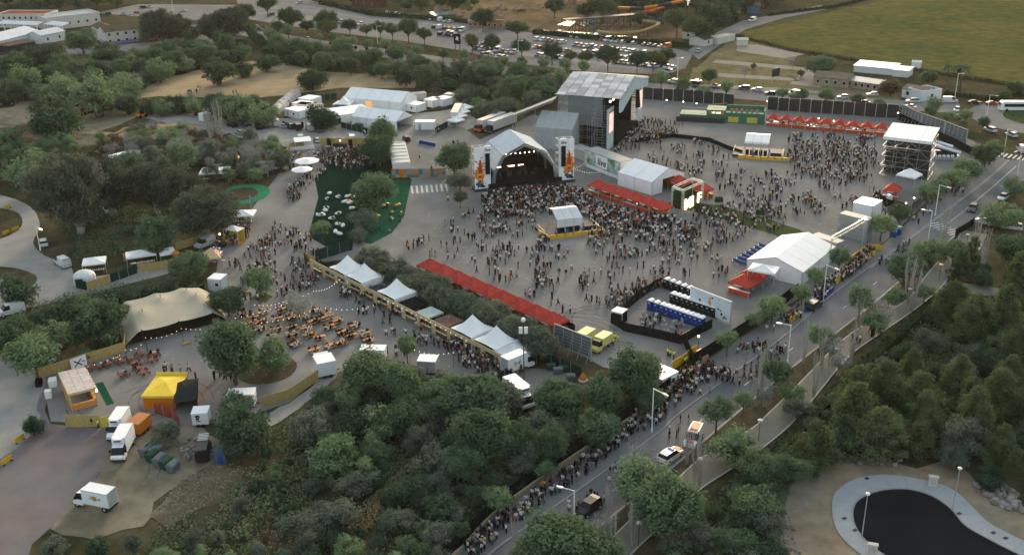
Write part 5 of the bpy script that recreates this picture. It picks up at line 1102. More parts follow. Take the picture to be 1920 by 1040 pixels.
# ------------------------------------------------------------------ food court picnic tables
pt = thing('picnic_table', 'orange timber picnic table with benches in the food court', 'picnic table', (0, 0, 0), 0, 'picnic tables of the food court')
b = MB()
for k in range(5): b.box(-1.1, 1.1, -.38+k*.155, -.38+k*.155+.14, .72, .77)
b.build('table_top', orangew, pt)
for s_ in (-1, 1): b = MB(); b.box(-1.1, 1.1, s_*.72-.14, s_*.72+.14, .43, .48); b.build('bench', orangew, pt)
for x in (-.8, .8): b = MB(); b.box(x-.04, x+.04, -.75, .75, .36, .43); b.slab((x, -.6, 0), (x, -.5, 0), (x, -.15, .72), (x, -.25, .72), .06); b.slab((x, .6, 0), (x, .5, 0), (x, .15, .72), (x, .25, .72), .06); b.build('leg_frame', orangew, pt)
PIC = [(490, 607), (520, 602), (548, 600), (518, 622), (549, 618), (575, 620), (548, 633), (580, 632), (600, 637), (553, 650), (586, 607), (592, 586), (614, 594), (632, 606), (579, 614), (604, 642), (618, 617), (640, 647), (665, 615), (660, 634), (685, 630), (690, 642), (694, 641), (512, 638), (487, 622), (500, 640), (618, 653), (590, 661), (545, 574), (555, 590), (530, 585), (493, 590), (466, 612), (510, 598), (570, 598), (642, 628), (622, 650), (656, 618), (475, 600), (605, 602)]
PICW = []
for k, (x, y) in enumerate(PIC):
    p = G(x, y); 
    if any((p-q[0]).length < 1.9 for q in PICW): continue
    rz_ = hd((x, y), (10, -3))+rnd.uniform(-.35, .35)
    o = pt if not PICW else dup(pt, (p.x, p.y, .05), rz_)
    o.location = (p.x, p.y, .05); o.rotation_euler = (0, 0, rz_); PICW.append((p, rz_))
# bean bags on the carpets
def beanbag(x, y, m, lab, grp, s_=1.):
    p = G(x, y); b = MB(); sx = 1.3*s_; b.loft([[(math.cos(2*math.pi*k/9)*r_*sx+o_, math.sin(2*math.pi*k/9)*r_*.75*s_, z*s_) for k in range(9)] for r_, z, o_ in ((.55, 0, 0), (.72, .2, 0), (.62, .42, .05), (.4, .6, .28), (.15, .72, .4))])
    o = b.build('bean_bag', m, None, (p.x, p.y, .07), rnd.uniform(0, 6)); tag(o, lab, 'bean bag', grp)
    for q in o.data.polygons: q.use_smooth = True
for x, y in [(613, 374), (618, 364), (634, 371), (652, 370), (664, 371), (656, 382), (660, 392), (612, 391), (606, 404), (598, 405), (634, 402), (622, 411), (635, 422), (643, 425), (629, 436), (637, 440), (646, 380), (610, 396)]: beanbag(x, y, white, 'white bean bag lounger on the dark turf', 'white bean bags on the dark turf')
for x, y in [(655, 378), (716, 375), (720, 388), (726, 384), (708, 406), (735, 400), (743, 387), (752, 402), (748, 385)]: beanbag(x, y, yellow, 'yellow bean bag on the turf lounge', 'yellow bean bags on the turf lounge', .9)
# blue bleacher rows beside the long marquee
O, rz, L = fr((1373, 492), (1392, 499)); 
for k in range(7):
    a = (1372+k*8, 492-k*5); O, rz, L = fr(a, (a[0]+24-k, a[1]+8)); t = thing('blue_bench_row', 'row of blue bench seats beside the long white marquee', 'bench', O, rz, 'blue bench rows beside the long marquee'); b = MB(); b.box(0, 4.2, 0, .4, .42, .5); b.build('seat', blue, t); b = MB(); b.box(0, 4.2, .4, .46, .5, .95); b.build('backrest', mat('blue_back', (.05, .1, .22), .6, .1), t); b = MB()
    for x in (.2, 2.1, 4): b.box(x-.04, x+.04, .02, .4, 0, .42)
    b.build('leg', steel, t)
# truss sections stacked by the street fence, flight cases
O, rz, L = fr((1410, 553), (1455, 522)); t = thing('stacked_truss', 'stack of steel truss sections behind the street fence', 'truss', O, rz); b = MB()
for k in range(3): truss(b, (0, k*.6, .4), (L, k*.6, .4), .5, .05); truss(b, (0, k*.6+.2, 1.0), (L*.9, k*.6+.2, 1.0), .5, .05) if k < 2 else None
b.build('truss_section', steel, t)
# blue and yellow crowd barriers on the road
def barr(pts, mtl, lab, grp): barrier_run(px(pts), .06 if mtl is blue else .17, mtl, 1.05, 2.0, lab, grp)
barr([(1508, 587), (1562, 546)], blue, 'blue crowd barrier on the road by the lamp post', 'blue crowd barriers on the road'); barr([(1562, 536), (1605, 503), (1640, 478)], yellow, 'yellow crowd barrier along the pavement queue', 'yellow crowd barriers of the queue'); barr([(1480, 606), (1500, 592)], yellow, 'yellow crowd barrier at the end of the blue run', 'yellow crowd barriers at the blue run'); barr([(1585, 497), (1625, 468), (1655, 470)], yellow, 'yellow crowd barrier at the street gate', 'yellow barriers at the street gate'); barr([(786, 269), (816, 275)], blue, 'blue crowd barrier across the lane behind the trees', 'blue barriers across the back lane')
# ------------------------------------------------------------------ street lamps
def lamp(bx, by, h, arm_px, label, group=None, z=.16, head=wpaint):
    p = G(bx, by); rz_ = hd((bx, by), arm_px); t = thing('street_lamp', label, 'street lamp', (p.x, p.y, z), rz_, group)
    b = MB(); b.tube((0, 0, 0), (0, 0, h), .11, 0, 8, .07); b.tube((0, 0, 0), (0, 0, .8), .16, 0, 8); b.build('post', wpaint, t)
    b = MB(); b.tube((0, 0, h-.05), (1.9, 0, h-.25), .06, 0, 6); b.build('arm', wpaint, t); b = MB(); b.loft([[(1.7, -.13, h-.3), (1.7, .13, h-.3), (1.7, .13, h-.14), (1.7, -.13, h-.14)], [(2.2, -.2, h-.38), (2.2, .2, h-.38), (2.2, .16, h-.18), (2.2, -.16, h-.18)], [(2.7, -.1, h-.4), (2.7, .1, h-.4), (2.7, .1, h-.28), (2.7, -.1, h-.28)]]); b.build('lamp_head', head, t)
    return t
for bx, by, h, ap, lab in [(1222, 811, 7.8, (10, 4), 'white street lamp beside the queue near the white cabin'), (1076, 1010, 7.6, (-10, -4), 'white street lamp on the road edge above the round tree'), (1476, 683, 7.6, (-10, -3), 'white street lamp on the verge between bare poplars'), (1543, 565, 7.8, (10, 3), 'white street lamp by the blue crowd barriers'), (1739, 457, 7.8, (-10, -3), 'white street lamp near the lower zebra crossing'), (1753, 406, 8, (10, 2), 'white street lamp on the pavement under the scaffold tower'), (1881, 293, 8, (10, 2), 'white street lamp beside the roundabout crossing'), (1906, 335, 8, (-10, 2), 'white street lamp across the road from the crossing'), (612, 62, 8, (6, -1), 'grey street lamp of the north road near the dark parking trees'), (708, 82, 8, (6, -1), 'grey street lamp of the north road by pale street trees'), (972, 112, 8, (6, -1), 'grey street lamp at the lot edge in front of pines'), (1122, 130, 8, (6, -1), 'grey street lamp between parked cars and stage roof'), (1270, 148, 8, (6, -1), 'grey street lamp near the car park exit'), (1790, 186, 9, (8, -1), 'tall grey street lamp by the farm garden'), (1850, 218, 7, (8, 0), 'street lamp on the roundabout edge'), (325, 22, 8, (6, -1), 'grey street lamp behind the tall eucalyptus'), (76, 470, 6, (5, 2), 'street lamp with lit head by the gravel road')]:
    lamp(bx, by, h, ap, lab, None, .05, flood if 'lit' in lab else wpaint)
for bx, by, lab in [(1616, 1005, 'slim grey lamp on the inner edge of the turning circle'), (1786, 955, 'slim grey lamp at the back of the turning circle')]:
    p = G(bx, by); t = thing('slim_lamp', lab, 'street lamp', (p.x, p.y, .17)); b = MB(); b.tube((0, 0, 0), (0, 0, 6.4), .08, 0, 6, .05); b.build('post', galv, t); b = MB(); b.loft([[(math.cos(k)*r_, math.sin(k)*r_, z) for k in (0, 1.05, 2.1, 3.14, 4.2, 5.25)] for r_, z in ((.1, 6.3), (.32, 6.45), (.3, 6.6), (.08, 6.7))]); b.build('lamp_head', wpaint, t)
for bx, by in [(1197, 1025), (1310, 902), (1422, 828), (1565, 690), (1633, 630), (1702, 575), (1810, 470), (1760, 528)]:
    p = G(bx, by); t = thing('disc_lamp', 'post lamp with pale disc top on the promenade', 'street lamp', (p.x, p.y, .17), 0, 'disc lamps along the promenade'); b = MB(); b.tube((0, 0, 0), (0, 0, 3.6), .05, 0, 6); b.build('post', dark, t); b = MB(); b.loft([[(math.cos(k*.6283)*r_, math.sin(k*.6283)*r_, z) for k in range(10)] for r_, z in ((.1, 3.5), (.42, 3.62), (.42, 3.7), (.1, 3.8))]); b.build('disc_head', mat('pale_disc', (.5, .5, .48), .6, .05), t)
for bx, by, h, lab in [(1714, 371, 4.2, 'floodlight mast glowing beside the hoarding'), (1699, 381, 3.6, 'lower floodlight mast glowing beside the hoarding'), (1684, 212, 4.5, 'floodlight mast at the end of the screen wall'), (1310, 630, 3, 'floodlight on the black street fence corner'), (412, 439, 3, 'small warm floodlight by the yellow kiosk')]:
    p = G(bx, by, h+.2); p.z = 0; t = thing('floodlight_mast', lab, 'floodlight', p); b = MB(); b.tube((0, 0, 0), (0, 0, h), .06); b.build('mast', dark, t); b = MB(); b.ball((0, 0, h+.2), .2); b.build('lamp', flood, t)
p = G(983, 742); t = thing('telescopic_mast', 'tall thin broadcast mast with panel aerials in the service yard', 'mast', p); b = MB(); b.tube((0, 0, 2.6), (0, 0, 13.6), .11, 0, 6, .06); b.build('mast', dark, t); b = MB(); b.box(-.75, -.15, -.15, .1, 11.6, 12.7); b.box(.1, .7, -.15, .1, 11.6, 12.7); b.ball((0, 0, 14), .4); b.build('aerial', white, t); b = MB(); b.tube((0, 0, 0), (0, 0, 2.6), .16); b.build('base', dark, t)
b = MB()
for (x, y) in [(1250, 188), (1281, 191), (1306, 194), (1370, 187), (1439, 190), (1535, 222), (1563, 227), (1593, 230), (1622, 232), (1658, 235), (1687, 238), (1706, 241)]:
    p = G(x, y, 2.2); t = thing('work_lamp', 'small round lamp glowing along the dark screen wall', 'lamp', (p.x, p.y, 0), 0, 'lamps along the dark screen wall'); b = MB(); b.ball((0, 0, 2.2), .22, n=6, k=4); b.build('bulb', flood, t); b = MB(); b.tube((0, 0, 0), (0, 0, 2.1), .04); b.build('stand', dark, t)
# festoon strings
def festoon(a, za, c, zc, label, n=14, sag=.7, poles=True):
    n = int(n*.75)
    p, q = G(*a, za), G(*c, zc); t = thing('festoon_string', label, 'string lights', (p.x, p.y, 0)); o0 = Vector((p.x, p.y, 0)); P = []
    for k in range(n+1): u_ = k/n; r_ = p.lerp(q, u_); r_.z -= sag*math.sin(u_*math.pi); P.append(r_-o0)
    b = MB()
    for i in range(n): b.tube(P[i], P[i+1], .012, 0, 3, cap=False)
    if poles: b.tube((P[0].x, P[0].y, 0), P[0], .04); b.tube((P[-1].x, P[-1].y, 0), P[-1], .04)
    b.build('wire', dark, t); b = MB()
    for q_ in P[1:]: b.ball(q_-Vector((0, 0, .08)), .055, n=6, k=4)
    o = b.build('bulbs', bulb, t); o['kind'] = 'stuff'
festoon((588, 545), 3, (636, 524), 3, 'festoon lights from the sparse tree to the stall front'); festoon((600, 575), 3, (700, 572), 2.8, 'festoon lights across the food court'); festoon((600, 575), 3, (480, 605), 3, 'festoon lights over the picnic tables', 16); festoon((430, 598), 3, (588, 545), 3.2, 'festoon lights from the stretch tent to the sparse tree', 20); festoon((425, 604), 3, (340, 615), 3, 'festoon lights in front of the stretch tent'); festoon((340, 615), 3, (273, 632), 3, 'festoon lights over the stretch tent front edge', 10); festoon((273, 636), 3, (235, 655), 2.4, 'festoon lights at the stretch tent corner', 6); festoon((235, 660), 2.3, (165, 686), 2.3, 'festoon lights along the reed fence', 8, .2)
festoon((768, 652), 3, (850, 660), 3, 'festoon lights under the leafy tree at the stalls', 12); festoon((470, 570), 3, (545, 560), 3, 'short festoon lights near the round planting'); festoon((1072, 313), 4.5, (1098, 302), 5.2, 'festoon lights by the right stage tower', 9); festoon((1098, 302), 5.2, (1128, 317), 4.8, 'festoon lights under the leafy container', 9); festoon((1074, 315), 4.2, (1128, 322), 4.5, 'lower festoon lights under the leafy container', 16); festoon((650, 190), 3.5, (668, 202), 3.5, 'festoon lights beside the backstage turf', 8); festoon((625, 200), 3.2, (668, 200), 3.4, 'festoon lights over the white backstage cabin', 10)
# rubble on the dirt
rk_ = [mat('rubble_%d' % i, c, .95, .2, 2, bump=.3) for i, c in enumerate(((.2, .185, .16), (.15, .13, .105), (.26, .25, .235)))]
def rocks(poly, n, smin, smax, seed, name, label):
    r_ = random.Random(seed); pts = scatter(poly, .5, seed)[:n*4]; r_.shuffle(pts); b = MB()
    for x, y in pts[:n]:
        s_ = r_.uniform(smin, smax); rings = []
        for rr, zz in ((.8, 0), (1, .35), (.7, .75), (.2, .9)): rings.append([(x+math.cos(2*math.pi*k/6)*s_*rr*r_.uniform(.7, 1.2), y+math.sin(2*math.pi*k/6)*s_*rr*r_.uniform(.7, 1.2), zz*s_*1.1) for k in range(6)])
        b.loft(rings, r_.randrange(3))
    o = b.build(name, rk_); tag(o, label, name, None, 'stuff')
rocks([(330, 830), (380, 815), (400, 855), (345, 862)], 110, .08, .5, 1, 'rubble', 'pale rubble heap behind the waste containers'); rocks([(290, 950), (340, 890), (440, 880), (460, 920), (380, 960), (300, 985)], 130, .04, .26, 2, 'rubble', 'rubble scattered on the eroded dirt bank'); rocks([(1830, 910), (1850, 890), (1900, 920), (1920, 960), (1870, 950)], 160, .25, .7, 3, 'boulders', 'grey boulders piled beside the turning circle'); rocks([(1440, 970), (1480, 960), (1500, 1040), (1440, 1040)], 70, .1, .35, 4, 'stones', 'loose stones on the ochre dirt'); rocks([(1570, 855), (1690, 862), (1690, 875), (1570, 870)], 40, .15, .5, 5, 'stones', 'pale stones along the wood edge'); rocks([(0, 195), (60, 192), (110, 235), (20, 245)], 60, .2, .6, 6, 'stones', 'stones on the sand mounds')
for x, y, lab in ((1748, 912, 'pale utility cabinet behind the turning circle'), (1634, 1040, 'pale utility cabinet at the front of the turning circle')):
    p = G(x, y); t = thing('utility_cabinet', lab, 'cabinet', (p.x, p.y, .17), -.3); b = MB(); b.box(-.6, .6, -.25, .25, 0, 1.5); b.box(-.66, .66, -.3, .3, 1.5, 1.62); b.build('housing', mat('cabinet_beige', (.5, .46, .4), .7, .08), t); b = MB(); b.box(-.35, .35, -.27, -.25, .5, 1.2); b.build('door', galv, t)
# crumpled sheet wall of the backstage yard
W = px([(515, 215), (523, 205), (540, 190), (556, 178)]); t = thing('sheeted_wall', 'crumpled grey white sheeting over a long bank by the cabins', 'wall', W[0]); b = MB(); r_ = random.Random(8); Ws = smooth(W, 7, False); rings = []
for q in Ws:
    d = q-W[0]; rings.append([(d.x+ox*r_.uniform(.8, 1.2), d.y+oy, max(0, z*r_.uniform(.8, 1.2))) for ox, oy, z in ((-2.2, 0, 0), (-1.6, 0, 1.4), (-.6, 0, 2.4), (.4, 0, 2.5), (1.4, 0, 1.5), (2, 0, 0))])
b.loft(rings); o = b.build('sheeting', mat('crumpled_sheet', (.45, .42, .4), .8, .2, 1, bump=.6), t)
sheet('backstage_turf', [(668, 205), (690, 196), (752, 206), (740, 222), (660, 232), (648, 226)], carpet, .062)
for x, y in ((716, 200), (723, 203), (706, 203), (730, 199)):
    p = G(x, y); t = thing('white_parasol', 'white parasol over a table on the backstage turf', 'parasol', p, 0, 'white parasols on the backstage turf'); b = MB(); b.add([(math.cos(k*.785)*1.6, math.sin(k*.785)*1.6, 2.3) for k in range(8)]+[(0, 0, 2.9)], [(k, (k+1) % 8, 8) for k in range(8)]); b.build('canopy', white, t); b = MB(); b.tube((0, 0, 0), (0, 0, 2.9), .04); b.box(-.4, .4, -.4, .4, .7, .74); b.build('pole', galv, t)
# yellow kiosk stage, banner flag, dj booth, car plinth
O, rz, L = fr((420, 455), (448, 460)); t = thing('yellow_kiosk', 'yellow walled kiosk with white peaked roof at the fair lane', 'kiosk', O, rz); b = MB(); b.box(0, L, 2.2, 2.4, .4, 3.4); b.build('back_wall', mat('kiosk_yellow', (.52, .38, .04), .7, .1), t); b = MB(); b.box(0, L, 0, 2.4, 0, .4); b.build('floor', orangew, t); b = MB()
for x in (.1, L-.1): b.box(x-.08, x+.08, .05, .2, .4, 3.4)
b.build('post', woodp, t); b = MB(); b.add([(-.1, -.1, 3.4), (L+.1, -.1, 3.4), (L+.1, 2.6, 3.4), (-.1, 2.6, 3.4), (L/2, 1.2, 4.3)], [(0, 1, 4), (1, 2, 4), (2, 3, 4), (3, 0, 4)]); b.build('roof', white, t)
p = G(471, 402); t = thing('banner_flag', 'tall teal feather banner at the white canopy bar', 'flag', p); b = MB(); b.tube((0, 0, 0), (0, 0, 5), .04); b.build('pole', galv, t); b = MB(); b.add([(0, 0, 1.6), (.7, 0, 1.6), (.95, 0, 3.5), (.8, 0, 4.6), (.3, 0, 5), (0, 0, 4.9)], [(0, 1, 2, 3, 4, 5)]); b.build('flag_cloth', mat('teal_cloth', (.12, .25, .28), .7, .1), t)
O, rz, L = fr((545, 285), (590, 281)); t = thing('entrance_bar', 'white roofed bar counter at the dark turf entrance', 'bar', O, rz); b = MB(); b.box(0, L, 1, 1.5, 0, 1.1); b.build('counter', wpaint, t); b = MB(); b.slab((L*.2, 0, 2.9), (L*.9, 0, 2.9), (L*.9, 4, 3.3), (L*.2, 4, 3.3), .1); b.build('roof', white, t); b = MB()
for x in (.22, .88): b.box(L*x-.05, L*x+.05, .1, .2, 0, 2.9); b.box(L*x-.05, L*x+.05, 3.8, 3.9, 0, 3.2)
b.box(0, L, 4.0, 4.1, 0, 2.6); b.build('post', wpaint, t)
O, rz, L = fr((625, 277), (648, 278)); t = thing('dj_booth', 'dark dj booth with speakers before the reed wall', 'booth', O, rz); b = MB(); b.box(0, L, 0, 1, 0, 1.2); b.build('desk', dark, t); b = MB(); b.box(-2, -1, 0, .9, 0, 2.6); b.box(L+1, L+2, 0, .9, 0, 2.6); b.build('loudspeaker', black, t); b = MB(); b.ball((L*.55, .4, 2.2), .2); b.build('lamp', flood, t)
O, rz, L = fr((506, 328), (536, 322)); t = thing('display_plinth', 'dark plinth carrying the displayed silver car', 'plinth', O, rz); b = MB(); b.box(0, L, 0, 2.6, 0, .7); b.build('plinth', dark, t)
O, rz, L = fr((738, 300), (746, 270)); t = thing('glazed_canteen', 'low white glazed roof structure in front of the large round trees', 'building', G(737, 322), 0.15); b = MB(); b.box(0, 5, 0, 22, 0, 2.4); b.build('wall', ww, t); b = MB(); b.box(.3, 4.7, .5, 21.5, 2.4, 2.55); b.build('roof', mat('glazed_roof', (.3, .36, .36), .3, .1), t); b = MB()
for k in range(7): b.box(.2, 4.8, k*3.6, k*3.6+.25, 2.55, 2.7)
b.build('rib', wpaint, t)
canopy(G(381, 505), .2, 4, 4, mat('cream_canopy', (.6, .46, .26), .7, .1), 'cream peaked canopy with balloons by the fair lane', None, 2.4, 4.2)
b = MB(); r_ = random.Random(2); p = G(408, 497)
for k in range(60): b.ball((r_.uniform(-1.6, 1.6), r_.uniform(-.5, .5), r_.uniform(.8, 4.2)), .2, r_.randrange(3), 6, 4)
o = b.build('balloon_column', [white, mat('pink_balloon', (.5, .12, .25), .4, .1), mat('lilac_balloon', (.45, .3, .42), .4, .1)], None, p); tag(o, 'cluster of pink and white balloons beside the cream canopy', 'balloons', None, 'stuff')
p = G(160, 530); b = MB(); b.ball((0, 0, 0), 2.2, 0, 14, 10, 1.0); 
t = thing('dome_tent', 'white round dome tent behind the green mesh fence', 'tent', p); b = MB(); b.loft([[(math.cos(k*.5236)*r_, math.sin(k*.5236)*r_, z) for k in range(12)] for r_, z in ((2.3, 0), (2.3, 1.6), (2.1, 2.1), (1.4, 2.6), (.3, 2.9))]); b.build('shell', tentg, t); b = MB(); b.box(-.5, .5, -2.35, -2.2, 0, 1.8); b.build('doorway', dark, t)
# ------------------------------------------------------------------ vehicles
# stations along the length: x, z sill, z belt, z roof, half width at belt, half width at roof
CARS = {
 'hatchback': [(0, .35, .55, .56, .70, .68), (.25, .25, .72, .74, .82, .76), (1.15, .25, .88, .92, .86, .76), (1.95, .25, .92, 1.42, .87, .62), (3.0, .25, .94, 1.46, .87, .63), (3.75, .25, .95, 1.36, .86, .6), (4.05, .28, .92, .98, .84, .7), (4.15, .35, .6, .62, .78, .7)],
 'saloon': [(0, .35, .52, .53, .72, .68), (.3, .25, .68, .70, .84, .78), (1.35, .25, .84, .88, .88, .78), (2.1, .25, .88, 1.36, .89, .6), (3.1, .25, .9, 1.4, .89, .62), (3.8, .25, .92, .98, .88, .74), (4.45, .28, .88, .92, .85, .76), (4.55, .35, .6, .62, .8, .72)],
 'suv': [(0, .4, .65, .66, .75, .7), (.25, .3, .9, .93, .88, .8), (1.2, .3, 1.05, 1.1, .92, .82), (1.85, .3, 1.08, 1.62, .93, .7), (3.4, .3, 1.1, 1.68, .93, .72), (4.15, .3, 1.1, 1.6, .92, .7), (4.4, .33, 1.05, 1.12, .9, .8), (4.5, .4, .7, .72, .84, .76)],
 'van': [(0, .4, .7, .72, .82, .78), (.3, .3, 1.0, 1.04, .95, .86), (.95, .3, 1.2, 1.26, .98, .86), (1.6, .3, 1.25, 2.1, .99, .8), (2.3, .3, 1.27, 2.2, .99, .84), (4.9, .3, 1.27, 2.2, .99, .84), (5.1, .33, 1.2, 2.1, .98, .84)],
}
def car_mesh(kind, m=None):
    st = CARS[kind]; b = MB(); L = st[-1][0]; rings = []
    for (x, zs, zb, zr, wb, wr) in st: rings.append([(x-L/2, -wb*.95, zs), (x-L/2, -wb, zb), (x-L/2, -wr, zr), (x-L/2, wr, zr), (x-L/2, wb, zb), (x-L/2, wb*.95, zs)])
    n = 6
    for i in range(len(st)-1):
        a, c = st[i], st[i+1]; g0, g1 = a[3]-a[2] > .2, c[3]-c[2] > .2
        van = kind == 'van'
        for k in range(n):
            k2 = (k+1) % n; mi = 0
            if k in (1, 3) and (g0 or g1): mi = 1 if not (van and i >= 4) else 0
            if k == 2 and (g0 != g1): mi = 1
            if k == 2 and van and i == 5: mi = 1
            if k == 5: mi = 2
            b.add([rings[i][k], rings[i+1][k], rings[i+1][k2], rings[i][k2]], [(0, 3, 2, 1)], mi)
    b.add(rings[0], [(5, 4, 3, 2, 1, 0)][:1]); b.add(rings[-1], [(0, 1, 2, 3, 4, 5)])
    wb = [.8, L-.85]
    for wx in wb:
        for s_ in (-1, 1): y = s_*(st[3][4]-.06); b.tube((wx-L/2, y-.1, .32), (wx-L/2, y+.1, .32), .32, 2, 10); b.tube((wx-L/2, y-.11, .32), (wx-L/2, y+.11, .32), .18, 3, 8)
    for s_ in (-.55, .55): b.box(-L/2-.02, -L/2+.1, s_-.16, s_+.16, .58, .7, 3); b.box(L/2-.08, L/2+.01, s_-.14, s_+.14, .65, .82, 4)
    return b.mesh(kind, [paint, glass, tyre, mat('bright_trim', (.6, .6, .6), .3, 0), mat('tail_lamp', (.3, .01, .01), .3, 0)])
CM = {k: car_mesh(k) for k in CARS}
PAL = [('white', (.56, .56, .555), 9), ('silver', (.4, .41, .42), 5), ('black', (.012, .012, .014), 4), ('dark grey', (.07, .075, .08), 4), ('blue', (.03, .06, .15), 1), ('red', (.3, .03, .02), 1), ('orange', (.5, .15, .03), .5)]
rc_ = random.Random(11)
def pick(): return rc_.choices(PAL, [p[2] for p in PAL])[0]
def car(x, y, rz_, where, group, kind=None, color=None, z=.06):
    kind = kind or rc_.choices(['hatchback', 'saloon', 'suv', 'van'], [5, 3, 4, 1])[0]; c = color or pick()
    p = G(x, y) if not isinstance(x, Vector) else x
    if kind == 'van' and color is None and rc_.random() < .8: c = PAL[0]
    o = obj('parked_%s' % ('van' if kind == 'van' else 'car'), CM[kind], None, (p.x, p.y, z), rz_); o.color = (*c[1], 1)
    tag(o, '%s %s %s' % (c[0], kind, where), 'van' if kind == 'van' else 'car', group); return o
C_ = {p[0]: p for p in PAL}
def row(a, b_, n, fill, where, group, seed, ang=None):
    r = random.Random(seed); P, Q = G(*a), G(*b_); d = (Q-P); base = math.atan2(d.y, d.x)+math.pi/2
    for k in range(n):
        if r.random() > fill: continue
        q = P.lerp(Q, (k+.5)/n); car(q, None, base+(math.pi if r.random() < .5 else 0)+r.uniform(-.04, .04), where, group)
LOT = 'parked in the far asphalt car park'; LG = 'cars in the far car park'
for i, (a, b_, n, f) in enumerate([((1032, 65), (1090, 72), 6, 1), ((1115, 75), (1256, 91), 14, .85), ((985, 73), (1060, 82), 8, .85), ((1075, 86), (1225, 103), 15, .85), ((1000, 90), (1075, 99), 8, .8), ((1090, 101), (1200, 114), 11, .8), ((1005, 105), (1060, 112), 6, .8), ((1150, 118), (1265, 130), 12, .7), ((798, 36), (850, 43), 6, 1), ((812, 53), (868, 59), 6, .9), ((822, 66), (880, 72), 6, .8), ((888, 93), (968, 101), 8, .9), ((878, 84), (940, 90), 6, .8), ((720, 26), (760, 30), 4, .7), ((635, 43), (700, 50), 7, .5), ((495, 28), (530, 33), 4, .8), ((480, 52), (496, 54), 2, 1), ((900, 105), (960, 112), 6, .7)]): row(a, b_, n, f, LOT, LG, i)
for x, y, d, k, c, lab in [(840, 66, (6, -3), 'van', 'white', LOT), (847, 68, (6, -3), 'van', 'white', LOT), (866, 60, (6, -3), 'van', 'white', LOT), (1190, 80, (4, -8), 'van', 'white', LOT), (1117, 73, (4, -8), 'van', 'white', LOT), (561, 8, (6, -1), 'suv', 'silver', LOT)]: car(x, y, hd((x, y), d), lab, LG, k, C_[c])
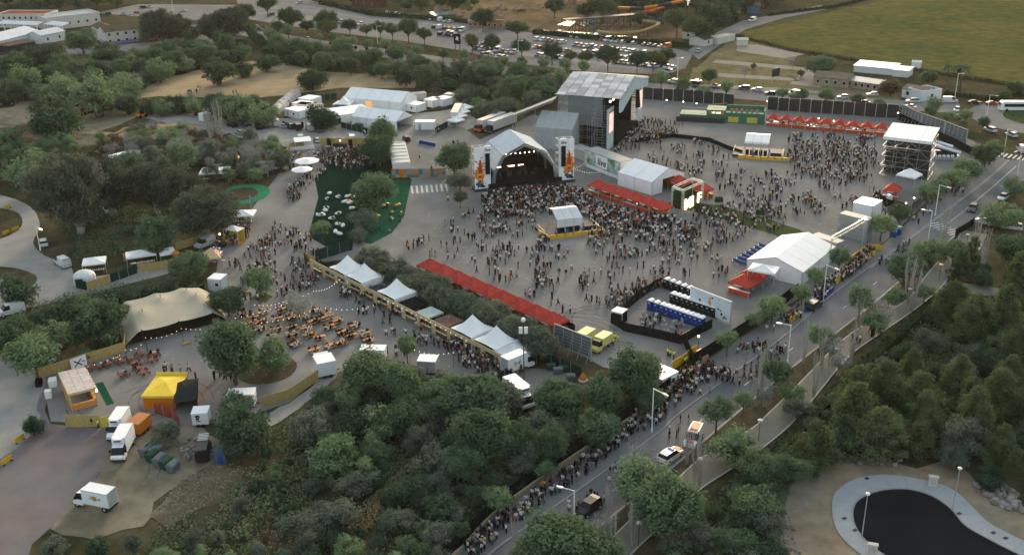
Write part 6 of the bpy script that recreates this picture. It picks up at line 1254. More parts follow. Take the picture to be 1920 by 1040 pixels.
for x, y, d, k, c, lab in [
 (1305, 155, (8, 1), 'saloon', 'white', 'driving on the north road past the dark shrub'), (1301, 159, (8, 1), 'suv', 'black', 'queueing on the north road'), (1340, 164, (8, 1), 'saloon', 'silver', 'queueing on the north road'), (1395, 168, (8, 1), 'suv', 'dark grey', 'queueing on the north road'), (1420, 171, (8, 1), 'hatchback', 'white', 'queueing on the north road'), (1444, 178, (8, 1), 'hatchback', 'black', 'queueing on the north road'), (1262, 156, (8, 1), 'suv', 'white', 'queueing on the north road'), (1252, 137, (8, 1), 'suv', 'white', 'leaving the far car park'), (1310, 98, (-6, 4), 'suv', 'silver', 'on the access lane by the barn'), (1410, 41, (8, -2), 'van', 'white', 'driving up the field lane'),
 (1580, 185, (8, 0), 'hatchback', 'white', 'on the north road before the farm'), (1635, 180, (8, 0), 'hatchback', 'white', 'parked beside the farm terrace'), (1620, 195, (8, 1), 'saloon', 'black', 'on the north road before the screen wall'), (1710, 193, (8, 0), 'suv', 'white', 'before the whitewashed cottage'), (1707, 203, (8, 2), 'saloon', 'white', 'behind the framed screens'), (1781, 193, (-8, 0), 'van', 'white', 'on the north road by the cottage'), (1827, 195, (-8, 0), 'saloon', 'black', 'entering the roundabout'), (1860, 197, (-8, 0), 'saloon', 'red', 'entering the roundabout'), (1794, 209, (3, -5), 'hatchback', 'white', 'between the round street trees'), (1792, 222, (6, 4), 'saloon', 'black', 'between the round street trees'), (1856, 247, (8, 3), 'suv', 'white', 'leaving the roundabout by the lamp'), (1896, 256, (8, 3), 'hatchback', 'white', 'leaving the roundabout behind another white car'), (1490, 180, (8, 1), 'van', 'white', 'half hidden behind street trees on the north road'), (575, 75, (8, 1), 'hatchback', 'white', 'on the north road among street trees'), (488, 58, (8, 1), 'saloon', 'dark grey', 'on the north road at its far end'),
 (1823, 395, (4, -6), 'suv', 'dark grey', 'driving toward the zebra crossing'), (1845, 420, (8, 2), 'suv', 'white', 'parked behind the bare poplars by the crossing'), (1897, 430, (8, 1), 'suv', 'white', 'parked on the verge past the leafy tree'), (1880, 374, (6, -4), 'hatchback', 'white', 'parked under the right street trees'), (1915, 285, (6, 5), 'van', 'white', 'stopping at the roundabout crossing'),
 (485, 241, (3, 6), 'van', 'black', 'in the line of vans in the gravel yard'), (499, 238, (4, 6), 'suv', 'dark grey', 'in the line of vans in the gravel yard'), (518, 235, (3, 7), 'van', 'white', 'in the line of vans in the gravel yard'), (533, 239, (3, 7), 'hatchback', 'silver', 'in the line of vans in the gravel yard'), (546, 240, (4, 7), 'hatchback', 'white', 'in the line of vans in the gravel yard'), (559, 243, (5, 6), 'van', 'black', 'in the line of vans in the gravel yard'), (581, 244, (6, 6), 'van', 'silver', 'in the line of vans in the gravel yard'), (597, 247, (6, 3), 'suv', 'dark grey', 'at the end of the vans in the gravel yard'), (564, 265, (3, 7), 'van', 'silver', 'behind the reed wall'), (595, 266, (3, 7), 'hatchback', 'white', 'behind the reed wall'), (627, 267, (3, 7), 'hatchback', 'silver', 'behind the reed wall'), (642, 267, (3, 7), 'hatchback', 'white', 'behind the reed wall'), (660, 265, (3, 7), 'van', 'white', 'behind the reed wall'), (580, 268, (3, 7), 'hatchback', 'white', 'behind the reed wall'), (762, 264, (5, 6), 'suv', 'black', 'beside the round dark tree in the back lane'), (672, 240, (6, 3), 'suv', 'dark grey', 'before the smaller white marquee'),
 (395, 253, (6, 2), 'saloon', 'dark grey', 'parked under the pale bare trees'), (410, 259, (6, 3), 'saloon', 'black', 'parked under the pale bare trees'), (428, 258, (6, 3), 'saloon', 'dark grey', 'parked under the pale bare trees'), (435, 238, (6, 2), 'suv', 'black', 'parked under the pale bare trees'), (462, 240, (6, 2), 'suv', 'dark grey', 'parked under the pale bare trees'), (472, 256, (6, 2), 'hatchback', 'white', 'parked under the pale bare trees'), (450, 252, (6, 2), 'hatchback', 'silver', 'parked under the pale bare trees'),
 (22, 588, (8, -2), 'van', 'white', 'on the gravel road past the thistles'), (80, 685, (8, -3), 'suv', 'white', 'parked behind the reed fence under a sapling'), (82, 460, (2, 6), 'suv', 'white', 'parked under the big eucalyptus by the lit lamp'), (118, 498, (7, 4), 'van', 'white', 'parked under an olive by the green mesh'), (50, 648, (8, 5), 'van', 'white', 'with open door beside the saplings'), (385, 462, (8, -3), 'van', 'silver', 'at the fair lane by the reed fence'),
 (203, 28, (8, 2), 'suv', 'black', 'behind the school'), (233, 28, (8, 2), 'saloon', 'silver', 'behind the school'), (245, 32, (8, 2), 'saloon', 'silver', 'behind the school'), (268, 16, (8, 1), 'suv', 'black', 'behind the school'), (256, 26, (8, 1), 'hatchback', 'red', 'behind the school'), (281, 15, (8, 1), 'saloon', 'white', 'behind the school'), (345, 22, (8, 1), 'saloon', 'white', 'on the road behind the eucalyptus')]:
    car(x, y, hd((x, y), d), lab, None if 'vans in' not in lab and 'pale bare' not in lab and 'reed wall' not in lab and 'behind the school' not in lab and 'queueing' not in lab and 'entering' not in lab and 'between' not in lab else 'cars '+lab, k, C_[c])
# nearer vehicles, with parts
def detail_car(x, y, d, kind, col, name, label, stripes=None, z=.06, roofm=None):
    p = G(x, y); t = thing(name, label, 'van' if kind == 'van' else 'car', (p.x, p.y, z), hd((x, y), d)); st = CARS[kind]; me = CM[kind].copy()
    o = obj('body', me, t); o.color = (*col, 1)
    L = st[-1][0]
    if stripes:
        b = MB(); zb = st[3][2]; w_ = st[3][4]
        for s_ in (-1, 1): b.box(-L*.2, L*.18, s_*(w_+.005)-.006, s_*(w_+.005)+.006, zb-.42, zb-.2)
        b.box(-L*.46, -L*.27, -.5, .5, st[2][3]-.14, st[2][3]+.01); b.build('stripe', stripes, t); b = MB(); b.box(-.15, .15, -.55, .55, st[4][3], st[4][3]+.12); b.build('light_bar', mat('blue_lens', (.05, .1, .4), .3, 0), t)
    if roofm: b = MB(); b.box(-L*.18, L*.42, -.6, .6, st[4][3]+.005, st[4][3]+.03); b.build('roof_panel', roofm, t)
    return t
sal = mat('salmon_stripe', (.6, .22, .1), .5, .05)
detail_car(1257, 860, (-6, 4), 'suv', (.74, .74, .74), 'patrol_car', 'white and orange patrol car half under the bare poplar', sal); detail_car(1300, 828, (5, -9), 'van', (.74, .74, .74), 'patrol_van', 'white and orange patrol van parked against the verge', sal, roofm=sal); detail_car(1103, 958, (8, -6), 'suv', (.01, .01, .012), 'black_car', 'black estate car driving past the queue')
detail_car(1526, 578, (-8, 6), 'suv', (.03, .045, .035), 'dark_car', 'dark green car parked inside the blue barriers', roofm=None, z=.17); detail_car(522, 320, (-9, 4), 'suv', (.5, .5, .52), 'display_car', 'silver car displayed on a dark plinth at the entrance', z=.75)
ye = mat('ambulance_yellow', (.52, .5, .16), .5, .05); blm = mat('blue_mark', (.04, .08, .2), .5, 0)
def boxtruck(x, y, d, label, boxL=4.2, boxH=2.4, wid=2.1, boxm=wpaint, cabm=wpaint, name='box_truck', cab='truck', z=.06, logo=None, reefer=True, rearm=None, logoside=-1):
    p = G(x, y); t = thing(name, label, 'truck', (p.x, p.y, z), hd((x, y), d)); hw = wid/2; z0 = .85
    b = MB(); b.box(-boxL, 0, -hw, hw, z0, z0+boxH); bx_ = b.build('cargo_box', boxm, t)
    b = MB()
    for yy in (-hw-.015, hw-.045): b.box(-boxL-.01, .01, yy, yy+.06, z0+boxH-.08, z0+boxH+.015); b.box(-boxL-.01, .01, yy, yy+.06, z0-.02, z0+.1)
    b.box(-boxL-.015, -boxL+.05, -hw, hw, z0+boxH-.1, z0+boxH+.02); b.build('edge_trim', galv, bx_)['kind'] = 'stuff'
    b = MB(); b.box(-boxL-.03, -boxL, -hw+.12, -.02, z0+.1, z0+boxH-.12); b.box(-boxL-.03, -boxL, .02, hw-.12, z0+.1, z0+boxH-.12); b.build('rear_door', rearm or galv, bx_)
    # cab as a loft: sloping bonnet for vans, upright for trucks
    pr = [(.05, .45, 1.35, 2.25), (.75, .45, 1.4, 2.2), (1.25, .45, 1.35, 1.42), (1.9, .5, 1.05, 1.1)] if cab == 'van' else [(.05, .5, 1.45, 2.45), (1.05, .5, 1.42, 2.3), (1.55, .5, 1.2, 1.28), (1.7, .5, .9, 1.0)]
    rings = [[(x_, -hw*.95, zs), (x_, -hw*.96, zb), (x_, -hw*.8, zr), (x_, hw*.8, zr), (x_, hw*.96, zb), (x_, hw*.95, zs)] for x_, zs, zb, zr in pr]; b = MB(); gw = MB()
    for i in range(3):
        for k in range(6):
            q = [rings[i][k], rings[i][(k+1) % 6], rings[i+1][(k+1) % 6], rings[i+1][k]]
            if (k in (1, 3) and i <= 1) or (k == 2 and i == 1): gw.add(q, [(0, 1, 2, 3)])
            else: b.add(q, [(0, 1, 2, 3)])
    b.add(rings[0], [(0, 1, 2, 3, 4, 5)]); b.add(rings[-1], [(5, 4, 3, 2, 1, 0)]); cb_ = b.build('cab', cabm, t); gw.build('cab_window', glass, cb_)
    xf = pr[-1][0]; b = MB(); b.box(xf-.05, xf+.12, -hw*.95, hw*.95, .38, .62); b.build('bumper', dark, t)
    for s_ in (-1, 1):
        b = MB(); b.box(xf+.0, xf+.05, s_*hw*.7-.16, s_*hw*.7+.16, .68, .88); b.build('headlight', mat('lamp_glass', (.55, .55, .52), .2, 0), t); b = MB(); b.box(pr[1][0]-.1, pr[1][0]+.1, s_*(hw+.12)-.12, s_*(hw+.12)+.12, 1.5, 1.9); b.build('mirror', black, t)
        for wx in (-boxL+.9, pr[1][0]+.1): b = MB(); b.tube((wx, s_*(hw-.2)-.14, .42), (wx, s_*(hw-.2)+.14, .42), .42, 0, 12); w_ = b.build('wheel', tyre, t); b = MB(); b.tube((wx, s_*(hw-.2)-.15, .42), (wx, s_*(hw-.2)+.15, .42), .2, 0, 8); b.build('rim', galv, w_)
    b = MB(); b.box(-boxL, .4, -hw*.6, hw*.6, .55, z0-.005); b.box(-boxL-.05, -boxL+.1, -hw, hw, .45, .6); b.build('chassis', dark, t)
    if reefer: b = MB(); b.box(-.05, .55, -hw*.65, hw*.65, z0+boxH-.55, z0+boxH+.05); b.build('cooling_unit', boxm, t); b = MB(); b.box(.551, .57, -hw*.5, hw*.5, z0+boxH-.4, z0+boxH-.15); b.build('grille', dark, t)
    if logo:
        for s_ in (-1, 1):
            lettering(logo[0], logo[1], logo[2], bx_, (-boxL/2, s_*(hw+.02), z0+boxH*.55), (math.pi/2, 0, 0 if s_ < 0 else math.pi), shear=.35)
            if logo[3]: b = MB(); b.tube((-boxL/2, s_*(hw+.005), z0+boxH*.55), (-boxL/2, s_*(hw+.022), z0+boxH*.55), .42, 0, 14); b.build('logo_disc', mat('gold_disc', (.4, .25, .05), .5, .2), bx_)
    return t
boxtruck(167, 946, (-10, -2), 'white box lorry with gold disc logo parked on the dirt', 4.3, 2.3, logo=('Z     st', .7, mat('logo_grey', (.08, .11, .1), .6, 0), True), reefer=False)
boxtruck(228, 857, (-8, 15), 'white refrigerated box lorry parked beside the waste containers', 4.4, 2.5, 2.1); boxtruck(221, 818, (-9, 14), 'white refrigerated van with green patch behind the other lorry', 4.0, 2.3, 2.1, cab='van')
boxtruck(982, 690, (12, -5), 'white box lorry with swoosh lettering at the stall row end', 4.4, 2.6, 2.2, logo=('~SJ', .8, mat('logo_ink', (.03, .035, .04), .6, 0), False), reefer=False)
boxtruck(983, 762, (12, 10), 'white broadcast lorry with dark stripe in the service yard', 5.0, 2.7, 2.4, reefer=True); boxtruck(1122, 657, (-12, 8), 'yellow ambulance with boxy roof by the grey screen', 3.2, 1.7, 1.9, ye, ye, 'ambulance', 'van', reefer=False, rearm=ye); boxtruck(1090, 650, (-12, 8), 'second yellow ambulance behind the grey screen', 3.2, 1.8, 2.0, ye, ye, 'ambulance', 'van', reefer=False, rearm=ye)
boxtruck(205, 400, (8, 6), 'white motorhome parked beneath the eucalyptus', 4.5, 2.0, 2.1, cab='van', name='motorhome', reefer=False); boxtruck(210, 313, (-8, 2), 'red cab lorry with white trailer under the trees', 9, 2.4, 2.4, cabm=redp, reefer=False)
for x, y, d, m, lab in ((900, 247, (-8, 3), redp, 'red cab articulated lorry behind the arched stage'), (920, 249, (-8, 3), dark, 'dark cab articulated lorry behind the arched stage'), (852, 232, (-4, 8), wpaint, 'white articulated lorry beside the canopies of the backstage yard')): boxtruck(x, y, d, lab, 13, 2.9, 2.5, cabm=m, boxm=mat('trailer_white', (.52, .51, .48), .6, .08), name='articulated_lorry', reefer=False)
p = G(1908, 208); t = thing('coach', 'white coach on the far side of the roundabout', 'coach', (p.x, p.y, .1), hd((1908, 208), (-10, 0))); b = MB(); b.loft([[(x, -w_, z0), (x, -w_, 3.0-h), (x, -w_*.9, 3.3-h), (x, w_*.9, 3.3-h), (x, w_, 3.0-h), (x, w_, z0)] for x, w_, z0, h in ((-6, 1.2, .4, .1), (5.4, 1.25, .4, 0), (6, 1.2, .45, .4), (6.3, 1.0, .6, 1.6))]); b.build('body', wpaint, t); b = MB(); b.box(-5.6, 5, -1.27, 1.27, 1.5, 2.5); b.quad((6.12, -1, 2.75), (6.33, -1, 1.4), (6.33, 1, 1.4), (6.12, 1, 2.75)); b.build('window', glass, t)
for wx in (-3.6, 4):
    for s_ in (-1, 1): b = MB(); b.tube((wx, s_*1.1-.15, .45), (wx, s_*1.1+.15, .45), .48, 0, 12); b.build('wheel', tyre, t)
# catering trailers and caravan
def trailer(a, b_, depth, h, m, label, roofm=None, hatch=None, band=None, z=0.):
    O, rz, L = fr(a, b_); t = thing('catering_trailer', label, 'trailer', O, rz); b = MB(); b.box(0, L, 0, depth, .5, h); b.build('body', m, t); b = MB(); b.box(-.08, L+.08, -.08, depth+.08, h, h+.12, inset=.04); b.build('roof', roofm or m, t)
    if hatch: b = MB(); b.slab((L*.1, depth, h-.3), (L*.9, depth, h-.3), (L*.9, depth+1.2, h-.05), (L*.1, depth+1.2, h-.05), .05); b.build('hatch', m, t)
    if band: b = MB(); b.box(-.01, L+.01, -.01, depth+.01, .9, 1.5); b.build('colour_band', band, t)
    for x in (L*.35, L*.65): b = MB(); b.tube((x, -.02, .3), (x, .2, .3), .3, 0, 10); b.build('wheel', tyre, t)
    b = MB(); b.box(L, L+1.0, depth*.45, depth*.55, .4, .5); b.box(.1, L-.1, .2, depth-.2, .25, .5); b.build('drawbar', dark, t); return t
trailer((598, 712), (632, 705), 3.4, 3.0, wpaint, 'white catering trailer with raised flap at the food court edge', hatch=1); trailer((676, 683), (722, 684), 2.2, 2.8, wpaint, 'long white roofed trailer behind the leafy shrubs', groof if False else None); trailer((783, 702), (817, 704), 2.6, 2.6, mat('trailer_grey', (.3, .31, .32), .6, .1), 'grey walled trailer beside the leafy tree', wpaint)
trailer((428, 768), (478, 766), 2.4, 2.6, wpaint, 'white caravan with mint green band behind the shrub', None, None, mat('mint_band', (.2, .42, .36), .6, .08)); trailer((362, 802), (392, 800), 2.4, 2.5, wpaint, 'white box trailer with black and gold emblem'); trailer((264, 820), (286, 800), 2.2, 2.3, orange, 'orange open topped trailer beside the white lorries', mat('orange_top', (.42, .17, .06), .6, .1))
b = MB(); tr_ = [o for o in bpy.data.objects if o.get('label', '').startswith('white box trailer')][0]; blob(b, .9, 1.8, .42, 12, 5, -.02); blob(b, .95, 1.85, .2, 9, 6, -.025, 1); b.box(.6, 1.3, -.03, -.02, 1.1, 1.25); b.build('emblem', [inkm, mat('gold_disc', (.4, .25, .05))], tr_)
t = detail_car(383, 852, (-3, 14), 'van', (.012, .013, .015), 'black_pickup', 'black van with white roof rack at the shrub edge'); b = MB()
for k in range(5): b.box(-2.3+k*.45, -2.2+k*.45, -.75, .75, 2.28, 2.34)
b.build('roof_rack', wpaint, t)
p = G(413, 862); t = thing('camping_tent', 'small blue grey tent beside the black van', 'tent', p, .3); b = MB(); b.add([(-.9, -1.2, 0), (.9, -1.2, 0), (.9, 1.2, 0), (-.9, 1.2, 0), (-.7, -.6, 1.9), (.7, -.6, 1.9), (.7, .8, 1.9), (-.7, .8, 1.9)], [(0, 1, 5, 4), (1, 2, 6, 5), (2, 3, 7, 6), (3, 0, 4, 7), (4, 5, 6, 7)]); b.build('shell', mat('tent_blue', (.06, .09, .13), .7, .15), t); b = MB(); b.quad((-.4, -1.22, 0), (.4, -1.22, 0), (.3, -.9, 1.2), (-.3, -.9, 1.2)); b.build('door_flap', blue, t)
# telehandlers and generator
for x, y, d, lab in ((140, 226, (8, -3), 'orange telehandler by the sand mound'), (152, 217, (8, -3), 'orange telehandler behind another on the track'), (266, 220, (8, -2), 'orange forklift at the hedge of the gravel yard'), (372, 215, (6, -1), 'yellow skid loader at the end of the gravel yard')):
    p = G(x, y); t = thing('telehandler', lab, 'forklift', p, hd((x, y), d)); m = orange if 'orange' in lab else yellow; b = MB(); b.box(-1.8, 1.4, -.9, .9, .6, 1.3, inset=.1); b.build('chassis', m, t); b = MB(); b.box(-.6, .7, -.8, .1, 1.3, 2.5, inset=.12); b.build('cab', glass, t); b = MB(); b.tube((-1.6, .5, 1.7), (3, .5, 1.2), .18); b.box(2.9, 3.1, -.3, 1.2, .3, 1.3); b.build('boom', m, t)
    for wx in (-1.2, 1.1):
        for s_ in (-1, 1): b = MB(); b.tube((wx, s_*.85-.18, .55), (wx, s_*.85+.18, .55), .55, 0, 10); b.build('wheel', tyre, t)
O, rz, L = fr((382, 229), (402, 223)); t = thing('generator_unit', 'white generator container standing in the gravel yard', 'generator', O, rz); b = MB(); b.box(0, L, 0, 2.2, .2, 2.7); b.build('housing', wpaint, t); b = MB(); b.box(.1, L-.1, .1, 2.1, 0, .2); b.build('skid', dark, t); b = MB()
for k in range(5): b.box(.3+k*L/5.5, .3+k*L/5.5+.5, -.02, 0, .6, 2.0)
b.build('grille', galv, t)
# ------------------------------------------------------------------ trees
def leafmat(name, c1, c2, tr=.3):
    if name in MATS: return MATS[name]
    m = bpy.data.materials.new(name); m.use_nodes = True; n = m.node_tree; L = n.links; N = n.nodes; N.remove(N['Principled BSDF'])
    geo = N.new('ShaderNodeNewGeometry'); oi = N.new('ShaderNodeObjectInfo')
    nz = N.new('ShaderNodeTexNoise'); nz.inputs['Scale'].default_value = .55; nz.inputs['Detail'].default_value = 3; L.new(geo.outputs['Position'], nz.inputs['Vector'])
    ad = N.new('ShaderNodeMath'); ad.operation = 'MULTIPLY_ADD'; L.new(oi.outputs['Random'], ad.inputs[0]); ad.inputs[1].default_value = .45; L.new(nz.outputs['Fac'], ad.inputs[2])
    mr = N.new('ShaderNodeMapRange'); mr.inputs[1].default_value = .4; mr.inputs[2].default_value = 1.0; L.new(ad.outputs[0], mr.inputs[0])
    mx = N.new('ShaderNodeMixRGB'); L.new(mr.outputs[0], mx.inputs[0]); mx.inputs[1].default_value = (*c1, 1); mx.inputs[2].default_value = (*c2, 1)
    df = N.new('ShaderNodeBsdfDiffuse'); L.new(mx.outputs[0], df.inputs[0]); tl = N.new('ShaderNodeBsdfTranslucent'); L.new(mx.outputs[0], tl.inputs[0])
    ms = N.new('ShaderNodeMixShader'); ms.inputs[0].default_value = tr; L.new(df.outputs[0], ms.inputs[1]); L.new(tl.outputs[0], ms.inputs[2]); L.new(ms.outputs[0], N['Material Output'].inputs[0])
    MATS[name] = m; return m
def leaf_mesh(name, lobes, per_m2, size, m, seed, droop=0., flat=.0):
    """leaf-sized faces spread over and through many small lobes"""
    rg = np.random.default_rng(seed); V = []; 
    for (c, r) in lobes:
        n = max(8, int(4*math.pi*r*r*per_m2)); d = rg.normal(size=(n, 3)); d[:, 2] += .25; d /= np.linalg.norm(d, axis=1)[:, None]
        rad = r*(.3+.9*rg.random(n))[:, None]; p = np.array(c)+d*rad*np.array([1, 1, .85]); 
        nr = d+rg.normal(size=(n, 3))*.55; nr[:, 2] += .3; nr /= np.linalg.norm(nr, axis=1)[:, None]
        t = rg.normal(size=(n, 3)); t -= nr*(t*nr).sum(1)[:, None]; t /= np.linalg.norm(t, axis=1)[:, None]; b = np.cross(nr, t)
        s = size*(.6+.8*rg.random(n))[:, None]
        if droop: t[:, 2] -= droop; t /= np.linalg.norm(t, axis=1)[:, None]
        q = np.stack([p-t*s, p+b*s*.55+nr*s*.12, p+t*s, p-b*s*.55+nr*s*.12], 1); V.append(q.reshape(-1, 3))
    V = np.concatenate(V); nq = len(V)//4; me = bpy.data.meshes.new(name); me.vertices.add(len(V)); me.vertices.foreach_set('co', V.astype(np.float32).ravel())
    me.loops.add(nq*4); me.loops.foreach_set('vertex_index', np.arange(nq*4, dtype=np.int32)); me.polygons.add(nq); me.polygons.foreach_set('loop_start', np.arange(0, nq*4, 4, dtype=np.int32)); me.polygons.foreach_set('loop_total', np.full(nq, 4, np.int32))
    me.materials.append(m); me.update(calc_edges=True); return me
def limb(b, p, q, r0, r1, rg, n=3, bend=.12):
    p, q = Vector(p), Vector(q); L = (q-p).length; prev = p
    for i in range(1, n+1):
        t = i/n; c = p.lerp(q, t)+(Vector((rg.uniform(-1, 1), rg.uniform(-1, 1), rg.uniform(-.5, .5)))*L*bend*(1-t) if i < n else Vector()); b.tube(prev, c, r0+(r1-r0)*(i-1)/n, 0, 6, r0+(r1-r0)*t, cap=False); prev = c
PROTO = {}
def make_tree(key, W, H, base, lobes_n, lr, dens, leaf, lm, bm=bark, seed=0, shape='round', trunk=.2, droop=0., multi=1, twigs=0):
    rg = random.Random(seed); lobes = []; b = MB(); fork = base*.75
    for k in range(lobes_n):
        for _ in range(30):
            u = Vector((rg.uniform(-1, 1), rg.uniform(-1, 1), rg.uniform(-1, 1)))
            if u.length <= 1 and u.length > .35: break
        if shape == 'cone': zz = rg.random()**1.15; rr = (1-zz**1.7)*.9+.12; a = rg.uniform(0, 6.28); q = math.sqrt(rg.random())*rr; c = Vector((math.cos(a)*q*W/2, math.sin(a)*q*W/2, base+zz*(H-base)*.95))
        elif shape == 'umbrella': c = Vector((u.x*W/2*.85, u.y*W/2*.85, base+(H-base)*(.45+.4*u.z+.15*(1-u.x*u.x-u.y*u.y))))
        elif shape == 'column': c = Vector((u.x*W/2*.8, u.y*W/2*.8, base+(H-base)*(.5+.5*u.z)))
        else: c = Vector((u.x*W/2*.82, u.y*W/2*.82, base+(H-base)*(.5+.44*u.z)))
        r = lr*rg.choice((.5, .7, .9, 1.1, 1.5))*rg.uniform(.8, 1.2)*(.75 if shape == 'cone' and c.z > H*.7 else 1); lobes.append((tuple(c), r))
    for m_ in range(multi):
        off = Vector((rg.uniform(-.4, .4), rg.uniform(-.4, .4), 0))*(multi > 1)*W*.12; top = Vector((off.x*2.5, off.y*2.5, base+(H-base)*.55)); limb(b, off, off*1.6+Vector((0, 0, fork)), trunk, trunk*.75, rg, 3, .05); limb(b, off*1.6+Vector((0, 0, fork)), top, trunk*.75, trunk*.3, rg, 3, .1)
    for k, (c, r) in enumerate(lobes):
        if k % (1 if twigs else 2) == 0: st = Vector((0, 0, fork+rg.random()*(max(.1, c[2]-fork))*.5)); limb(b, st, c, trunk*.35, trunk*.08, rg, 3, .12)
        for _ in range(twigs):
            d = Vector((rg.gauss(0, 1), rg.gauss(0, 1), rg.gauss(.5, .8))).normalized(); b.tube(c, Vector(c)+d*r*1.5, .03, 0, 3, .01, cap=False)
    tm = b.mesh('trunk', bm); cm = leaf_mesh('crown', lobes, dens, leaf, lm, seed, droop) if dens else None
    PROTO[key] = (tm, cm, W, H, (base+H)/2)
gd = leafmat('leaf_dark', (0.043, 0.070, 0.044), (0.092, 0.136, 0.078)); gm_ = leafmat('leaf_mid', (0.068, 0.108, 0.060), (0.143, 0.204, 0.110)); go = leafmat('leaf_olive', (0.092, 0.120, 0.087), (0.176, 0.204, 0.151)); gl_ = leafmat('leaf_light', (0.125, 0.193, 0.096), (0.219, 0.292, 0.151), .25); gp = leafmat('leaf_pine', (0.050, 0.081, 0.039), (0.143, 0.172, 0.078)); ge = leafmat('leaf_eucalyptus', (0.068, 0.087, 0.060), (0.134, 0.145, 0.105)); gt = leafmat('leaf_tamarisk', (0.084, 0.109, 0.078), (0.167, 0.193, 0.143)); gy = leafmat('leaf_grey', (0.151, 0.179, 0.170), (0.252, 0.281, 0.275)); gr_ = leafmat('leaf_rust', (0.111, 0.084, 0.052), (0.179, 0.142, 0.092))
for i in range(3):
    make_tree('shrub%d' % i, 5.2, 3.6, .3, 42, .75, 15, .17, gd, seed=i, trunk=.12, multi=3)
    make_tree('broad%d' % i, 7, 6.5, 1.5, 60, .9, 13, .19, gm_, seed=10+i, trunk=.22)
    make_tree('pine%d' % i, 7, 8.5, .8, 75, .85, 15, .17, gp, seed=20+i, shape='cone', trunk=.22)
    make_tree('street%d' % i, 4.2, 4.6, 1.9, 34, .62, 17, .15, gl_ if i else gm_, seed=30+i, trunk=.12)
    make_tree('olive%d' % i, 6, 4.6, .9, 44, .75, 11, .16, go, seed=40+i, trunk=.2, multi=2)
    make_tree('tamarisk%d' % i, 6, 4.8, .5, 55, .7, 12, .15, gt, seed=50+i, trunk=.12, multi=3, twigs=1)
for i in range(2):
    make_tree('eucalyptus%d' % i, 13, 12, 1.8, 125, 1.1, 11, .21, ge, palebark, 60+i, 'round', .38, .8, 2); make_tree('lotpine%d' % i, 7.5, 7.5, 2.6, 55, .9, 14, .19, gd if i else gp, bark, 70+i, 'umbrella', .2)
    make_tree('sparse%d' % i, 5, 5, 1.5, 26, .7, 4.5, .14, gy, palebark, 80+i, 'round', .14, 0, 2, 5); make_tree('rust%d' % i, 4.5, 2.4, .2, 34, .6, 12, .17, gr_, bark, 90+i, 'round', .1, 0, 3)
    make_tree('lightbush%d' % i, 6, 4.6, .4, 50, .75, 12, .17, gl_, bark, 95+i, 'round', .12, 0, 3)
# bare poplars: clusters of upright pale stems with fine twigs
for i in range(2):
    rg = random.Random(100+i); b = MB()
    for k in range(7):
        a = rg.uniform(0, 6.28); p = Vector((math.cos(a)*.12, math.sin(a)*.12, 0)); q = Vector((math.cos(a)*rg.uniform(.3, 1.1), math.sin(a)*rg.uniform(.3, 1.1), rg.uniform(6, 9))); limb(b, p, q, .10, .03, rg, 4, .03)
        for _ in range(9): t = rg.uniform(.3, 1); c = p.lerp(q, t); b.tube(c, c+Vector((rg.uniform(-.35, .35), rg.uniform(-.35, .35), rg.uniform(.6, 1.6))), .022, 0, 3, .008, cap=False)
    PROTO['poplar%d' % i] = (b.mesh('stem', palebark), leaf_mesh('twig_leaves', [((0, 0, 4+k), 1.0) for k in range(5)], 4.5, .09, gy, i), 2.4, 9, 4.5)
# palms
rg = random.Random(3); b = MB(); limb(b, (0, 0, 0), (.3, 0, 7), .3, .22, rg, 5, .02); tm = b.mesh('trunk', bark); b = MB()
for k in range(26):
    a = rg.uniform(0, 6.28); el = rg.uniform(-.35, 1.1); d = Vector((math.cos(a), math.sin(a), 0)); pts = []
    for s_ in range(7): u = s_/6; pts.append(Vector((.3, 0, 7))+d*(3.2*u*math.cos(el*.6))+Vector((0, 0, 2.2*math.sin(el)*u-2.4*u*u)))
    sd_ = Vector((-d.y, d.x, 0))
    for s_ in range(6):
        w0, w1 = .42*math.sin((s_/6*.9+.1)*math.pi), .42*math.sin(((s_+1)/6*.9+.1)*math.pi)
        for sg_ in (-1, 1): b.quad(pts[s_], pts[s_+1], pts[s_+1]+sd_*sg_*w1-Vector((0, 0, w1*.5)), pts[s_]+sd_*sg_*w0-Vector((0, 0, w0*.5)))
PROTO['palm0'] = (tm, b.mesh('fronds', gm_), 6, 9, 7)
KIND = {'shrub': ('dense_shrub', 'shrub', 'dark rounded evergreen shrub'), 'broad': ('broadleaf_tree', 'tree', 'mid green broadleaf tree'), 'pine': ('pine_tree', 'tree', 'pointed green pine'), 'street': ('street_tree', 'tree', 'small round headed street tree'), 'olive': ('wild_olive', 'tree', 'olive green spreading wild olive'), 'tamarisk': ('tamarisk', 'tree', 'feathery grey green tamarisk'), 'eucalyptus': ('eucalyptus', 'tree', 'tall drooping eucalyptus with pale limbs'), 'lotpine': ('umbrella_pine', 'tree', 'dark flat crowned pine'), 'sparse': ('bare_branched_tree', 'tree', 'thinly leaved grey tree'), 'rust': ('rusty_shrub', 'shrub', 'rust brown dry shrub'), 'lightbush': ('light_green_bush', 'shrub', 'light green feathery bush'), 'poplar': ('bare_poplar', 'tree', 'bare pale stemmed poplar'), 'palm': ('palm_tree', 'tree', 'date palm with arching fronds')}
NV_ = {}
for k in PROTO: NV_[k.rstrip('0123456789')] = NV_.get(k.rstrip('0123456789'), 0)+1
rt = random.Random(21); TREES = []
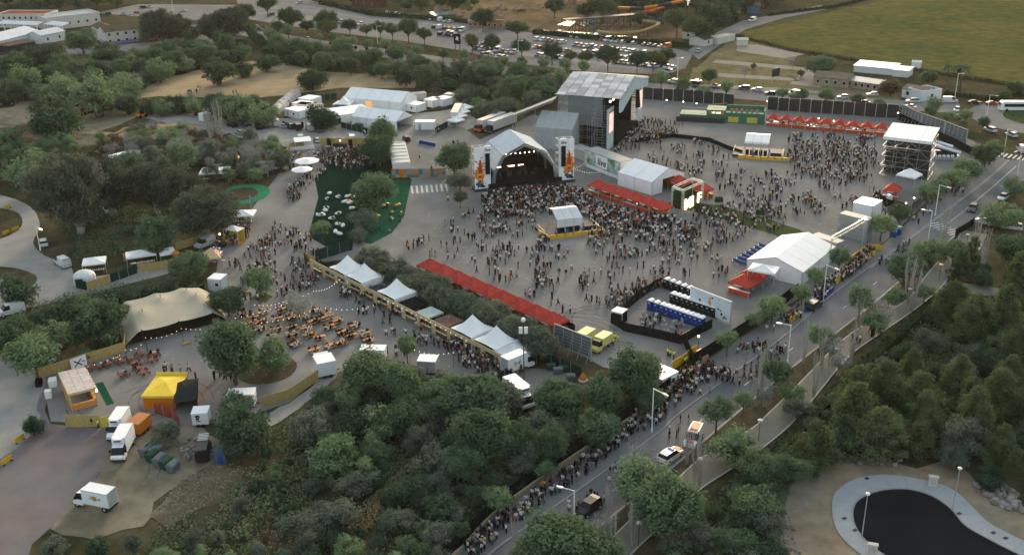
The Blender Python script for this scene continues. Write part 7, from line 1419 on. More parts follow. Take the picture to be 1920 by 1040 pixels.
def plant(kind, x, y, s_, where, group=None, hs=1.):
    key = '%s%d' % (kind, rt.randrange(NV_[kind])); tm, cm, W, H, hc = PROTO[key]; nm, cat, desc = KIND[kind]
    t = thing(nm, '%s %s' % (desc, where), cat, (x, y, 0), rt.uniform(0, 6.28), group or '%s %s' % (desc, where)); t.scale = (s_*rt.uniform(.8, 1.25), s_*rt.uniform(.8, 1.25), s_*hs*rt.uniform(.9, 1.1))
    obj('trunk' if kind != 'poplar' else 'stem', tm, t)
    if cm: obj('crown', cm, t)
    TREES.append((x, y, W*s_/2)); return t
def tree(kind, cx, cy, wpx, where, hs=1., group=None):
    """a tree whose crown centre shows at pixel (cx, cy) and is wpx wide"""
    tm, cm, W, H, hc = PROTO[kind+'0']; s_ = 1.; 
    for _ in range(4):
        p = G(cx, cy, min(30, hc*s_*hs)); dist = (p-Vector((0, 0, CH))).dot(fwd); s_ = wpx*dist/F/W
    return plant(kind, p.x, p.y, s_, where, group, hs)
def wood(poly, spacing, mix, smin, smax, where, seed, z=2.):
    r = random.Random(seed); W3 = (smin+smax)/2; ks = [m[0] for m in mix]; ws = [m[1] for m in mix]
    for (x, y) in scatter(poly, spacing, seed, z):
        if inpoly((x, y), STRIP): continue
        if any((x-a)**2+(y-b_)**2 < (q*.7+1)**2 for a, b_, q in KEEP): continue
        s_ = r.uniform(smin, smax)*(.62 if x < -28 and y < 135 else 1); plant(r.choices(ks, ws)[0], x, y, s_, where)
KEEP = []; STRIP = [(p.x, p.y) for p in px([(630, 1010), (690, 925), (755, 872), (812, 855), (812, 888), (745, 948), (695, 1010)])]
# single trees one can tell apart
for k, x, y, w_, wh in [('eucalyptus', 130, 355, 170, 'towering over the gravel road'), ('eucalyptus', 205, 340, 130, 'between the gravel road and the motorhome'), ('eucalyptus', 385, 390, 125, 'with forked white limbs by the fair lane'), ('eucalyptus', 295, 350, 110, 'behind the motorhome'), ('broad', 290, 440, 90, 'above the white stalls'), ('lightbush', 335, 300, 75, 'behind the eucalyptus grove'), ('broad', 350, 497, 64, 'beside the cream canopy'), ('lightbush', 70, 320, 110, 'at the left end of the grove'), ('broad', 235, 320, 80, 'at the back of the grove'), ('eucalyptus', 345, 345, 80, 'next to the white canopies'),
 ('broad', 705, 275, 70, 'behind the dark turf'), ('broad', 718, 252, 66, 'beside the back lane'), ('broad', 698, 352, 84, 'in the middle of the turf lounge'), ('olive', 680, 410, 58, 'on the edge of the green carpet'), ('street', 603, 428, 40, 'on the dark turf among white bean bags'), ('tamarisk', 672, 440, 40, 'at the lower end of the green carpet'), ('broad', 850, 290, 76, 'beside the left stage tower'), ('olive', 862, 338, 44, 'in front of the left stage tower'), ('street', 862, 368, 30, 'by the plaza markings'), ('olive', 692, 385, 36, 'between the two carpets'),
 ('street', 485, 527, 58, 'in the square bed of the fair lane'), ('sparse', 560, 562, 74, 'among the picnic tables'), ('broad', 435, 660, 120, 'over the round bed of the food court'), ('street', 762, 645, 52, 'growing in front of the stalls'), ('broad', 425, 560, 62, 'at the stretch tent end'), ('lightbush', 510, 665, 80, 'in the round bed beside the picnic tables'),
 ('shrub', 185, 610, 115, 'beside the stretch tent'), ('shrub', 120, 590, 90, 'on the dark slope behind the stretch tent'), ('street', 60, 655, 90, 'sheltering a white van'), ('broad', 20, 625, 90, 'at the left edge'), ('lightbush', 100, 625, 80, 'on the slope behind the reed fence'), ('shrub', 30, 545, 80, 'ringed by thistles on the road island'), ('shrub', 62, 800, 48, 'alone on the dusty lot'), ('shrub', 450, 810, 120, 'beside the black van'), ('broad', 445, 765, 80, 'in front of the mint caravan'),
 ('broad', 1055, 1010, 140, 'beside the near road lamp'), ('broad', 1010, 1045, 120, 'at the near road edge'), ('broad', 1130, 1040, 100, 'at the foot of the near promenade'), ('street', 1023, 880, 42, 'on the pavement by the queue'), ('street', 934, 930, 58, 'at the wall by the queue'), ('street', 862, 990, 48, 'at the wall end by the queue'), ('street', 1365, 630, 56, 'on the pavement by the black fence'), ('street', 1450, 575, 50, 'on the pavement behind the street fence'), ('street', 1505, 545, 40, 'on the pavement beside the long marquee'), ('street', 1575, 482, 50, 'on the pavement beside the steel container'), ('street', 1530, 515, 40, 'next to the long marquee legs'), ('street', 1655, 417, 50, 'by the white cabin stack'), ('street', 1688, 400, 44, 'by the blue toilets'), ('street', 1740, 360, 46, 'on the pavement below the hoarding'), ('street', 1765, 345, 40, 'on the pavement below the scaffold tower'), ('street', 1790, 330, 46, 'on the upper pavement'), ('street', 1815, 312, 50, 'on the upper pavement'), ('street', 1845, 290, 48, 'near the roundabout crossing'), ('street', 1860, 278, 40, 'near the roundabout crossing'), ('street', 1415, 595, 36, 'on the pavement near the fence'),
 ('street', 1345, 765, 70, 'on the verge beside the patrol van'), ('lightbush', 1375, 835, 100, 'between road and promenade'), ('lightbush', 1215, 900, 130, 'leaning over the promenade'), ('sparse', 1205, 865, 80, 'overhanging the patrol car'), ('broad', 1245, 950, 120, 'on the promenade edge'), ('street', 1455, 695, 64, 'on the verge beside a lamp'), ('street', 1540, 625, 54, 'on the verge past the blue barriers'), ('street', 1615, 555, 66, 'with yellowing top on the verge'), ('sparse', 1655, 580, 74, 'on the promenade by seated people'), ('street', 1735, 545, 40, 'at the promenade fork'), ('sparse', 1575, 670, 60, 'on the promenade'), ('olive', 1500, 765, 60, 'on the lower promenade'), ('lightbush', 1880, 400, 70, 'beside the parked white car'), ('lightbush', 1905, 350, 50, 'at the right road edge'), ('broad', 1900, 460, 70, 'at the right road edge'), ('street', 1790, 465, 50, 'at the promenade end'), ('lightbush', 1745, 470, 66, 'overhanging the road'), ('broad', 1700, 500, 70, 'overhanging the road by the promenade fork'),
 ('street', 1395, 748, 44, 'on the verge under the bare poplars'), ('sparse', 1435, 735, 50, 'on the verge beside a bare poplar'), ('street', 1640, 600, 44, 'on the promenade side verge'), ('sparse', 1560, 650, 54, 'on the verge facing the blue barriers'), ('street', 1680, 555, 44, 'on the verge before the promenade fork'), ('lightbush', 1485, 735, 50, 'on the promenade edge'), ('sparse', 1130, 985, 60, 'on the verge near the black car'), ('palm', 1779, 120, 28, 'by the field edge'), ('palm', 1806, 130, 38, 'in the farm garden'), ('broad', 1535, 120, 52, 'beside the stone farm'), ('broad', 1742, 142, 34, 'behind the whitewashed cottage'), ('rust', 1668, 165, 44, 'in front of the farm terrace'), ('broad', 1330, 138, 34, 'in the weedy plot'), ('eucalyptus', 295, 40, 80, 'beside the school'), ('eucalyptus', 430, 40, 70, 'beyond the dry field'), ('eucalyptus', 395, 50, 60, 'beyond the dry field'), ('palm', 270, 45, 30, 'beside the school'), ('broad', 152, 70, 56, 'against the school hall'), ('eucalyptus', 95, 105, 66, 'before the school hall'), ('broad', 30, 118, 70, 'at the far left edge'), ('broad', 200, 95, 40, 'before the cream school block'), ('shrub', 100, 225, 110, 'on the sand mounds'), ('shrub', 600, 220, 64, 'behind the parked vans'), ('lightbush', 495, 215, 60, 'by the sheeted wall'), ('lightbush', 450, 205, 70, 'at the gravel yard edge'), ('shrub', 500, 118, 46, 'in the dry field'), ('shrub', 410, 138, 60, 'in the dry field'), ('shrub', 455, 130, 40, 'in the dry field'), ('shrub', 585, 148, 56, 'in the dry field')]:
    o = tree(k, x, y, w_, wh)
for k, x, y, w_ in [('broad', 1185, 700, 110), ('broad', 1130, 735, 90), ('broad', 1215, 745, 60), ('olive', 1080, 745, 70), ('tamarisk', 1010, 640, 80)]: tree(k, x, y, w_, 'between service yard and queue')
for x, y, w_ in [(1720, 725, 70), (1735, 770, 90), (1830, 770, 100), (1880, 840, 80), (1710, 690, 60), (1895, 700, 70), (1880, 590, 90), (1800, 700, 80)]: tree('pine', x, y, w_, 'rising in the pine wood beside the promenade hedge')
for x, y, w_ in [(180, 180, 100), (232, 165, 80), (40, 152, 80), (110, 165, 70), (310, 812, 58), (300, 130, 60)]: tree('lightbush' if y < 500 else 'tamarisk', x, y, w_, 'in the scrub near the sand mounds' if y < 500 else 'behind the waste containers')
for x, y, w_ in [(905, 30, 44), (970, 48, 40), (1130, 10, 50), (1180, 5, 40), (1230, 15, 40), (1270, 35, 50), (1305, 48, 50), (1340, 25, 60), (1370, 10, 50), (1325, 60, 30), (1100, 20, 40), (1040, 12, 36), (790, 5, 40), (1200, 35, 30), (1255, 5, 50)]: tree('lotpine', x, y, w_, 'among the water park slides')
KEEP = list(TREES)
for x, y, w_ in [(545, 33, 50), (575, 48, 26), (612, 35, 44), (613, 47, 38), (655, 48, 28), (686, 55, 24), (712, 52, 30), (735, 53, 34), (765, 55, 40), (795, 62, 34), (885, 78, 34), (922, 80, 36), (978, 85, 34), (1035, 98, 36), (1070, 103, 28), (1098, 107, 30), (1140, 105, 44), (1195, 112, 40), (1225, 110, 40), (1250, 105, 30), (1240, 115, 30), (500, 5, 40), (460, 22, 40)]: tree('lotpine', x, y, w_, 'in the far car park')
for x, y, w_ in [(505, 62, 26), (540, 58, 26), (520, 50, 26), (600, 68, 18), (640, 75, 28), (622, 70, 18), (658, 76, 22), (688, 80, 24), (722, 83, 26), (750, 88, 18), (782, 93, 28), (830, 100, 24), (870, 103, 24), (912, 110, 24), (945, 113, 22), (978, 118, 26), (1018, 118, 28), (1060, 122, 26), (1095, 125, 26), (1240, 147, 30), (1280, 158, 36), (1320, 168, 30), (1363, 163, 34), (1468, 172, 26), (1505, 176, 30), (1550, 178, 30), (1608, 184, 28), (1648, 195, 24), (1752, 195, 34), (1745, 208, 26), (1778, 216, 28), (1812, 212, 30), (1806, 232, 18), (1845, 228, 28), (1495, 182, 24), (1690, 202, 18)]: tree('street', x, y, w_, 'along the north road')
for x, y in [(1150, 1000), (1140, 945), (1290, 830), (1313, 872), (1305, 840), (1510, 640), (1545, 640), (1530, 700), (1612, 590), (1600, 640), (1705, 520), (1715, 540), (1770, 425), (1830, 450), (1845, 470), (965, 1010), (1420, 720), (975, 1030), (1185, 985), (1430, 690)]: tree('poplar', x, y, 26, 'on the road verge', 1.0)
for x, y in [(392, 235), (410, 228)]: tree('poplar', x, y, 26, 'near the gravel yard', .8)
# woods
D = 'in the scrub between food court and street'
wood([(600, 750), (640, 705), (720, 695), (800, 720), (900, 735), (945, 770), (930, 860), (800, 900), (640, 880), (570, 830)], 3.3, [('shrub', 4), ('broad', 2), ('lightbush', 2), ('tamarisk', 3), ('olive', 2)], .6, 1.35, D, 1)
wood([(490, 830), (570, 835), (650, 885), (780, 905), (900, 880), (1020, 830), (1180, 765), (1170, 775), (1000, 885), (880, 990), (820, 1060), (240, 1060), (310, 1000), (420, 950), (470, 900)], 2.7, [('shrub', 5), ('olive', 2), ('tamarisk', 3), ('sparse', .8), ('lightbush', 1.2), ('rust', .4)], .35, .95, D, 2)
wood([(50, 1060), (110, 1000), (200, 1000), (300, 1010), (300, 1100), (50, 1100)], 3.8, [('shrub', 5), ('tamarisk', 1)], .8, 1.1, 'at the lower left corner', 3)
wood([(960, 830), (1060, 760), (1120, 710), (1210, 700), (1235, 730), (1200, 768), (1100, 830), (1000, 870)], 4.0, [('broad', 4), ('shrub', 3), ('tamarisk', 1), ('olive', 2)], .8, 1.15, 'beside the service yard and the queue', 4)
for k in range(13):
    for j in (0, 1): tree('tamarisk' if (k+j) % 4 else 'olive', 690+k*27.5+rt.uniform(-6, 6)-8*j, 480+k*12.9+rt.uniform(-4, 4)+9*j, 56+k, 'in the belt between stalls and red canopies')
wood([(1560, 790), (1640, 700), (1760, 590), (1860, 570), (1960, 560), (1960, 850), (1820, 850), (1700, 850), (1600, 840), (1500, 870)], 4.2, [('pine', 6), ('shrub', 3), ('tamarisk', 2), ('olive', 2), ('lightbush', 1)], .75, 1.2, 'in the pine wood right of the promenade', 6)
wood([(1500, 810), (1600, 715), (1740, 590), (1800, 560), (1780, 600), (1640, 720), (1540, 810)], 4, [('shrub', 3), ('tamarisk', 3), ('olive', 2), ('sparse', 1)], .5, .85, 'between hedge and pine wood', 7)
wood([(1800, 480), (1860, 470), (1960, 500), (1960, 560), (1850, 535), (1790, 520)], 5, [('shrub', 3), ('lightbush', 1), ('pine', 2)], .7, 1.1, 'at the promenade branch', 8)
wood([(1270, 1000), (1330, 930), (1420, 880), (1490, 840), (1500, 870), (1440, 950), (1440, 1080), (1250, 1080)], 3.2, [('broad', 2), ('shrub', 4), ('tamarisk', 3), ('olive', 2), ('lightbush', 1)], .6, 1.0, 'on the slope below the promenade', 9)
wood([(1730, 880), (1790, 850), (1920, 860), (1960, 900), (1900, 920), (1830, 890)], 5, [('shrub', 3), ('olive', 2)], .5, .9, 'above the turning circle', 10)
N1 = 'in the scrub belt north of the yards'
wood([(550, 92), (640, 100), (760, 112), (880, 130), (980, 140), (1060, 150), (1050, 175), (1000, 210), (900, 225), (890, 190), (780, 160), (700, 135), (590, 130), (540, 120)], 6.5, [('broad', 4), ('shrub', 4), ('olive', 4), ('lightbush', .6)], 1.0, 1.6, N1, 11)
wood([(480, 70), (560, 85), (600, 100), (560, 115), (490, 100)], 6.5, [('broad', 3), ('shrub', 3)], 1.0, 1.4, N1, 12)
wood([(-30, 130), (80, 120), (180, 130), (250, 105), (350, 90), (440, 95), (470, 108), (370, 125), (290, 150), (230, 180), (240, 205), (180, 205), (140, 195), (40, 185), (-30, 190)], 5.2, [('broad', 3), ('shrub', 4), ('olive', 4), ('lightbush', 2)], 1.0, 1.6, 'in the scrub before the school', 13)
wood([(210, 205), (300, 198), (400, 198), (500, 200), (520, 225), (430, 218), (370, 208), (280, 208)], 4, [('broad', 2), ('shrub', 4), ('lightbush', 3)], 1.0, 1.5, 'in the hedge row of the gravel yard', 14)
wood([(270, 60), (470, 60), (480, 80), (360, 85), (280, 80)], 8, [('broad', 3), ('eucalyptus', 1), ('shrub', 2)], .8, 1.2, 'beyond the dry field', 15)
wood([(180, 260), (260, 240), (380, 250), (430, 270), (420, 300), (330, 300), (230, 305)], 2.9, [('rust', 6), ('tamarisk', 1), ('lightbush', 1), ('sparse', 1)], .8, 1.3, 'on the reddish mound', 16)
wood([(380, 270), (470, 265), (535, 278), (530, 310), (480, 328), (400, 330), (370, 305)], 4.2, [('tamarisk', 4), ('lightbush', 2), ('sparse', 2)], .8, 1.2, 'in the reeds behind the entrance court', 17)
wood([(-30, 255), (30, 250), (140, 280), (120, 300), (60, 330), (-30, 340)], 5, [('shrub', 3), ('lightbush', 3), ('tamarisk', 1)], .9, 1.4, 'below the sand mounds', 18)
wood([(120, 400), (200, 380), (300, 400), (380, 430), (330, 462), (220, 478), (130, 480)], 7, [('shrub', 2), ('tamarisk', 2)], .3, .6, 'on the shaded ground of the grove', 19)
wood([(60, 575), (200, 545), (340, 525), (380, 540), (250, 575), (215, 640), (130, 680), (80, 690), (70, 610)], 5, [('shrub', 3), ('lightbush', 1), ('tamarisk', 2)], .4, .9, 'on the bank behind the stretch tent', 20)
wood([(1090, 0), (1200, -15), (1400, -20), (1480, 0), (1400, 15), (1340, 30), (1280, 25), (1130, 20)], 7, [('lotpine', 4), ('broad', 2), ('eucalyptus', 1)], .9, 1.4, 'in the water park', 21)
wood([(0, 5), (80, -8), (200, -10), (230, 10), (140, 15), (40, 15)], 9, [('broad', 3), ('lotpine', 2)], 1, 1.4, 'behind the school', 22)
wood([(560, -10), (780, -5), (900, 5), (870, 20), (760, 15), (640, 2)], 11, [('broad', 2), ('lotpine', 2)], .9, 1.3, 'in the water park', 23)
wood([(1840, 175), (1920, 160), (1960, 175), (1900, 185)], 7, [('broad', 3), ('shrub', 3)], .7, 1.1, 'in the farm garden', 24)
wood([(1340, 120), (1440, 105), (1520, 128), (1500, 145), (1380, 140)], 13, [('sparse', 2), ('olive', 1)], .5, .8, 'in the weedy plot', 25)
# ground cover: tufts and low leaves nobody could count
def cover(name, polys, m, n_m2, size, h, seed, label):
    rg = np.random.default_rng(seed); allv = []
    for poly, dens in polys:
        W = px(poly); xs = [p.x for p in W]; ys = [p.y for p in W]; area = abs(sum(W[i].x*W[(i+1) % len(W)].y-W[(i+1) % len(W)].x*W[i].y for i in range(len(W))))/2
        n = int(area*n_m2*dens); k = 0
        bb = (max(xs)-min(xs))*(max(ys)-min(ys)); c = np.stack([rg.uniform(min(xs), max(xs), int(n*bb/area)), rg.uniform(min(ys), max(ys), int(n*bb/area))], 1)
        x, y = c[:, 0], c[:, 1]; ins = np.zeros(len(c), bool); j = len(W)-1
        for i in range(len(W)):
            with np.errstate(divide='ignore', invalid='ignore'): cond = ((W[i].y > y) != (W[j].y > y)) & (x < (W[j].x-W[i].x)*(y-W[i].y)/(W[j].y-W[i].y)+W[i].x)
            ins ^= cond; j = i
        c = c[ins]; keep = np.array([noise.noise(Vector((a*.12, b_*.12, seed))) for a, b_ in c]) > -.18; c = c[keep]; n = len(c)
        p = np.concatenate([c, (rg.random(n)**1.5*h)[:, None]], 1); nr = rg.normal(size=(n, 3)); nr[:, 2] = np.abs(nr[:, 2])+.4; nr /= np.linalg.norm(nr, axis=1)[:, None]; t = rg.normal(size=(n, 3)); t[:, 2] += .5; t -= nr*(t*nr).sum(1)[:, None]; t /= np.linalg.norm(t, axis=1)[:, None]; b = np.cross(nr, t); s = size*(.5+rg.random(n))[:, None]
        allv.append(np.stack([p-t*s, p+b*s*.5, p+t*s, p-b*s*.5], 1).reshape(-1, 3))
    V = np.concatenate(allv); nq = len(V)//4; me = bpy.data.meshes.new(name); me.vertices.add(len(V)); me.vertices.foreach_set('co', V.astype(np.float32).ravel()); me.loops.add(nq*4); me.loops.foreach_set('vertex_index', np.arange(nq*4, dtype=np.int32)); me.polygons.add(nq); me.polygons.foreach_set('loop_start', np.arange(0, nq*4, 4, dtype=np.int32)); me.polygons.foreach_set('loop_total', np.full(nq, 4, np.int32)); me.materials.append(m); me.update(calc_edges=True)
    o = obj(name, me); tag(o, label, 'ground cover', None, 'stuff'); return nq
nq = cover('undergrowth', [([(240, 1060), (310, 990), (400, 950), (470, 880), (490, 820), (600, 750), (650, 710), (900, 740), (1040, 800), (1230, 720), (1190, 770), (1000, 890), (880, 1000), (820, 1060)], 1.), ([(1430, 900), (1500, 820), (1740, 590), (1860, 560), (1960, 560), (1960, 860), (1700, 860), (1560, 850), (1440, 950), (1430, 1080), (1240, 1080)], 1.), ([(1265, 1000), (1440, 845), (1500, 850), (1440, 1080), (1240, 1080)], 1.6), ([(60, 575), (200, 540), (340, 520), (390, 545), (220, 590), (215, 650), (70, 690)], 1.2), ([(120, 400), (300, 390), (390, 430), (330, 465), (130, 490)], .7), ([(0, 110), (250, 100), (300, 150), (230, 200), (0, 190)], .25), ([(540, 95), (1050, 150), (1000, 215), (890, 225), (780, 160), (540, 120)], .25)], gm_, 12, .24, 1.3, 1, 'low dark undergrowth of the scrub and pine wood')
nq += cover('dry_grass', [([(640, 1000), (700, 930), (760, 880), (805, 865), (800, 890), (740, 945), (690, 1000)], 5.), ([(180, 290), (240, 240), (360, 245), (430, 275), (360, 300)], 1.2), ([(1500, 860), (1560, 850), (1570, 880), (1510, 890)], 2.), ([(290, 1000), (340, 900), (440, 870), (500, 890), (470, 1010)], 1.), ([(480, 985), (640, 960), (600, 1040), (480, 1040)], .4)], leafmat('dry_straw', (.24, .195, .105), (.36, .30, .18)), 9, .2, .9, 2, 'pale dry grass in strips and patches')
print('TREES', len(TREES), 'cover quads', nq)
# ------------------------------------------------------------------ people
skinm = mat('skin', (.38, .22, .15), .6, 0); hairm = mat('hair', (.02, .014, .01), .6, 0); hairl = mat('hair_light', (.16, .09, .04), .6, 0); topm = mat('top_cloth', (1, 1, 1), .85, 0, objcol=True); shoem = mat('shoes', (.12, .12, .12), .7, 0)
legm = {'black': mat('black_trousers', (.016, .016, .018), .85, 0), 'denim': mat('denim_trousers', (.05, .07, .11), .85, 0), 'light': mat('light_trousers', (.3, .28, .25), .85, 0), 'brown': mat('brown_trousers', (.09, .06, .045), .85, 0)}
def joints(pose, f=0.):
    """joint positions of a 1.72 m figure facing -y; f shifts the phase of the step"""
    J = dict(pelvis=(0, 0, .94), belly=(0, -.01, 1.10), chest=(0, 0, 1.30), neck=(0, 0, 1.46), head=(0, -.015, 1.56), crown=(0, .0, 1.69),
      shl=(.17, 0, 1.40), shr=(-.17, 0, 1.40), ell=(.22, .03, 1.13), elr=(-.22, .03, 1.13), hal=(.22, -.05, .90), har=(-.22, -.05, .90), fil=(.21, -.08, .80), fir=(-.21, -.08, .80),
      hil=(.09, 0, .90), hir=(-.09, 0, .90), knl=(.10, -.02, .50), knr=(-.10, -.02, .50), anl=(.11, .03, .09), anr=(-.11, .03, .09), tol=(.12, -.13, .03), tor=(-.12, -.13, .03))
    if pose == 'walk':
        J.update(knl=(.10, -.20, .52), anl=(.10, -.26, .12), tol=(.10, -.42, .06), knr=(-.10, .06, .50), anr=(-.10, .34, .16), tor=(-.10, .22, .04), ell=(.22, .14, 1.14), hal=(.2, .2, .92), fil=(.19, .2, .83), elr=(-.22, -.08, 1.14), har=(-.2, -.26, .97), fir=(-.19, -.33, .9))
    if pose == 'phone': J.update(ell=(.23, -.04, 1.14), hal=(.08, -.28, 1.22), fil=(.05, -.33, 1.28), head=(0, -.05, 1.55), crown=(0, -.04, 1.68))
    if pose == 'cup': J.update(elr=(-.24, 0, 1.14), har=(-.16, -.27, 1.16), fir=(-.14, -.33, 1.18), knl=(.13, -.04, .5), anl=(.17, .02, .09), tol=(.2, -.13, .03))
    if pose == 'armsup': J.update(ell=(.3, -.02, 1.55), hal=(.24, -.08, 1.82), fil=(.22, -.09, 1.91), elr=(-.26, -.12, 1.3), har=(-.18, -.3, 1.42), fir=(-.16, -.36, 1.47))
    if pose == 'sit':
        d = .44; J = {k: (x, y, z-d) for k, (x, y, z) in J.items()}
        J.update(hil=(.1, 0, .48), hir=(-.1, 0, .48), knl=(.13, -.42, .50), knr=(-.13, -.42, .50), anl=(.13, -.40, .09), anr=(-.13, -.40, .09), tol=(.14, -.56, .03), tor=(-.14, -.56, .03), ell=(.23, -.12, .74), elr=(-.23, -.12, .74), hal=(.14, -.36, .80), har=(-.14, -.36, .80), fil=(.1, -.42, .8), fir=(-.1, -.42, .8))
    if pose == 'lounge':
        J = dict(pelvis=(0, 0, .2), belly=(0, .12, .32), chest=(0, .28, .5), neck=(0, .38, .62), head=(0, .4, .72), crown=(0, .44, .84), shl=(.17, .3, .58), shr=(-.17, .3, .58), ell=(.25, .2, .36), elr=(-.25, .2, .36), hal=(.15, -.02, .35), har=(-.15, -.02, .35), fil=(.1, -.1, .36), fir=(-.1, -.1, .36), hil=(.09, -.04, .2), hir=(-.09, -.04, .2), knl=(.12, -.4, .42), knr=(-.12, -.42, .36), anl=(.11, -.72, .1), anr=(-.11, -.78, .08), tol=(.12, -.85, .1), tor=(-.12, -.9, .1))
    return J
EDG = [('pelvis', 'belly', 2), ('belly', 'chest', 2), ('chest', 'neck', 2), ('neck', 'head', 0), ('head', 'crown', 1), ('chest', 'shl', 2), ('chest', 'shr', 2), ('shl', 'ell', 2), ('shr', 'elr', 2), ('ell', 'hal', 0), ('elr', 'har', 0), ('hal', 'fil', 0), ('har', 'fir', 0), ('pelvis', 'hil', 3), ('pelvis', 'hir', 3), ('hil', 'knl', 3), ('hir', 'knr', 3), ('knl', 'anl', 3), ('knr', 'anr', 3), ('anl', 'tol', 4), ('anr', 'tor', 4)]
RAD = dict(pelvis=(.15, .11), belly=(.14, .10), chest=(.17, .11), neck=(.06, .06), head=(.095, .105), crown=(.08, .09), shl=(.075, .075), shr=(.075, .075), ell=(.05, .05), elr=(.05, .05), hal=(.04, .04), har=(.04, .04), fil=(.028, .035), fir=(.028, .035), hil=(.1, .1), hir=(.1, .1), knl=(.07, .07), knr=(.07, .07), anl=(.05, .05), anr=(.05, .05), tol=(.045, .04), tor=(.045, .04))
def body(pose, sub):
    J = joints(pose); names = list(J); me = bpy.data.meshes.new('skeleton'); me.from_pydata([J[n] for n in names], [(names.index(a), names.index(b_)) for a, b_, _ in EDG], [])
    o = bpy.data.objects.new('skeleton', me); COL.objects.link(o); sm_ = o.modifiers.new('skin', 'SKIN')
    for n, v in zip(names, me.skin_vertices[0].data): v.radius = RAD[n]; v.use_root = (n == 'pelvis')
    if sub: o.modifiers.new('sub', 'SUBSURF').levels = sub
    dg = bpy.context.evaluated_depsgraph_get(); out = bpy.data.meshes.new_from_object(o.evaluated_get(dg)); bpy.data.objects.remove(o)
    P = {n: Vector(p) for n, p in J.items()}; idx = []
    for p in out.polygons:
        c = p.center; best = (9, 0)
        for a, b_, l in EDG:
            A, B = P[a], P[b_]; d = B-A; t = max(0, min(1, (c-A).dot(d)/max(1e-6, d.length_squared))); q = A+d*t; k = (c-q).length-.6*(RAD[a][0]*(1-t)+RAD[b_][0]*t)
            if k < best[0]: best = (k, l)
        l = best[1]
        if l == 1 and (c.y < P['head'].y-.05) and c.z < P['crown'].z+.0: l = 0          # face
        if l == 0 and (c-P['head']).length < .16 and c.y > P['head'].y+.02: l = 1        # back of the head
        idx.append(l)
    return out, idx
POSES = ['stand', 'walk', 'phone', 'cup', 'armsup', 'sit', 'lounge']
HI, LO = {}, {}
for ps in POSES:
    me, idx = body(ps, 1)
    for m in (skinm, hairm, topm, legm['black'], shoem): me.materials.append(m)
    me.polygons.foreach_set('material_index', idx)
    for p in me.polygons: p.use_smooth = True
    me.name = 'person_'+ps; HI[ps] = me
    lo, li = body(ps, 0); lo.calc_loop_triangles()
    LO[ps] = (np.array([v.co[:] for v in lo.vertices], np.float32), np.array([t.vertices[:] for t in lo.loop_triangles], np.int32), np.array([li[t.polygon_index] for t in lo.loop_triangles], np.int32))
TOPS = [('black', (.015, .015, .017), 40), ('white', (.62, .62, .6), 33), ('dark grey', (.05, .052, .055), 12), ('grey', (.2, .2, .2), 7), ('navy', (.02, .03, .07), 6), ('beige', (.35, .27, .18), 5), ('red', (.35, .03, .025), 3), ('orange', (.5, .16, .03), 1.5), ('yellow', (.55, .4, .04), 1.2), ('pale blue', (.3, .4, .47), 2.5), ('olive green', (.06, .07, .035), 3), ('pink', (.5, .25, .25), 1.2)]
rp_ = random.Random(31); PEOPLE = []   # (x, y, z, heading, pose, top, legs, where)
HV = ('yellow vest', (.62, .72, .08))
def person(p, z, head, pose, where, top=None, legs=None):
    PEOPLE.append((p[0], p[1], z, head, pose, top or rp_.choices(TOPS, [t[2] for t in TOPS])[0][:2], legs or rp_.choices(['black', 'denim', 'light', 'brown'], [6, 3, 1.4, 1])[0], where))
def crowd(poly, n, where, seed, z=.06, cl=1., face=None, poses=('stand', 'stand', 'walk', 'phone', 'cup'), dmin=.42):
    """n people in a ground polygon, in groups of one to five"""
    r = random.Random(seed); W = px(poly); xs = [p.x for p in W]; ys = [p.y for p in W]; k = 0; g = {}; tries = 0
    while k < n and tries < n*40:
        tries += 1; c = (r.uniform(min(xs), max(xs)), r.uniform(min(ys), max(ys)))
        if not inpoly(c, W): continue
        m = r.choices([1, 2, 3, 4, 5], [3, 4, 3, 2, 1])[0] if cl else 1; gh = r.uniform(0, 6.28); wk = r.random() < .35
        for i in range(m):
            a = 6.28*i/m+r.uniform(-.4, .4); rr = (.45+.13*m)*r.uniform(.7, 1.2)*(m > 1); q = (c[0]+math.cos(a)*rr, c[1]+math.sin(a)*rr); key = (int(q[0]/.5), int(q[1]/.5))
            if any((q[0]-o_[0])**2+(q[1]-o_[1])**2 < dmin*dmin for di in (-1, 0, 1) for dj in (-1, 0, 1) for o_ in g.get((key[0]+di, key[1]+dj), ())): continue
            g.setdefault(key, []).append(q); h = (gh if wk else a+math.pi*.5+r.uniform(-.5, .5)) if face is None else face+r.uniform(-.5, .5)
            person(q, z, h, 'walk' if wk and face is None else r.choice(poses), where); k += 1
            if k >= n: break
toB = hd((1000, 400), (-10, -60))+math.pi/2
crowd([(900, 372), (935, 362), (1060, 352), (1100, 365), (1120, 385), (1180, 400), (1170, 412), (1100, 408), (1000, 402), (940, 412), (905, 400)], 620, 'before the arched stage', 1, cl=0, face=toB, poses=('stand', 'stand', 'cup', 'phone', 'armsup'))
crowd([(1100, 400), (1180, 402), (1260, 412), (1300, 420), (1310, 450), (1240, 462), (1170, 450), (1110, 425)], 260, 'near the red bar canopies', 2, cl=0, face=toB)
crowd([(1110, 425), (1200, 455), (1300, 445), (1340, 470), (1280, 500), (1180, 490), (1100, 465)], 120, 'on the middle of the plaza', 3)
crowd([(890, 395), (1000, 405), (1020, 420), (1000, 440), (900, 440), (880, 420)], 70, 'on the plaza left of the sound tent', 4)
crowd([(740, 470), (880, 400), (980, 440), (1120, 470), (1380, 490), (1360, 520), (1200, 545), (1170, 580), (1060, 590), (960, 545), (830, 490)], 260, 'walking over the open plaza', 5)
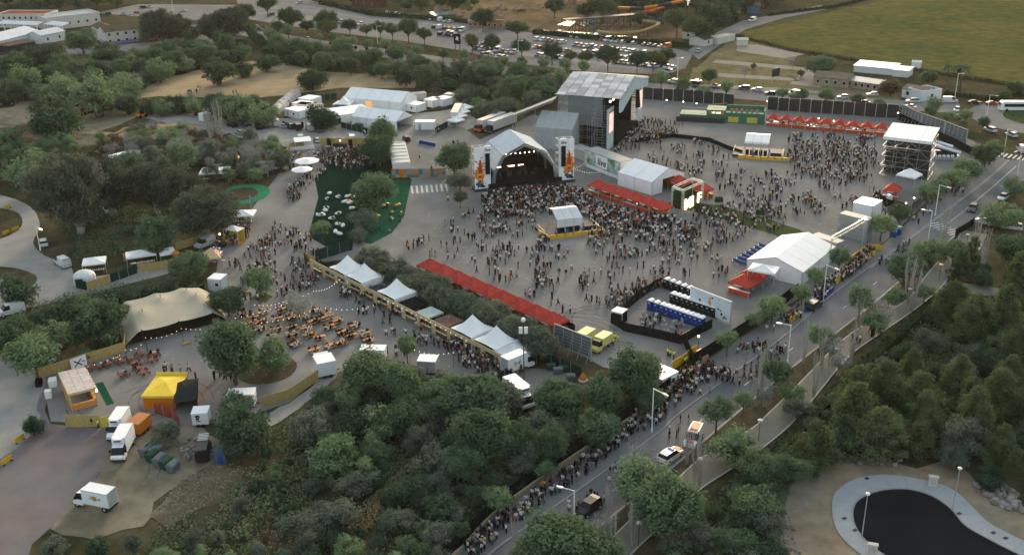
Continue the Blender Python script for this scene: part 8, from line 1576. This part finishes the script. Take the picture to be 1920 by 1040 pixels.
crowd([(1330, 390), (1420, 375), (1500, 420), (1420, 440), (1360, 470), (1300, 440), (1290, 410)], 170, 'around the lawn strip', 6)
crowd([(1280, 245), (1400, 320), (1450, 330), (1660, 330), (1640, 380), (1560, 410), (1480, 410), (1380, 380), (1320, 340), (1200, 300), (1150, 285), (1180, 250)], 330, 'on the far plaza', 7)
crowd([(1470, 290), (1520, 270), (1640, 280), (1650, 310), (1600, 345), (1540, 345), (1490, 325)], 300, 'in the dense far plaza group', 8, cl=0)
crowd([(1480, 250), (1640, 262), (1640, 285), (1480, 280)], 80, 'before the far red canopies', 9)
crowd([(1150, 262), (1215, 222), (1290, 240), (1250, 270), (1180, 290)], 110, 'before the checkered roof stage', 10)
crowd([(1660, 405), (1630, 385), (1640, 365), (1662, 372)], 18, 'at the small red canopy', 11, cl=0)
crowd([(1130, 565), (1190, 545), (1240, 525), (1260, 530), (1200, 560), (1165, 590)], 70, 'queueing at the toilet compound', 12, cl=0); crowd([(1190, 600), (1220, 595), (1310, 628), (1276, 642), (1210, 622)], 24, 'inside the toilet compound', 13)
crowd([(600, 285), (620, 280), (690, 280), (720, 290), (715, 312), (660, 320), (610, 315), (590, 300)], 210, 'on the crowded dark turf', 14, cl=0); crowd([(545, 290), (600, 285), (605, 330), (540, 400), (530, 430), (590, 440), (560, 480), (490, 480), (520, 400), (545, 330)], 130, 'on the entrance lane', 15)
crowd([(430, 450), (470, 440), (540, 470), (650, 480), (560, 510), (640, 530), (560, 560), (480, 560), (430, 520)], 120, 'on the fair lane', 16); crowd([(430, 335), (470, 332), (475, 348), (430, 350)], 22, 'at the white canopy bar', 17); crowd([(430, 412), (470, 408), (470, 450), (430, 465), (400, 470)], 70, 'around the yellow kiosk', 18, cl=0)
crowd([(860, 640), (980, 700), (940, 720), (870, 690), (830, 650)], 80, 'crowding the stall row end', 19, cl=0); crowd([(625, 520), (680, 550), (800, 610), (870, 660), (830, 670), (740, 620), (640, 560)], 80, 'waiting along the stall front', 20); crowd([(640, 560), (740, 625), (730, 660), (640, 665), (700, 690), (860, 720), (800, 690)], 22, 'crossing the food court', 21); crowd([(300, 700), (430, 640), (520, 720), (470, 755), (400, 720)], 26, 'strolling by the timber bar', 22); crowd([(430, 555), (500, 560), (460, 600), (430, 620)], 16, 'near the stretch tent end', 23)
# the queue along the wall: two to four abreast
r = random.Random(55); q0 = [lks[0].lerp(lks[1], .5)]; k = 0
wq, lq = wl, lks
def qpos(t, u):
    """point on the pavement: t along, u from wall to kerb"""
    def at(W, t):
        L = [0]
        for i in range(len(W)-1): L.append(L[-1]+(W[i+1]-W[i]).length)
        s_ = t*L[-1]
        for i in range(len(W)-1):
            if L[i+1] >= s_: return W[i].lerp(W[i+1], (s_-L[i])/max(1e-6, L[i+1]-L[i]))
        return W[-1]
    return at(wq, t).lerp(at(lq, t), u)
QW = smooth(px([(868, 1052), (930, 1000), (1000, 945), (1075, 895), (1140, 845), (1200, 800), (1250, 752), (1290, 715), (1330, 690)]), 6, False); s_ = 0
for i in range(len(QW)-1):
    d = QW[i+1]-QW[i]; h = math.atan2(d.y, d.x)+math.pi/2; nn = Vector((-d.y, d.x, 0)).normalized(); n = max(1, int(d.length/.42)); dense = 1 if i < 30 else 1.6
    for k in range(n):
        for a in range(r.choice((1, 2, 2, 3, 3)) + (i > 30)):
            p = QW[i]+d*((k+r.uniform(0, 1))/n)+nn*(r.uniform(-1.3, 1.3)*dense); person((p.x, p.y), .165, h+r.gauss(0, .5), r.choice(('stand', 'stand', 'phone', 'cup', 'walk')), 'queueing along the street wall')
crowd([(1290, 700), (1340, 690), (1420, 640), (1440, 660), (1380, 700), (1330, 740), (1280, 760)], 46, 'on the pavement by the street gate', 31, z=.165); crowd([(1020, 985), (1150, 890), (1230, 830), (1290, 770), (1300, 790), (1200, 890), (1060, 1000)], 26, 'walking on the road', 32, z=.06); crowd([(1340, 740), (1420, 680), (1470, 650), (1450, 690), (1380, 730)], 26, 'walking on the road below the street gate', 33, z=.06); crowd([(1440, 620), (1500, 580), (1540, 550), (1545, 560), (1490, 600), (1450, 632)], 34, 'on the pavement by the blue barriers', 34, z=.165)
crowd([(1568, 525), (1600, 495), (1625, 470), (1640, 478), (1610, 508), (1580, 530)], 95, 'packed between the yellow barriers', 35, z=.165, cl=0); crowd([(1530, 540), (1565, 520), (1575, 535), (1540, 555)], 24, 'packed between the yellow barriers', 36, z=.165, cl=0); crowd([(1690, 420), (1720, 405), (1780, 350), (1850, 300), (1862, 306), (1790, 370), (1720, 430)], 46, 'on the upper pavement', 37, z=.165); crowd([(1630, 520), (1660, 490), (1720, 440), (1700, 470)], 12, 'walking on the upper road', 38); crowd([(1600, 645), (1640, 620), (1650, 640), (1610, 660)], 9, 'resting on the promenade', 39, z=.175); crowd([(800, 230), (870, 250), (830, 330), (780, 330)], 10, 'in the back lane', 40); crowd([(600, 250), (720, 255), (760, 255)], 6, 'in the gravel yard', 41); crowd([(305, 178), (480, 180), (475, 165), (340, 158)], 8, 'on the dry field', 42, z=.03)
for (x, y) in [(1252, 668), (1256, 670), (1263, 673), (1279, 680), (1284, 685), (1287, 682), (1140, 640), (1147, 645), (1152, 640), (1158, 642), (1143, 648), (1150, 648), (185, 803), (840, 378), (787, 297), (1072, 640)]:
    p = G(x, y); person((p.x, p.y), .06, rp_.uniform(0, 6), rp_.choice(('stand', 'cup', 'walk')), 'on duty' + (' by the toilet compound gate' if y > 660 and x > 1000 else ' beside the ambulances' if x > 1000 else ' alone'), HV)
for (x, y) in [(174, 800)]: p = G(x, y); person((p.x, p.y), .06, 1, 'walk', 'beside the reed fence', TOPS[0][:2])
# diners on the picnic benches
for (p, rz_) in PICW:
    for s_ in (-1, 1):
        for xx in (-.75, -.1, .6):
            if rp_.random() < .72:
                q = Matrix.Rotation(rz_, 3, 'Z') @ Vector((xx+rp_.uniform(-.1, .1), s_*.74, 0)); person((p.x+q.x, p.y+q.y), .05, rz_+(0 if s_ > 0 else math.pi), 'sit', 'seated at a picnic table')
for (x, y) in [(290, 668), (284, 667), (297, 664), (253, 692), (258, 690), (232, 702), (237, 704), (220, 678), (196, 690), (226, 681), (268, 665)]: p = G(x, y); person((p.x, p.y), .05, rp_.uniform(0, 6), 'sit', 'seated at a brown cafe table')
for (x, y) in [(615, 376), (636, 372), (656, 371), (662, 384), (612, 393), (600, 406), (634, 404), (624, 412), (637, 424), (640, 438), (720, 390), (728, 386), (737, 402), (752, 403), (733, 411), (727, 434), (710, 430), (700, 436), (734, 415), (748, 420), (742, 393)]: p = G(x, y); person((p.x+.15, p.y-.1), .3, rp_.uniform(0, 6), 'lounge', 'lounging on the turf')
# the 300 that show largest stand as individuals, the rest as one crowd
def visible(p):
    v = Vector((p[0], p[1], 1))-Vector((0, 0, CH)); z = v.dot(fwd); return abs(v.dot(RT)/z*F) < 965 and abs(v.dot(UP)/z*F) < 522, z
PEOPLE = [(visible(p), p) for p in PEOPLE]; PEOPLE = [(v[1], p) for v, p in PEOPLE if v[0]]; PEOPLE.sort(key=lambda a: a[0])
SL = {}
for dist, (x, y, z, h, ps, top, lg, wh) in PEOPLE[:300]:
    o = obj('person', HI[ps], None, (x, y, z), h); s_ = rp_.uniform(.94, 1.05); o.scale = (s_*1.16, s_*1.14, s_); o.color = (*top[1], 1)
    for i, m in ((1, hairl if rp_.random() < .2 else hairm), (3, legm[lg])): o.material_slots[i].link = 'OBJECT'; o.material_slots[i].material = m
    tag(o, 'person in %s top and %s trousers %s' % (top[0], lg, wh) if top is not HV else 'person in yellow reflective vest and %s trousers %s' % (lg, wh), 'person', 'people '+wh)
V, T, CC = [], [], []; off = 0; rg = np.random.default_rng(5)
SK = [(.38, .22, .15), (.30, .17, .11), (.45, .28, .2)]; HC = [(.02, .014, .01), (.03, .02, .012), (.14, .08, .035)]; LC = {'black': (.016, .016, .018), 'denim': (.05, .07, .11), 'light': (.3, .28, .25), 'brown': (.09, .06, .045)}
for dist, (x, y, z, h, ps, top, lg, wh) in PEOPLE[300:]:
    v, t, l = LO[ps]; c, s_ = math.cos(h), math.sin(h); k = rp_.uniform(.94, 1.06); q = v*np.array([1.16, 1.14, 1.])*k; V.append(np.stack([q[:, 0]*c-q[:, 1]*s_+x, q[:, 0]*s_+q[:, 1]*c+y, q[:, 2]+z], 1)); T.append(t+off); off += len(v)
    cols = np.array([rp_.choice(SK), rp_.choice(HC), top[1], LC[lg], (.15, .15, .15)], np.float32); CC.append(cols[l])
V = np.concatenate(V); T = np.concatenate(T); CC = np.concatenate(CC); me = bpy.data.meshes.new('crowd'); nt_ = len(T)
me.vertices.add(len(V)); me.vertices.foreach_set('co', V.astype(np.float32).ravel()); me.loops.add(nt_*3); me.loops.foreach_set('vertex_index', T.astype(np.int32).ravel()); me.polygons.add(nt_); me.polygons.foreach_set('loop_start', np.arange(0, nt_*3, 3, dtype=np.int32)); me.polygons.foreach_set('loop_total', np.full(nt_, 3, np.int32)); me.update(calc_edges=True)
at = me.attributes.new('col', 'FLOAT_COLOR', 'FACE'); at.data.foreach_set('color', np.concatenate([CC, np.ones((nt_, 1), np.float32)], 1).astype(np.float32).ravel()); me.materials.append(mat('crowd_clothes', (1, 1, 1), .85, 0, vcol=True))
o = obj('crowd', me); tag(o, 'mass of concert goers spread over the plaza and turf', 'crowd', None, 'stuff')
print('PEOPLE', len(PEOPLE), 'crowd tris', nt_, 'objects', len(bpy.data.objects))

# telling look-alike trees apart by their size and by what they stand next to
cnt = {}; marks_ = []; TC = ('tree', 'shrub')
for q in COL.objects:
    if q.parent is None and q.get('category'):
        if q['category'] in TC: cnt.setdefault(q['label'], []).append(q)
        elif q['category'] not in ('person', 'car', 'barrier', 'lamp', 'chair', 'string lights', 'fence', 'hedge', 'litter', 'crowd', 'ground cover', 'bean bag'): marks_.append((q.location.x, q.location.y, q.name.split('.')[0].replace('_', ' ')))
for lb_, qs in cnt.items():
    if len(qs) < 2: continue
    zs = sorted(q.scale.z for q in qs); a, c = zs[len(zs)//3], zs[2*len(zs)//3]
    for q in qs:
        n_ = min(((q.location.x-x)**2+(q.location.y-y)**2, nm) for x, y, nm in marks_)
        sz = '' if len(qs) < 3 else 'low ' if q.scale.z < a else 'tall ' if q.scale.z > c else 'medium sized '
        q['label'] = ' '.join((sz+lb_+(', near the '+n_[1] if n_[0] < 100 else '')).split()[:16])
# thin evening haze: one closed box of even air round the camera and the whole site
hb = MB(); hb.box(-900, 900, -60, 1500, -1, 87)
hm = bpy.data.materials.new('air'); hm.use_nodes = True; hn = hm.node_tree; hn.nodes.remove(hn.nodes['Principled BSDF'])
pv = hn.nodes.new('ShaderNodeVolumePrincipled'); pv.inputs['Color'].default_value = (1, .95, .88, 1); pv.inputs['Density'].default_value = .000032; pv.inputs['Anisotropy'].default_value = .3
hn.links.new(pv.outputs[0], hn.nodes['Material Output'].inputs['Volume'])
tag(hb.build('haze', hm), 'thin warm evening haze over the whole site', 'haze', None, 'stuff')
